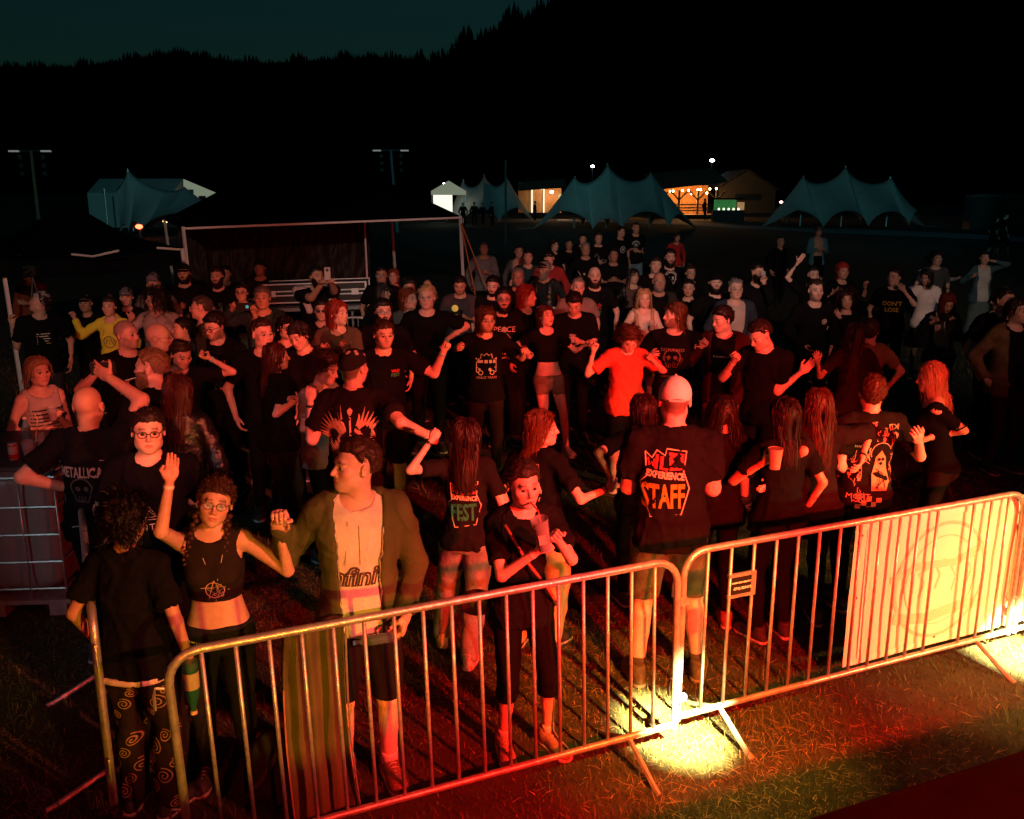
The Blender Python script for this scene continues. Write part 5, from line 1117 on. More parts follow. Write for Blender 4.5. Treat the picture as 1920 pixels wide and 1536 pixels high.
p_r33 = P(1537, 726, 1.68, 184, 'tall woman with very long auburn hair and a black shirt, back turned behind the barrier', top=('big', (.014, .008, .008)), bot=('pants', BK), hair=('long', (.055, .012, .006), .52), kind='f', L=(1447, 885, .1), Rr=(1612, 872, .1), wrist=(None, (.02, .02, .02)))
p_pat = P(1640, 702, 1.72, 182, 'man with a short undercut in a black shirt covered with pale scribbled drawings', top=('tee', (.012, .009, .008)), bot=('pants', BK), hair=('short', (.07, .024, .012)), hy=-8, L=(1612, 905, -.1), Rr=(1722, 822, .25), skin='w', stub=0)
p_red = P(1762, 676, 1.68, -112, 'woman with long bright hair in profile and a black off shoulder laced top', top=('off', BK), bot=('leggings', (.016, .009, .008)), hair=('long', (.62, .34, .20), .48), kind='f', hy=14, hp=10, lean=(0, -.10), L=(1730, 822, -.05), Rr=(1722, 828, .15), hrr='grip', hl='grip', pr=(-.2, .9, -.6), pl=(-.2, .9, -.6), skin='w')
P(1475, 745, 1.66, 200, 'dark figure half hidden behind the long auburn hair, holding a pale cup', top=tee, bot=('pants', BK), hair=('long', (.012, .007, .006), .4), kind='f', L=(1438, 850, .1), hl='grip', skin='t')
# ---- inner ring
p_wing = P(660, 655, 1.84, 176, 'broad man seen from behind with a patterned bandana and a winged guitar on his tee', top=('tee', (.012, .009, .009)), bot=('shorts', BK), hair=('buzz', HD), cap=('bandana', (.02, .02, .022)), hy=-22, L=(585, 738, .0), Rr=(815, 822, .05), hl='fist', hrr='fist', fat=.25, pl=(.9, .2, -.9), pr=(-.9, .3, -.6), wrist=((.02, .02, .02), WB), skin='w', shoes=BK, sole=(.5, .2, .15))
P(512, 640, 1.70, 140, 'long brown haired woman from behind, forearm lifted across, before the curly boy', top=tee, bot=('pants', (.012, .012, .016), M_DENIM), hair=('long', (.05, .015, .007), .44), kind='f', hy=-30, L=(560, 745, .3), Rr=(578, 735, .2), hl='fist', hrr='fist', fat=.1, skin='w', pl=(.8, .1, -1))
P(596, 658, 1.62, 62, 'curly haired teenager looking down in a pale grey shirt', top=('tee', (.20, .19, .18)), bot=('pants', BK), hair=('curly', (.03, .012, .008)), hy=10, hp=18, Rr=(585, 745, .25), L=(610, 738, .2), hl='fist', hrr='fist', kind='k', dist=6.9)
p_fst = P(716, 597, 1.80, 14, 'man in wire glasses with a small colour badge on black, arm held out', top=tee, bot=('shorts', (.016, .008, .008)), hair=('short', (.035, .016, .009)), hy=12, hp=8, stub=.5, glasses='wire', Rr=(836, 648, .1), hrr='grip', wrist=(None, WBL), fat=.35, skin='w', pr=(.7, -.1, -.8))
p_van = P(908, 572, 1.78, 10, 'long haired man in glasses with a pale van drawing on his black tee', top=tee, bot=('pants', (.016, .008, .008)), hair=('long', (.09, .028, .012), .36), hy=14, hp=10, stub=.6, glasses='wire', L=(858, 652, .1), Rr=(982, 655, .15), hrr='grip', hl='grip', pl=(-.8, .1, -.6), pr=(.8, .1, -.7), skin='w')
p_crp = P(1025, 572, 1.66, 14, 'dancing woman in a black crop top and torn denim hot pants, arms held out', top=('crop', BK), bot=('hot', (.20, .17, .12), M_DENIM), hair=('long', (.06, .018, .010), .36), kind='f', hy=18, hp=-10, L=(990, 668, .15), Rr=(1108, 640, .1), hl='grip', hrr='grip', pl=(-.6, -.2, -1), pr=(.8, .1, -.8), lipc=(.25, .03, .03), wrist=((.02, .02, .02), WB), feet=((-.03, .02), (.20, -.10)), skin='w', lean=(-.03, .02), shoes=(.3, .3, .3))
p_rts = P(1176, 604, 1.66, 8, 'person in a bright red tee and black shorts bowing the head, hands linked both ways', top=('tee', (.62, .09, .06)), bot=('shorts', BK), hair=('curly', (.06, .022, .012)), kind='f', fat=.45, hy=0, hp=38, L=(1116, 648, .1), Rr=(1216, 668, .1), hl='grip', hrr='grip', glasses='wire', pl=(-.7, .1, -.8), pr=(.9, .3, -.7), skin='w', shoes=(.6, .5, .42), sole=(.6, .55, .5), feet=((-.12, .0), (.10, .12)))
p_g50 = P(1268, 566, 1.80, -18, 'long haired man in profile with a faded skull graphic on black', top=tee, bot=('pants', BK), hair=('long', (.09, .035, .016), .28), hy=-58, stub=.8, L=(1222, 665, .1), Rr=(1312, 650, .1), hrr='grip', skin='w', fat=.2)
p_g51 = P(1362, 572, 1.78, -22, 'dark haired man in an open dark shirt looking down to the left', top=tee, bot=('pants', (.20, .15, .12)), hair=('quiff', (.016, .008, .006)), jacket=('jacket', (.05, .014, .012)), hy=-42, hp=14, L=(1322, 642, .1), Rr=(1386, 668, .2), hrr='grip', hl='grip', skin='w')
P(1440, 594, 1.80, -38, 'young man with a shaved undercut looking down, in plain black', top=tee, bot=('shorts', BK), hair=('fade', (.02, .010, .007)), hy=-22, hp=32, L=(1382, 668, .1), Rr=(1512, 690, .1), hl='grip', wrist=(WB, None), skin='w')
P(1606, 604, 1.66, 172, 'woman with very long straight auburn hair behind the scribbled shirt', top=('tee', (.03, .02, .015)), bot=('pants', BK), hair=('long', (.045, .010, .005), .62), kind='f', hy=-30, L=(1532, 672, .25), hl='relax', pl=(.6, .2, -1), skin='w')
P(1634, 598, 1.76, -160, 'man in a sand coloured tee hidden behind long auburn hair', top=('tee', (.20, .15, .075)), bot=('pants', BK), hair=('short', (.04, .014, .01)), hy=-40, skin='w', Rr=(1652, 740, .0), dist=8.9)
# ---- second row, right half
p_c55 = P(1530, 524, 1.80, 2, 'man in a black sweater with a round white badge, hands low', top=('long', BK), bot=('pants', BK), hair=('fade', HB_), stub=.5, skin='w', L=(1510, 655, .1), Rr=(1556, 660, .1), hl='relax', hrr='open')
P(1590, 544, 1.64, -10, 'woman with wavy dark hair touching her hands together', top=('long', BK), bot=('pants', BK), hair=('curlylong', (.03, .012, .008), .30), kind='f', hr=-8, L=(1562, 592, .25), Rr=(1570, 588, .25), hl='open', hrr='open', wrist=(None, WB), lipc=(.3, .06, .05))
P(1525, 500, 1.80, 4, 'bearded man raising one arm above the crowd', top=tee, bot=('pants', BK), hair=('fade', HD), beard=.5, L=(1501, 486, .1), hl='open', pl=(-1, 0, .2), skin='w', dist=13.3)
P(1580, 491, 1.66, 8, 'smiling woman with a red bandana and red braids, fist lifted', top=tee, bot=('pants', BK), hair=('long', (.30, .02, .015), .22), kind='f', cap=('bandana', (.35, .03, .03)), L=(1568, 545, .2), Rr=(1622, 530, .15), hl='open', hrr='grip', wrist=(None, (.7, .7, .7)), dist=13.4)
p_los = P(1680, 502, 1.74, -25, 'young man in glasses with amber words on his dark tee', top=tee, bot=('pants', BK), hair=('quiff', HD), hy=-30, glasses='wire', Rr=(1690, 538, .25), hrr='grip', skin='w')
P(1741, 503, 1.66, -12, 'woman in a white scoop top with dark hair over her face', top=('tee', (.62, .60, .57)), bot=('skirt', BK), hair=('long', HD, .36), kind='f', hy=-35, hp=14, L=(1700, 545, .2), hl='relax', wrist=(WBL, None), skin='d')
P(1757, 472, 1.80, 2, 'man in a dark grey tee standing between denim sleeves', top=('tee', (.07, .072, .07)), bot=('pants', JN), hair=('curly', HD), glasses='wire', skin='p', dist=16)
P(1742, 478, 1.70, -5, 'person in a pale denim jacket behind the grey tee man', top=('jacket', (.24, .30, .33), M_DENIM), bot=('pants', JN, M_DENIM), hair=('short', HD), Rr=(1806, 520, .2), kind='f', dist=16.6, lean=(.05, 0))
P(1774, 544, 1.66, -6, 'woman with long red hair reading her phone, white cable hanging down', top=('jacket', BK, M_LEATHER), bot=('pants', BK, M_LEATHER), hair=('long', (.13, .02, .012), .42), kind='f', hp=30, L=(1755, 598, .25), Rr=(1783, 598, .28), hl='grip', hrr='grip', lipc=(.3, .04, .04))
P(1847, 470, 1.70, 2, 'tall woman in a long grey skirt, white top and open teal cardigan', top=('tee', (.52, .50, .46)), bot=('long_skirt', (.11, .15, .145)), hair=('bun', HD), jacket=('jacket', (.05, .11, .12)), kind='f', hy=-15, L=(1830, 515, .2), Rr=(1857, 488, .15), pr=(1, 0, -.3))
P(1908, 558, 1.82, 12, 'dark haired man in a worn brown denim jacket at the right edge', top=tee, bot=('pants', (.03, .012, .01)), hair=('medium', (.02, .010, .007)), jacket=('jacket', (.13, .085, .045), M_DENIM), hy=10, stub=.4, L=(1854, 722, .05), hl='relax', skin='w')
P(1884, 538, 1.78, 12, 'man mostly hidden behind the brown denim jacket at the right edge', top=tee, hair=('short', HD), hy=10, dist=9.7)
P(1873, 543, 1.66, -4, 'woman with a bright red scarf and tied back hair near the right edge', top=('long', BK), bot=('pants', BK), hair=('bun', HD), kind='f', hp=8, dist=10.4)
# ---- far right and far standing
P(1868, 405, 1.66, 90, 'woman in dark clothes walking along the pale road at the far right', top=tee, bot=('shorts', BK), hair=('long', HD, .3), kind='f', dist=34, feet=((-.05, -.25), (.05, .25)), shoes=(.4, .4, .4))
P(1886, 398, 1.78, 90, 'man in dark shorts and pale shoes walking on the road at the far right', top=tee, bot=('shorts', BK), hair=('short', HD), dist=34.5, feet=((-.05, -.28), (.05, .28)), shoes=(.6, .6, .6))
p_tj = P(1535, 424, 1.76, 6, 'person in a teal rain jacket and round badge cap, alone on the meadow', top=('jacket', (.07, .25, .30)), bot=('shorts', BK), hair=('short', HD), cap=('bucket', (.10, .12, .12)), L='phone', Rr='phone')
P(1463, 443, 1.76, 30, 'man in black standing alone left of the teal jacket', top=('long', BK), bot=('pants', BK), hair=('thin', HD), hy=-10, dist=21)
P(1420, 494, 1.80, 8, 'bearded man in a black hoodie lifting a drink to his mouth', top=('long', BK), bot=('pants', (.05, .06, .09)), hair=('fade', HD), beard=.5, hy=20, Rr=(1430, 524, .25), hrr='grip', skin='p', fat=.2)
P(1268, 436, 1.68, 8, 'woman in a bright red zip jacket and pale trousers, behind the crossed arms man', top=('hoodie', (.42, .035, .03)), bot=('pants', (.34, .32, .28)), hair=('long', HB_, .25), kind='f', hy=15, hp=10, dist=23)
p_arm = P(1256, 467, 1.82, 6, 'broad bearded man with crossed arms and a white figure on his black tee', top=tee, bot=('pants', BK), hair=('quiff', HD), beard=.8, L='cross', Rr='cross', skin='p', dist=14.8)
P(1228, 481, 1.76, -4, 'young man with a thin moustache between two bearded men', top=tee, hair=('short', HB_), stub=.3, hr=6, skin='w', dist=14.0)
p_bgl = P(1236, 509, 1.78, 2, 'bald man with glasses and a grey goatee in a dark jacket', top=tee, jacket=('jacket', (.03, .028, .025)), hair=('bald', HG), beard=.35, glasses='shine', skin='t')
P(1295, 497, 1.64, 4, 'woman with glasses and hair tied back at the right of the crossed arms man', top=tee, hair=('bun', HB_), kind='f', glasses='shine')
P(1292, 522, 1.68, -8, 'woman with tied back dark hair and a black tee in front of the glasses woman', top=tee, hair=('pony', HD), kind='f', hy=-8, lipc=(.3, .05, .05), skin='p')
P(1342, 511, 1.80, 10, 'laughing man with a grey beard and a cap worn backwards', top=tee, hair=('buzz', HD), cap=('backcap', BK), beard=.6, hy=-12, hp=-8, skin='w', fat=.3)
p_old = P(1380, 522, 1.78, 2, 'older bald man with glasses in an open dark jacket with a green panel', top=('long', (.5, .45, .38)), jacket=('jacket', (.03, .045, .06)), hair=('thin', HG), glasses='wire', skin='w')
P(1187, 503, 1.64, 12, 'woman with a fringe and leather jacket left of the bald goatee man', top=('tee', (.10, .06, .05)), jacket=('jacket', BK, M_LEATHER), hair=('fringe', HD), kind='f', hy=8)
p_blo = P(1208, 541, 1.66, 2, 'blonde woman in a white tee and sand waistcoat holding a cup', top=('tee', (.66, .58, .50)), jacket=('vest', (.45, .32, .20)), bot=('pants', (.5, .4, .28)), hair=('bob', HL), kind='f', Rr=(1225, 610, .2), hrr='grip', skin='w')
p_shr = P(1192, 417, 1.84, 4, 'tall man in blue shorts with a pale arch print, standing behind everyone', top=tee, bot=('shorts', (.10, .22, .26), M_DENIM), hair=('fade', HB_), L='cross', Rr='cross', dist=22.5)
p_bk1 = P(1163, 424, 1.76, 30, 'man in a black tee with a round white patch left of the arch print man', top=tee, hair=('short', HD), hy=25, dist=22)
p_bk2 = P(1122, 435, 1.76, 4, 'man in a black tee with pale branching scribbles in the back row', top=tee, hair=('short', HB_), L='cross', Rr='cross', dist=20)
P(1093, 438, 1.80, -4, 'young man in black just behind the yellow shorts man', top=tee, hair=('short', HD), dist=21)
p_yel = P(1098, 455, 1.76, 2, 'man in mustard shorts and a black top with a white chest panel', top=('long', BK), bot=('shorts', (.42, .30, .04)), hair=('fade', HG), dist=17.5, skin='t')
P(1067, 448, 1.74, 0, 'dim man in dark clothes in the back row left of the yellow shorts', top=tee, hair=('short', HD), dist=20, skin='d')
P(1038, 448, 1.66, 20, 'woman with long dark hair in the back row, face turned right', top=tee, hair=('long', HD, .25), kind='f', hy=25, dist=19)
p_fb = P(1115, 499, 1.82, 2, 'bald man with a ginger beard and a bright colour badge on his chest', top=tee, hair=('bald', HB_), beard=.9, skin='w', fat=.3)
P(1151, 465, 1.78, -2, 'man in plain black with hands folded behind the bald badge man', top=tee, hair=('short', HD), L='chest', Rr='chest', dist=16.5, skin='d')
P(1081, 520, 1.74, 4, 'smiling grey haired man in a pale grey tee', top=('tee', (.22, .20, .18)), hair=('thin', HG), hr=8, skin='w')
P(1078, 543, 1.76, -8, 'young man looking down at the glass in his hands, dark printed tee', top=tee, bot=('pants', BK), hair=('quiff', HD), hp=30, L='phone', Rr='phone', skin='p')
p_bik = P(1022, 489, 1.76, -22, 'grey bearded biker in a black cap and patch covered leather vest', top=('long', (.02, .03, .035)), jacket=('vest', (.016, .016, .017), M_LEATHER), hair=('short', HG), cap=('cap', BK), beard=.8, hy=-18, glasses='wire', skin='t', fat=.25)
P(1030, 469, 1.76, -10, 'person in a red hoodie and a black lettered cap behind the biker', top=('hoodie', (.30, .03, .03)), hair=('short', HD), cap=('cap', BK), dist=15.5)
P(971, 502, 1.76, 3, 'man with shining glasses and a trimmed grey beard in a dark tee', top=tee, hair=('short', HG), beard=.4, glasses='shine', skin='t')
P(985, 531, 1.62, 32, 'woman with long red hair turned to the right below the grey beard man', top=tee, hair=('long', (.20, .02, .015), .3), kind='f', hy=35, dist=10.2)
P(990, 468, 1.76, 4, 'dark haired man in a dim teal tee behind the grey beard man', top=('tee', (.02, .05, .06)), hair=('short', HD), dist=16, skin='p')
P(973, 458, 1.66, -8, 'person in a grey jacket at the left end of the back row', top=('jacket', (.10, .11, .12)), hair=('short', HD), hy=12, kind='f', dist=17)
P(907, 453, 1.78, 10, 'man in a grey hoodie standing by the guy ropes of the black canopy', top=('hoodie', (.16, .17, .18)), bot=('pants', BK), hair=('buzz', HD), dist=17.5, skin='d', Rr='chest')
P(925, 516, 1.78, -8, 'dark bearded man in glasses beside the small steel fence', top=tee, hair=('quiff', HD), beard=.4, glasses='wire', hp=12, skin='w', dist=12)
P(862, 514, 1.74, 2, 'man looking at a glowing phone beside the right canopy post', top=('tee', (.05, .05, .06)), hair=('short', HD), hp=20, stub=.6, L='phone', Rr='phone', skin='t')
p_pea = P(944, 539, 1.80, 4, 'bearded man in glasses with a white drawing and words on his ringer tee', top=tee, bot=('pants', BK), hair=('quiff', HD), beard=.7, glasses='thick', Rr='cup', hrr='grip', skin='p', fat=.3)
P(800, 533, 1.72, 2, 'person with bleached hair in a bun and glasses, plain black tee', top=tee, bot=('pants', BK), hair=('bun', (.42, .28, .14)), kind='m', glasses='wire', hy=-4, skin='w', Rr=(832, 640, .0), fat=.15, dist=9.9)
P(764, 538, 1.64, 22, 'woman with auburn hair in profile behind the bearded glasses man', top=('long', (.12, .11, .10)), hair=('long', HR, .3), kind='f', hy=30, dist=10.3)
P(765, 520, 1.66, 14, 'woman with her hair down behind the bleached bun, mostly hidden', top=tee, hair=('medium', HD), kind='f', dist=11.2)
P(717, 560, 1.78, 12, 'bearded man with shining glasses behind the badge wearer', top=tee, hair=('quiff', HD), beard=.6, glasses='shine', hy=10, skin='w', dist=9.3)
P(715, 499, 1.78, 4, 'man with glasses standing before the right end of the crinkled tarp', top=tee, hair=('short', HD), glasses='shine', skin='t', dist=13)
P(714, 529, 1.66, 40, 'woman in a flat cap in profile to the right', top=('long', BK), hair=('bob', HD), cap=('cap', DG), kind='f', hy=38, dist=11.5)
P(738, 503, 1.72, -5, 'dim reddish person right of the tarp man, arm to face', top=('long', (.10, .02, .015)), hair=('long', HR, .3), kind='f', dist=13.8)
p_flm = P(591, 498, 1.82, 28, 'stout man with a white cloth round his shoulders filming with a raised phone', top=('tee', BK), bot=('pants', BK), hair=('short', HD), hy=14, beard=.3, L=(607, 528, .5), Rr=(618, 526, .5), hl='grip', hrr='grip', pl=(-.2, -.3, -1), pr=(.8, -.2, -.8), fat=.7, skin='t', wrist=((.7, .12, .08), None), dist=11.9)
P(630, 560, 1.70, 18, 'woman with long red hair in a grey zip hoodie looking to the right', top=('hoodie', (.09, .075, .055)), bot=('pants', BK), hair=('long', (.22, .025, .014), .32), kind='f', hy=42, L=(612, 650, .2), Rr=(645, 648, .3), hrr='open', skin='w', dist=8.9)
P(603, 560, 1.70, 6, 'person in dark glasses half hidden behind the red haired hoodie woman', top=tee, hair=('short', HD), glasses='sun', kind='m', dist=10)
P(489, 598, 1.80, 22, 'young man with round glasses and short hair looking to the right', top=tee, bot=('pants', BK), hair=('fade', HB_), glasses='wire', hy=22, skin='w', dist=7.9)
P(533, 590, 1.66, 18, 'woman in glasses with her hood up behind the round glasses man', top=('hoodie', BK), hair=('long', HD, .25), kind='f', cap=('beanie', BK), glasses='thick', hy=20, dist=8.9)
P(570, 597, 1.60, -12, 'girl in a polka dot bandana smiling down to the left', top=('long', BK), hair=('long', HD, .2), kind='f', cap=('bandana', (.03, .03, .035)), hy=-10, hp=22, hr=-10, dist=8.1, skin='w')
# ---- left half
P(491, 536, 1.80, 6, 'grey haired man in a dark green jacket holding up a phone', top=('tee', (.03, .05, .05)), jacket=('jacket', (.02, .035, .035)), hair=('short', (.10, .09, .08)), L=(441, 573, .15), Rr=(474, 578, .15), hl='grip', hrr='grip', skin='t', dist=10.2)
P(452, 529, 1.66, 4, 'woman in glasses behind the raised black phone', top=('tee', (.03, .06, .065)), hair=('bun', HD), kind='f', glasses='thick', dist=11.5)
P(487, 486, 1.78, 0, 'man in a dark hood with folded arms before the crinkled tarp', top=('hoodie', (.016, .016, .016)), hair=('short', HD), cap=('beanie', (.014, .014, .014)), L='cross', Rr='cross', dist=14, skin='d', fat=.3)
p_bd1 = P(408, 500, 1.80, -4, 'brown bearded man in a black tee with a pale figure print', top=tee, hair=('quiff', HB_), beard=.9, hr=-4, skin='w', fat=.3, L='chest')
P(422, 498, 1.72, 10, 'person half hidden behind the brown bearded man', top=tee, hair=('short', HD), kind='f', dist=14)
P(344, 494, 1.82, 6, 'bearded man in a black cap in front of the canopy corner', top=('long', BK), hair=('short', HD), cap=('cap', BK), beard=.5, skin='t', fat=.2, L='chest')
P(287, 511, 1.82, -2, 'man in a grey cap and grey tee behind the long curly hair man', top=('tee', (.13, .14, .145)), hair=('short', HD), cap=('cap', (.12, .13, .15)), skin='p', dist=11.8)
P(292, 540, 1.76, -10, 'man with long curly black hair, glasses and a light grey tee', top=('tee', (.28, .29, .28)), bot=('pants', BK), hair=('curlylong', HD, .30), hy=-8, hp=6, glasses='shine', L=(248, 592, .15), skin='p')
P(236, 540, 1.70, 4, 'slim person in a blue grey cap and dark top beside the yellow hoodie', top=tee, hair=('short', HD), cap=('cap', (.10, .12, .14)), kind='k', skin='p', hy=8, dist=11.5)
p_ylw = P(204, 556, 1.62, 2, 'woman in a bright yellow hoodie reaching out to the left', top=('hoodie', (.62, .70, .06)), bot=('pants', BK), hair=('bun', HB_), kind='f', L=(136, 588, .1), hl='grip', pl=(-.7, .1, -.7), skin='p')
P(160, 553, 1.72, 4, 'shaded man with sunglasses pushed up on his cap, left of the yellow hoodie', top=tee, hair=('short', HD), cap=('cap', BK), L='chest', dist=11.6, skin='t')
p_wcp = P(68, 545, 1.76, 35, 'man in a pale bandana looking up to the left, lettered black tee', top=tee, bot=('pants', DG), hair=('short', HD), cap=('bandana', (.30, .28, .28)), hy=-95, hp=-16, L=(22, 598, .1), hl='grip', skin='p')
P(52, 494, 1.80, -8, 'dim man with an orange sleeve handling a tripod under the left canopy', top=('long', (.20, .05, .02)), hair=('long', HD, .2), dist=13.5, skin='d', Rr='chest')
P(378, 555, 1.76, -62, 'short haired man in glasses in profile looking left', top=('tee', (.06, .055, .04)), hair=('fade', (.05, .04, .035)), glasses='wire', hy=-20, skin='w', dist=9.7)
p_nir = P(408, 583, 1.78, -14, 'man with dark glasses looking down, lettered black tee and folded arms', top=tee, bot=('pants', BK), hair=('fringe' if False else 'quiff', HD), glasses='thick', hy=-12, hp=16, stub=.6, L='cross', Rr='cross', skin='w')
P(344, 592, 1.66, -40, 'woman with earrings and pinned up hair facing left', top=('tee', (.02, .04, .045)), hair=('bun', HD), kind='f', hy=-25, dist=8.9)
P(331, 630, 1.66, 20, 'woman looking down with one arm stretched out holding a phone', top=tee, hair=('pony', HB_), kind='f', hy=25, hp=24, Rr=(380, 664, .1), hrr='grip', wrist=(None, WBL), skin='p', dist=7.5)
p_gre = P(232, 598, 1.82, 40, 'grey cropped man smiling to the right, red and yellow picture on his tee', top=tee, bot=('pants', BK), hair=('buzz', HG), stub=.5, hy=32, L=(190, 690, .35), hl='open', skin='w', fat=.35)
P(292, 604, 1.80, 78, 'bald man with glasses in profile to the right', top=('long', BK), hair=('bald', HG), glasses='wire', hy=15, skin='w', fat=.3, dist=7.7)
P(284, 655, 1.80, -120, 'bearded man with a faded undercut and a cigarette, turned away to the left', top=('long', BK), bot=('pants', BK), hair=('fade', (.16, .09, .05)), beard=.7, hy=28, skin='w', fat=.3, dist=6.3)
P(330, 700, 1.66, 178, 'person with long reddish hair from behind, right of the bespectacled man', top=('jacket', BK, M_LEATHER), hair=('long', (.045, .009, .006), .42), kind='f', dist=5.9)
p_met = P(158, 722, 1.80, 172, 'bald man from behind with a lettered black vest and a tattooed raised arm', top=tee, bot=('pants', BK), hair=('bald', HG), hy=12, L=(150, 920, 0), Rr=(192, 700, -.15), hrr='open', pr=(-.9, .3, -.6), fat=.25, skin='t')
p_ant = P(272, 764, 1.76, 10, 'man in rectangular glasses facing the stage, black tee with a triangle sign', top=tee, bot=('pants', BK), hair=('short', (.014, .008, .006)), hy=12, hr=3, glasses='thick', skin='w', seed=404, fat=.15)
p_str = P(66, 668, 1.64, 55, 'blonde woman in a striped tank top holding a cup behind the tank', top=('tank', (.5, .47, .43)), bot=('pants', BK), hair=('medium', (.34, .22, .12)), kind='f', hy=0, Rr=(104, 775, .15), hrr='grip', L=(95, 800, .1), wrist=(None, WB), skin='w', fat=.25, dist=7.0)
for k, (x, y, D, wh) in enumerate([(868, 380, 66, 'under the left peak of the small star tent'), (889, 379, 66, 'beside the glowing gazebo gap of the small star tent'), (905, 381, 67, 'under the middle arch of the small star tent'), (922, 379, 66, 'near the right arch of the small star tent'), (1003, 377, 78, 'against the bright kiosk door'), (1322, 372, 82, 'before the orange timber porch')]):
    P(x, y, 1.7, 20*k, 'tiny dark silhouette standing '+wh, top=('long', BK), hair=('short', HD), dist=D, group='silhouettes by the far tents')
print('people', len(PEOPLE), round(time.time()-T0, 1))
# ================================================================== PRINTS ON CLOTHES
def T(body, size, **k): return text_polys(body, size, **k)
def poly(pts): 
    from mathutils.geometry import tessellate_polygon
    return list(pts), [tuple(t) for t in tessellate_polygon([[Vector((x, y, 0)) for x, y in pts]])]
PALE = (.62, .57, .50)
def circ(cx_, cy_, r, w_, a0=0, a1=360, n=26): return stroke([(cx_+r*math.cos(R(a0+(a1-a0)*t/n)), cy_+r*math.sin(R(a0+(a1-a0)*t/n))) for t in range(n+1)], w_)
def disc(cx_, cy_, r, n=16): return [(cx_, cy_)]+[(cx_+r*math.cos(2*math.pi*k/n), cy_+r*math.sin(2*math.pi*k/n)) for k in range(n)], [(0, 1+k, 1+(k+1) % n) for k in range(n)]
def scrib(seed, w_, h_, n=6, t=.004):
    r = np.random.default_rng(seed); P = []
    for _ in range(n):
        p = [((r.random()-.5)*w_, (r.random()-.5)*h_)]
        for k in range(5): p.append((np.clip(p[-1][0]+(r.random()-.5)*w_*.5, -w_/2, w_/2), np.clip(p[-1][1]+(r.random()-.5)*h_*.6, -h_/2, h_/2)))
        P.append(stroke(p, t))
    return join2(*P)
def skull(s=1): return join2(circ(0, .03*s, .05*s, .008*s, -30, 210), disc(-.02*s, .03*s, .012*s), disc(.02*s, .03*s, .012*s), stroke([(-.04*s, .0), (-.03*s, -.03*s), (.03*s, -.03*s), (.04*s, 0)], .007*s), *[stroke([(x*s, -.005*s), (x*s, -.03*s)], .005*s) for x in (-.018, -.006, .006, .018)])
# emblem on the staff shirt : angular frame, word parts
def emblem(info, x0, z0, sc, side, last, c_last, which=None):
    red = (.62, .06, .05); cream = (.66, .55, .36); gold = (.40, .27, .03) if c_last is None else c_last
    out_ = [(-.125, .20), (-.085, .165), (-.055, .215), (-.005, .185), (.005, .225), (.125, .215), (.110, .09), (.150, -.02), (.105, -.19), (-.085, -.215), (-.155, .0), (-.115, .04), (-.125, .20)]
    decal(info, stroke(out_, .008), x0, z0, sc, cream, which, side, 'emblem_outline')
    W_ = join2(stroke([(-.108, .165), (-.100, .115), (-.088, .140), (-.078, .112), (-.070, .160)], .011), stroke([(-.052, .19), (-.062, .10)], .018), stroke([(-.022, .18), (-.030, .105), (.012, .098)], .020))
    decal(info, W_, x0, z0, sc, red, which, side, 'emblem_letters')
    note = join2(poly([(.018, .205), (.112, .198), (.100, .100), (.025, .092)])); decal(info, note, x0, z0, sc, red, which, side, 'emblem_letters'); decal(info, join2(disc(.055, .125, .014), stroke([(.066, .125), (.074, .175), (.092, .165)], .007)), x0, z0, sc, BK, which, side, 'emblem_note', off=.007)
    decal(info, xf(T('EXPERIENCE', .062, bold=.003), 0, .058, .68, 1.0, -4), x0, z0, sc, cream, which, side, 'emblem_letters')
    decal(info, xf(T(last, .2, bold=.006), -.008, -.085, .50 if last == 'STAFF' else .58, 1.05, 2), x0, z0, sc, gold, which, side, 'emblem_letters')
emblem(p_stf, .05, 1.22, .86, 1, 'STAFF', None)
emblem(p_r28, .0, 1.18, .80, 1, 'FEST', (.02, .25, .10))
emblem(p_r29, .05, 1.25, .80, 1, 'FEST', (.4, .3, .05))
emblem(p_fst, -.10, 1.32, .26, -1, 'FEST', (.05, .4, .12)) if False else None
decal(p_fst, T('WILD', .030, bold=.002), .09, 1.335, 1, (.55, .04, .04), None, -1, 'badge_letters'); decal(p_fst, T('FEST', .040, bold=.001), .09, 1.300, 1, (.06, .42, .14), None, -1, 'badge_letters')
decal(p_fb, T('WILD', .07, bold=.004), .0, 1.27, 1, (.55, .05, .05), None, -1, 'badge_letters'); decal(p_fb, T('EXPERIENCE', .03), 0, 1.225, 1, (.5, .35, .12), None, -1, 'badge_letters'); decal(p_fb, T('FEST', .085, bold=.002), 0, 1.165, 1, (.05, .35, .12), None, -1, 'badge_letters')
# winged guitar
def wings(s_):
    A = []
    for s in (s_,):
        for k in range(19):
            t = k/18; x0_, y0_ = s*(.03+.05*math.sin(t*2.2)), -.06+.09*(1-t)*.9; a = 78-150*t; L_ = .20-.07*t-.05*abs(t-.25)
            x1_, y1_ = x0_+s*L_*math.cos(R(a)), y0_+L_*math.sin(R(a)); mx_, my_ = (x0_+x1_)/2+s*.012, (y0_+y1_)/2-.010
            A.append(poly([(x0_, y0_-.008), (mx_+s*.004, my_-.016), (x1_, y1_), (mx_-s*.008, my_+.010), (x0_, y0_+.010)]))
    return join2(*A)
z_ = 1.20
for s_ in (-1, 1): decal(p_wing, wings(s_), .0, z_+.02, 1.0, (.50, .33, .20), None, 1, 'wing_print')
decal(p_wing, join2(poly([(-.006, -.02), (.006, -.02), (.006, .15), (-.006, .15)]), poly([(-.014, .15), (.014, .15), (.018, .175), (0, .192), (-.018, .175)])), 0, z_+.01, 1, (.55, .42, .30), None, 1, 'guitar_print', .006)
decal(p_wing, join2(disc(0, -.055, .026), disc(0, -.022, .020)), 0, z_+.01, 1, (.45, .06, .04), None, 1, 'guitar_print', .006)
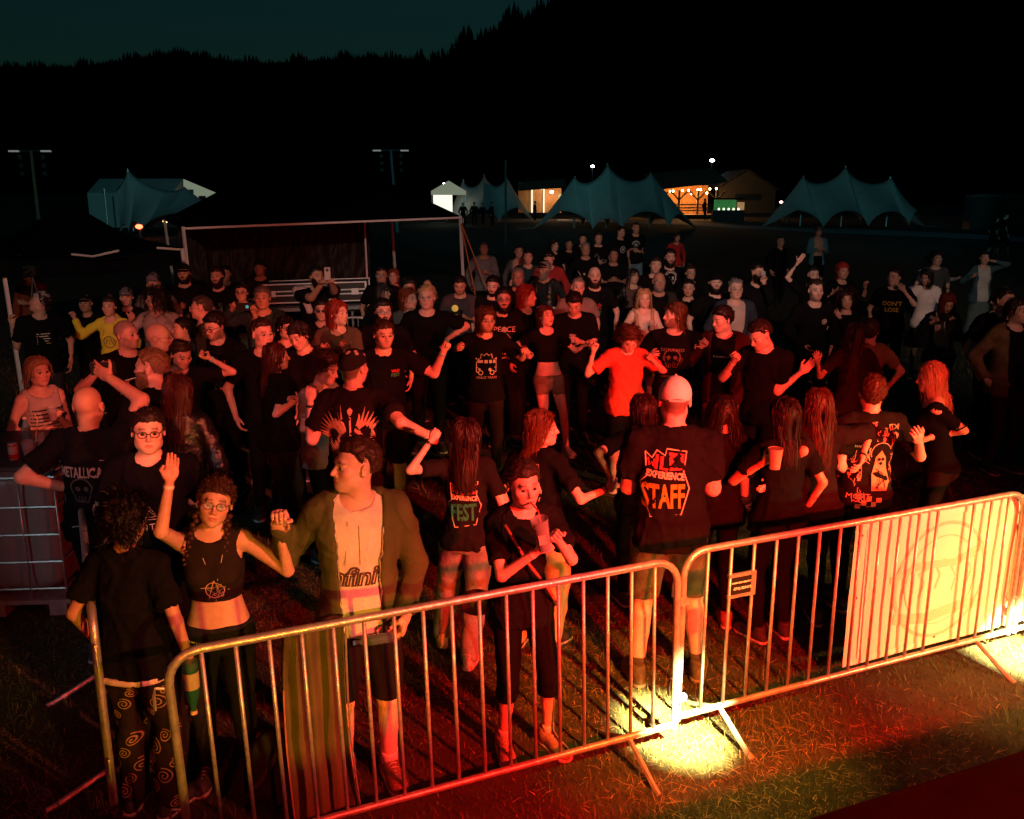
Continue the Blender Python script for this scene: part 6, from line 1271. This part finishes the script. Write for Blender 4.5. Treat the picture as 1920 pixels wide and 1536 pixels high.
decal(p_wing, stroke([(-.02, -.05), (-.03, -.09), (-.015, -.12), (-.035, -.16)], .010), 0, z_, 1, (.4, .35, .3), None, 1, 'ribbon_print')
# lettered prints
decal(p_inf, T('Infinite', .125, shear=.25, bold=.006), .0, 1.14, 1, (.07, .045, .04), None, -1, 'lettering', .004); decal(p_inf, T('Infinite', .125, shear=.25, bold=-.0035), .0, 1.14, 1, (.62, .55, .48), None, -1, 'lettering', .007)
decal(p_inf, poly([(-.13, -.01), (.13, -.01), (.13, .02), (-.13, .02)]), 0, 1.035, 1, (.66, .60, .54), None, -1, 'hem_band', .005)
decal(p_inf, join2(stroke([(-.13, -.012), (.13, -.012)], .004), stroke([(-.07, .17), (-.05, .38)], .003), stroke([(.0, .17), (.0, .36)], .003)), 0, 1.035, 1, (.25, .14, .10), None, -1, 'print', .007)
decal(p_ant, T('ANTRE', .055, spacing=1.15), .0, 1.12, 1, PALE, None, -1, 'lettering'); decal(p_ant, join2(stroke([(-.045, -.035), (0, .045), (.045, -.035), (-.045, -.035)], .006), stroke([(-.02, -.02), (.0, .02), (.028, -.02), (-.02, -.022)], .005), stroke([(0, .02), (-.028, -.036)], .004)), .0, 1.20, 1, PALE, None, -1, 'triangle_print')
GY = (.30, .30, .29)
decal(p_met, xf(T('METALLICA', .085, bold=.003), 0, 0, .62, 1), 0, 1.28, 1, GY, None, 1, 'lettering', .008); decal(p_met, join2(stroke([(-.14, -.20), (-.16, .05), (-.13, .06)], .006), stroke([(.14, -.22), (.17, .06), (.12, .075), (-.10, .03)], .006)), 0, 1.28, 1, GY, None, 1, 'frame_print'); decal(p_met, skull(1.3), 0, 1.14, 1, (.06, .07, .07), None, 1, 'skull_print'); decal(p_met, stroke([(-.07, 0), (.10, .02)], .006), 0, .95, 1, GY, None, 1, 'frame_print')
decal(p_met, scrib(4, .16, .10, 5, .003), 0, .99, 1, (.12, .14, .14), None, 1, 'scribble_print')
decal(p_nir, T('NIRVAN', .055, spacing=1.1), 0, 1.31, 1, (.30, .16, .05), None, -1, 'lettering'); decal(p_nir, join2(disc(0, 0, .02), stroke([(0, -.02), (0, -.12)], .006)), .01, 1.23, 1, (.45, .35, .12), None, -1, 'figure_print')
decal(p_pea, T('PEACE', .085, shear=.1), 0, 1.33, 1, PALE, None, -1, 'lettering'); decal(p_pea, T('WORLD', .08, shear=-.1), 0, 1.15, 1, PALE, None, -1, 'lettering'); decal(p_pea, T('peace among\nworlds', .045), .0, 1.045, 1, PALE, None, -1, 'lettering')
decal(p_pea, join2(disc(0, .16, .032), poly([(-.03, .12), (.03, .12), (.045, .0), (-.045, .0)]), stroke([(-.03, .11), (-.075, .05), (-.09, .13)], .014), stroke([(.03, .11), (.07, .06)], .014), poly([(-.045, 0), (.045, 0), (.075, -.05), (-.07, -.05)])), 0, 1.17, 1, (.40, .38, .34), None, -1, 'figure_print', .006)
van = join2(stroke([(-.085, -.06), (-.085, .02), (-.07, .055), (.085, .055), (.085, -.06), (-.085, -.06)], .007), circ(-.05, -.065, .018, .007), circ(.05, -.065, .018, .007), poly([(-.075, .022), (-.03, .022), (-.03, .046), (-.07, .046)]), poly([(-.018, .018), (.012, .018), (.012, .046), (-.018, .046)]), poly([(.024, .018), (.048, .018), (.048, .046), (.024, .046)]), poly([(.058, .018), (.078, .018), (.078, .046), (.058, .046)]), stroke([(-.05, .06), (-.045, .10), (-.02, .085), (0, .105), (.02, .085), (.045, .10), (.05, .06)], .007), stroke([(-.08, -.02), (.08, -.02)], .006), disc(-.06, -.035, .010), disc(.03, -.038, .014), stroke([(-.09, .058), (.09, .058)], .012))
decal(p_van, van, 0, 1.20, 1.15, PALE, None, -1, 'van_print'); decal(p_van, T('PEACE TRAIN', .042, shear=.2), 0, 1.075, .8, (.55, .35, .28), None, -1, 'lettering')
decal(p_los, T("DON'T", .085, bold=.001), 0, 1.27, 1, (.50, .34, .05), None, -1, 'lettering'); decal(p_los, T('LOSE', .085, bold=.001), 0, 1.18, 1, (.50, .34, .05), None, -1, 'lettering')
decal(p_g50, T('DISTURBED', .045), 0, 1.32, 1, (.26, .20, .17), None, -1, 'lettering'); decal(p_g50, join2(xf(skull(1.6), 0, .0), scrib(9, .2, .1, 5)), 0, 1.20, 1, (.16, .09, .06), None, -1, 'skull_print'); decal(p_g50, T('INDESTRUCTIBLE', .026), 0, 1.06, 1, (.22, .18, .16), None, -1, 'lettering')
decal(p_g51, T('IT IS NOT JUST', .026), 0, 1.28, 1, PALE, None, -1, 'lettering')
decal(p_c55, join2(circ(0, 0, .030, .007), disc(0, 0, .014), circ(0, 0, .021, .003)), .10, 1.29, 1, PALE, None, -1, 'badge_print')
decal(p_arm, join2(skull(1.6), circ(0, .05, .10, .008, 20, 160), scrib(3, .2, .05, 4)), 0, 1.30, 1, PALE, None, -1, 'skull_print'); decal(p_arm, scrib(6, .12, .12, 7, .005), 0, 1.08, 1, PALE, None, -1, 'figure_print')
decal(p_shr, join2(circ(0, 0, .085, .022, 10, 170), disc(0, .0, .03), circ(0, 0, .05, .006)), 0, 1.27, 1, (.35, .5, .5), None, -1, 'arch_print')
decal(p_bk1, join2(circ(0, 0, .07, .02), disc(0, 0, .035)), 0, 1.24, 1, (.4, .45, .44), None, -1, 'round_print')
decal(p_bk2, join2(scrib(8, .26, .28, 12, .007)), 0, 1.18, 1, (.30, .32, .31), None, -1, 'scribble_print')
decal(p_yel, poly([(-.15, .045), (.15, .045), (.10, -.045), (-.10, -.045)]), 0, 1.20, 1, (.58, .56, .52), None, -1, 'panel_print'); decal(p_yel, poly([(-.05, .005), (.09, .005), (.07, -.035), (-.04, -.035)]), 0, 1.20, 1, (.55, .40, .20), None, -1, 'panel_print', .007)
decal(p_bd1, scrib(12, .16, .26, 9, .007), 0, 1.17, 1, (.10, .20, .22), None, -1, 'figure_print')
decal(p_gre, join2(scrib(21, .26, .18, 9, .012)), 0, 1.20, 1, (.55, .10, .04), None, -1, 'picture_print'); decal(p_gre, join2(scrib(22, .25, .18, 7, .010)), 0, 1.20, 1, (.55, .38, .10), None, -1, 'picture_print', .006); decal(p_gre, stroke([(-.13, .10), (.13, .10)], .012), 0, 1.2, 1, (.55, .35, .12), None, -1, 'picture_print', .006)
for k in range(5): decal(p_wcp, stroke([(-.07, 0), (.07-.02*(k % 2), 0)], .010), 0, 1.30-.028*k, 1, PALE if k < 4 else (.5, .35, .05), None, -1, 'line_print')
decal(p_ylw, join2(circ(0, 0, .075, .010), stroke([(-.05, -.03), (-.02, .04), (0, -.02), (.025, .045), (.05, -.03)], .012)), 0, 1.20, 1, (.02, .05, .08), None, -1, 'logo_print'); decal(p_ylw, join2(stroke([(-.06, .14), (-.065, -.02)], .008), stroke([(.06, .14), (.065, -.01)], .008)), 0, 1.3, 1, (.05, .2, .28), None, -1, 'cord_print')
star_ = [(.075*math.cos(R(90+144*k)), .075*math.sin(R(90+144*k))) for k in range(6)]
decal(p_brd, join2(stroke(star_, .006), circ(0, 0, .060, .005), scrib(31, .10, .10, 4, .004), stroke([(-.09, .02), (.09, -.01)], .004), stroke([(0, -.075), (0, -.10)], .006)), .02, 1.20, .8, (.60, .45, .35), None, -1, 'star_print')
decal(p_brd, join2(stroke([(-.05, .16), (-.01, .02)], .003), stroke([(.05, .17), (.02, .04)], .003)), .02, 1.22, 1, (.6, .5, .4), None, -1, 'necklace')
decal(p_bik, join2(*[poly([(x-.018, y-.010), (x+.018, y-.010), (x+.018, y+.012), (x-.018, y+.012)]) for x, y in ((-.12, .08), (-.12, .0), (.13, -.03), (.12, .12))]), 0, 1.2, 1, (.28, .28, .27), 'jacket', -1, 'patch'); decal(p_bik, poly([(.085, .04), (.105, .04), (.105, .07), (.085, .07)]), 0, 1.2, 1, (.4, .03, .03), 'jacket', -1, 'flag_patch', .006); decal(p_bik, poly([(.105, .04), (.125, .04), (.125, .07), (.105, .07)]), 0, 1.2, 1, (.5, .4, .05), 'jacket', -1, 'flag_patch', .006)
for k in range(9): decal(p_str, stroke([(-.17+.34*t/14, 0) for t in range(15)], .011), 0, 1.335-.032*k, 1, (.03, .03, .03), None, -1, 'stripe', .004); decal(p_str, stroke([(-.17+.34*t/14, 0) for t in range(15)], .011), 0, 1.335-.032*k, 1, (.03, .03, .03), None, 1, 'stripe', .004)
# scribbled shirt
PC = (.60, .40, .26)
for (dx, dz, sd, w_, h_, n_) in ((-.13, .16, 41, .09, .16, 9), (-.05, .17, 42, .08, .10, 8), (.10, .02, 43, .14, .12, 12), (.12, -.12, 44, .08, .16, 9), (-.15, -.04, 45, .06, .14, 8), (.10, -.26, 46, .08, .10, 7), (.02, .24, 47, .06, .04, 4), (.14, .17, 49, .05, .06, 4)):
    decal(p_pat, scrib(sd, w_, h_, n_, .004), dx, 1.20+dz, 1, PC, None, 1, 'scribble_print')
for k, wd_ in enumerate(('YOUR', 'THORN', 'NIRVANA', 'THREE', 'MAIDEN')): decal(p_pat, T(wd_, .026, bold=.001), .09, 1.385-.024*k, 1, PC, None, 1, 'lettering')
decal(p_pat, T('MORT', .07), .10, .93, .8, PC, None, 1, 'lettering')
hood = poly([(0, .13), (.035, .08), (.045, .0), (.07, -.09), (.05, -.16), (-.06, -.16), (-.065, -.04), (-.045, .03), (-.04, .08)]); decal(p_pat, hood, -.05, 1.13, 1, (.52, .30, .16), None, 1, 'figure_print', .005)
decal(p_pat, join2(disc(-.015, .065, .012), disc(.015, .065, .012), disc(0, .035, .012), stroke([(-.02, -.02), (.03, -.08), (-.03, -.14)], .008), stroke([(-.04, .0), (.02, -.04), (.04, -.14)], .006), stroke([(0, -.05), (-.02, -.15)], .006)), -.05, 1.13, 1, BK, None, 1, 'figure_print', .009)
decal(p_pat, join2(circ(0, .10, .075, .005, 20, 200), circ(0, -.05, .095, .003, -100, 40), skull(.5)), -.05, 1.14, 1, PC, None, 1, 'figure_print', .006)
for i in range(5):
    for j in range(4):
        if (i+j) % 2 == 0: x, y = -.10+.036*i, .93-.036*j-.006*i; decal(p_pat, poly([(x-.018, y-.018), (x+.018, y-.018), (x+.018, y+.018), (x-.018, y+.018)]), 0, 0, 1, (.55, .32, .16), None, 1, 'checker_print', .005)
# laced sleeve of the bright haired woman
# spirals on the trousers, waistband
def spiral(r0, turns=2.3, n=36): return [(r0*(t/n)*math.cos(t/n*turns*6.28), r0*(t/n)*math.sin(t/n*turns*6.28)) for t in range(2, n+1)]
rs = np.random.default_rng(5)
for k in range(34):
    x, z, r0 = -.22+.44*((k*7) % 10)/9+.01*rs.normal(), .84-.74*(k/33.), .026+.022*rs.random()
    decal(p_cur, stroke(spiral(r0), .006), x, z, 1, (.30, .19, .07), 'bottom', 1, 'spiral_print', .004, maxdev=.12)
wb = [(-.2+.4*t/24, 0) for t in range(25)]
V_, Q_ = p_cur['bottom']
b = MB(); n_ = 30; ring_ = [Vector((.188*math.cos(2*math.pi*t/n_), .006+.137*math.sin(2*math.pi*t/n_)+.01, .858)) for t in range(n_+1)]
f_ = Field((-.24, -.22, .80), (.24, .24, .90), .012); f_.prof([.83, .862], [.195, .195], [.150, .150], ([0, 2], [0, 0]), ([0, 2], [.02, .02]), 0); Vw, Qw = f_.mesh(); p_cur['child']('waistband', Vw, Qw, M_CLOTH, (.60, .50, .44))
# bandana marks
for pp, cc, n_ in ((p_wing, (.50, .46, .38), 14),):
    V, Q = None, None
    r_ = np.random.default_rng(3); b = MB()
    for k in range(16):
        a = r_.random()*6.28; e = .15+r_.random()*1.1; c = Vector((.0905*math.cos(a)*math.cos(e), .014+.1105*math.sin(a)*math.cos(e), .034+.1035*math.sin(e))); nrm = Vector((c.x/.0081, (c.y-.014)/.0119, (c.z-.034)/.0104)).normalized(); t1 = nrm.cross(Vector((.1, .2, 1))).normalized(); t2 = nrm.cross(t1); s1, s2 = .010+.006*r_.random(), .010+.005*r_.random()
        pts = [c+nrm*.003+t1*s1*math.cos(q)*(1+.3*math.sin(3*q))+t2*s2*math.sin(q) for q in [i*math.pi/4 for i in range(8)]]; b.addm(pts, [tuple(range(8))])
    pp['hchild']('bandana_print', b.v, b.f, M_PRINT, cc)
# cap opening strap of the staff man
b = MB(); b.tube([(.088*math.sin(t), .016+.108*math.cos(t), .012) for t in [-.55+1.1*k/10 for k in range(11)]], .006, 6); p_stf['hchild']('cap_strap', b.v, b.f, M_CLOTH, (.66, .62, .56))
# belt chain
b = MB()
for k in range(26):
    t = k/25; b.ball((-.16+.32*t, -.125-.02*math.sin(t*3.14), .925-.035*math.sin(t*3.14)), .007, 6)
p_brd['child']('belt_chain', b.v, b.f, M_METAL, None)
# drawstring/zip of the parka
for sx in (-1, 1):
    V, Q = p_inf['jacket']; bvj = BVHTree.FromPolygons([tuple(v) for v in V], [tuple(q) for q in Q]); pts = []
    for k in range(22):
        z = 1.38-.56*k/21; 
        for xx in np.arange(.02, .2, .004):
            h = bvj.ray_cast(Vector((sx*xx, -.8, z)), Vector((0, 1, 0)))
            if h[0] is not None and h[0].y < -.10: pts.append((h[0].x, h[0].y-.004, z)); break
    if len(pts) > 4: b = MB(); b.tube(pts, .004, 5); p_inf['child']('zip', b.v, b.f, M_METAL, None)
# ================================================================== THINGS HELD OR CARRIED
def phone(info, hand, label, screen=None, up=False, off=(0, -.03, .03), rot=None, size=(.075, .009, .155)):
    p = info['hands'][hand] if hand != 'both' else (info['hands']['L']+info['hands']['R'])/2
    root = empty('phone', p+Vector(off), label, 'phone')
    if rot: root.rotation_euler = rot
    b = MB(); b.box((0, 0, 0), size); b.build('phone_case', M_BLACK if screen != 'pale' else mat('pale_case', (.45, .38, .33), rough=.4), root)
    b = MB(); b.lathe([(.001, .0), (.018, .0), (.018, .004)], (-.0, -size[1]/2-.002, size[2]*.28), 12, Matrix.Rotation(R(90), 3, 'X')); b.build('lens', M_BLACK if screen == 'pale' else mat('teal_lens', (.04, .3, .3), emit=(.05, .5, .5), estr=.5) if screen == 'teal' else M_BLACK, root)
    if screen == 'glow': b = MB(); b.box((0, size[1]/2+.001, 0), (size[0]*.9, .002, size[2]*.9)); b.build('screen', emat('screen_glow', (.5, .75, .8), 1.3), root)
    return root
W = lambda k: None
phone(p_flm, 'both', 'pale phone held high and level by the filming man', 'pale', off=(.02, -.04, .09))
phone(PEOPLE[[i for i, q in enumerate(PEOPLE) if 'dark green jacket holding' in q['o']['label']][0]], 'both', 'black phone with a teal round mark held by the green jacket man', 'teal', off=(0, -.05, 0), rot=(0, R(90), 0), size=(.09, .012, .18))
def who(s): return [q for q in PEOPLE if s in q['o']['label']][0]
phone(who('glowing phone'), 'both', 'phone with a yellow lit badge at the canopy post', 'glow', off=(0, -.02, .03), rot=(R(-50), 0, 0))
phone(who('white cable hanging'), 'both', 'phone with a white charging cable in the red haired reader\'s hands', None, off=(0, -.02, .02), rot=(R(-60), 0, 0))
ph = who('white cable hanging'); p = (ph['hands']['L']+ph['hands']['R'])/2; b = MB(); b.tube([(0, -.03, 0), (.0, -.05, -.12), (.05, -.06, -.25), (.07, -.05, -.42), (.02, -.05, -.47), (.03, -.05, -.40)], .004, 5); tag(b.build('charging_cable', mat('white_cable', (.7, .7, .68)), smooth=True, loc=p), 'thin white cable looping down from the reader\'s phone', 'cable')
phone(who('stretched out holding a phone'), 'R', 'small dark phone held out at arm\'s length beside the glasses man', None, off=(.01, -.02, .06))
phone(p_met, 'R', 'bright edged phone in the raised tattooed hand', None, off=(0, .03, .02), rot=(0, R(85), 0))
b = MB(); b.ball((0, 0, 0), .045, 12); q = who('glowing phone'); tag(b.build('badge_lamp', mat('yellow_badge', (.5, .35, .06), emit=(.9, .6, .12), estr=.35), smooth=True, loc=(q['hands']['L']+q['hands']['R'])/2+Vector((-.06, -.02, .11))), 'round yellow light in front of the phone watcher\'s chest', 'light')
# cups, bottles
def hand_mid(info, h, o=(0, 0, 0)): return info['hands'][h]+Vector(o)
cup(hand_mid(p_str, 'R', (0, -.04, -.05)), 'clear cup held by the striped top woman', cat='cup')
cup(hand_mid(p_blo, 'R', (-.02, -.04, -.05)), 'small clear cup held by the blonde woman in the sand waistcoat')
q = who('glass in his hands'); cup((q['hands']['L']+q['hands']['R'])/2+Vector((0, -.04, -.02)), 'short clear glass held low by the man looking down', drink=(.3, .3, .3), r=.04, h=.09)
q = who('holding a pale cup'); c_ = empty('paper_cup', q['hands']['L']+Vector((0, -.05, -.06)), 'pale paper cup held by the dark figure behind the barrier', 'cup'); b = MB(); b.lathe([(.001, 0), (.032, 0), (.045, .13), (.047, .13)], n=16); b.build('cup_wall', mat('paper', (.5, .36, .28)), c_, smooth=True); b = MB(); b.lathe([(.044, .128), (.001, .128)], n=16); b.build('lid', mat('paper_lid', (.35, .25, .2)), c_)
q = who('lifting a drink'); cup(q['hands']['R']+Vector((0, -.03, 0)), 'cup at the mouth of the bearded man in the black hoodie')
bottle(hand_mid(p_cur, 'R', (.0, -.05, .10)), 'green bottle held upside down by the curly haired person', (.02, .14, .05), .27, (math.pi, 0, 0), (.6, .5, .2), .036, (.35, .35, .12))
bottle(hand_mid(p_inf, 'R', (-.03, -.06, .0)), 'small blue capped bottle in the lowered hand of the parka man', (.1, .16, .2), .2, (0, R(-100), 0), (.05, .2, .5), .026)
hb_ = (p_boy['hands']['L']+p_boy['hands']['R'])/2+Vector((-.03, -.05, -.02))
gl_ = empty('drinking_glass', hb_, 'tall printed glass of cola that the boy holds to his chest', 'glass'); gl_.rotation_euler = (R(8), R(-10), 0)
b = MB(); b.lathe([(.001, -.02), (.030, -.02), (.042, .15), (.043, .15)], n=18); b.build('glass_wall', M_GLASS, gl_, smooth=True); b = MB(); b.lathe([(.001, -.015), (.028, -.015), (.037, .11), (.001, .11)], n=16); b.build('drink', mat('cola', (.02, .006, .004), rough=.1), gl_, smooth=True)
b = MB(); b.box((.0, -.042, .06), (.035, .004, .05)); b.build('glass_print', mat('glass_print', (.6, .45, .38)), gl_)
m_ = p_boy['loc']+p_boy['Rz'] @ ((p_boy['HC']+p_boy['HM'] @ Vector((.0, -.100, -.066)))*p_boy['s']); b = MB(); b.tube([m_, m_.lerp(hb_+Vector((.0, 0, .15)), .55)+Vector((0, -.01, 0)), hb_+Vector((0, 0, .04))], .0045, 6); tag(b.build('drinking_straw', mat('red_straw', (.6, .05, .04)), smooth=True), 'red drinking straw between the boy\'s lips and his glass', 'straw')
# sling bag of the boy, strap
b = MB(); b.tube([(-.13, -.06, 1.44), (-.04, -.155, 1.25), (.08, -.165, 1.08), (.17, -.10, .93)], .010, 5); s_ = p_boy['child']('bag_strap', b.v, b.f, M_CLOTH, (.45, .10, .06))
f_ = Field((-.14, -.1, -.12), (.14, .1, .12), .012); f_.ell((0, 0, 0), (.10, .045, .075), .01); Vb, Qb = f_.mesh(); sb = add('shoulder_bag', mesh_np('shoulder_bag', Vb, Qb), M_LEATHER, None, (.05, .015, .012), loc=p_boy['loc']+Vector((-.24, .10, .80))); tag(sb, 'dark shoulder bag at the hip behind the boy', 'bag')
# cigarette
q = who('cigarette'); m_ = q['loc']+q['Rz'] @ ((q['HC']+q['HM'] @ Vector((.012, -.100, -.066)))*q['s']); d_ = (q['Rz'] @ q['HM']) @ Vector((.2, -1, -.25)); b = MB(); b.tube([m_, m_+d_*.075], .0042, 6); tag(b.build('cigarette', mat('cigarette', (.7, .68, .62))), 'white cigarette in the mouth of the bearded man turned left', 'cigarette')
# white shoulder cloth of the filming man
f_ = Field((-.34, -.28, .95), (.34, .28, 1.62), .016); s0, s1 = p_flm['SH'][-1], p_flm['SH'][1]
f_.cap((s0.x-.02, .06, 1.47), (s1.x+.02, .06, 1.47), .07, .07, .03); f_.cap((s0.x+.02, -.02, 1.49), (s0.x+.05, -.17, 1.25), .05, .045, .03); f_.cap((s1.x-.04, -.02, 1.49), (s1.x-.08, -.19, 1.15), .05, .045, .03); Vb, Qb = f_.mesh(); Vb += vnormals(Vb, Qb)*(wob(Vb, 2, 40)*.007)[:, None]; p_flm['child']('shoulder_cloth', Vb, Qb, M_CLOTH, (.50, .48, .45))
# tripod in the left canopy
tr = empty('tripod', at_y(66, 560, 10.8), 'camera tripod under the left canopy', 'tripod'); gzz = gz(10.8)-tr.location.z
for k in range(3): a = k*2.09; b = MB(); b.tube([(0, 0, .25), (.35*math.cos(a), .35*math.sin(a), gzz)], .012, 6); b.build('leg', M_BLACK, tr)
b = MB(); b.box((0, 0, .33), (.14, .12, .12)); b.lathe([(.035, 0), (.035, .1)], (0, -.06, .33), 12, Matrix.Rotation(R(90), 3, 'X')); b.build('camera_head', M_BLACK, tr)
# small fence at mid depth
A_ = at_y(893, 541, 13.5); B2 = at_y(917, 541, 13.3)
r0_, *_ = barrier((A_.x-.2, A_.y, 0), (A_.x+1.6, A_.y-.1, 0), 'small grey steel fence beside the dark bearded man in glasses', n=14, hook=False); r0_.location.z = gz(13.4); 
r1_, *_ = barrier(tuple(at_y(640, 560, 12.5).xy)+(0,), tuple(at_y(690, 560, 12.5).xy)+(0,), 'narrow teal tinted steel fence under the flight case', n=5, hook=False); r1_.location.z = gz(12.5)
# gear glints, lace ladder on the right woman's back
q = p_red
for k in range(7): b = MB(); z = 1.40-.05*k; b.tube([(-.06, .115-.02*k*.1, z), (.0, .125, z-.012), (.06, .118, z)], .006, 5); q['child']('lace', b.v, b.f, M_CLOTH, BK)
el = q['arms'][1][0]; s_ = q['SH'][1]
for sd in (-1, 1):
    el = q['arms'][sd][0]; s_ = q['SH'][sd]; dn = (el-s_).normalized()
    for k in range(5): c = s_.lerp(el, .32+.13*k); b = MB(); b.tube([c-dn*.004+Vector((0, 0, .006*(-1)**k)), c+dn*.004], .056, 10, False); q['child']('lace', b.v, b.f, M_CLOTH, BK)
print('done', round(time.time()-T0, 1), len(bpy.data.objects))
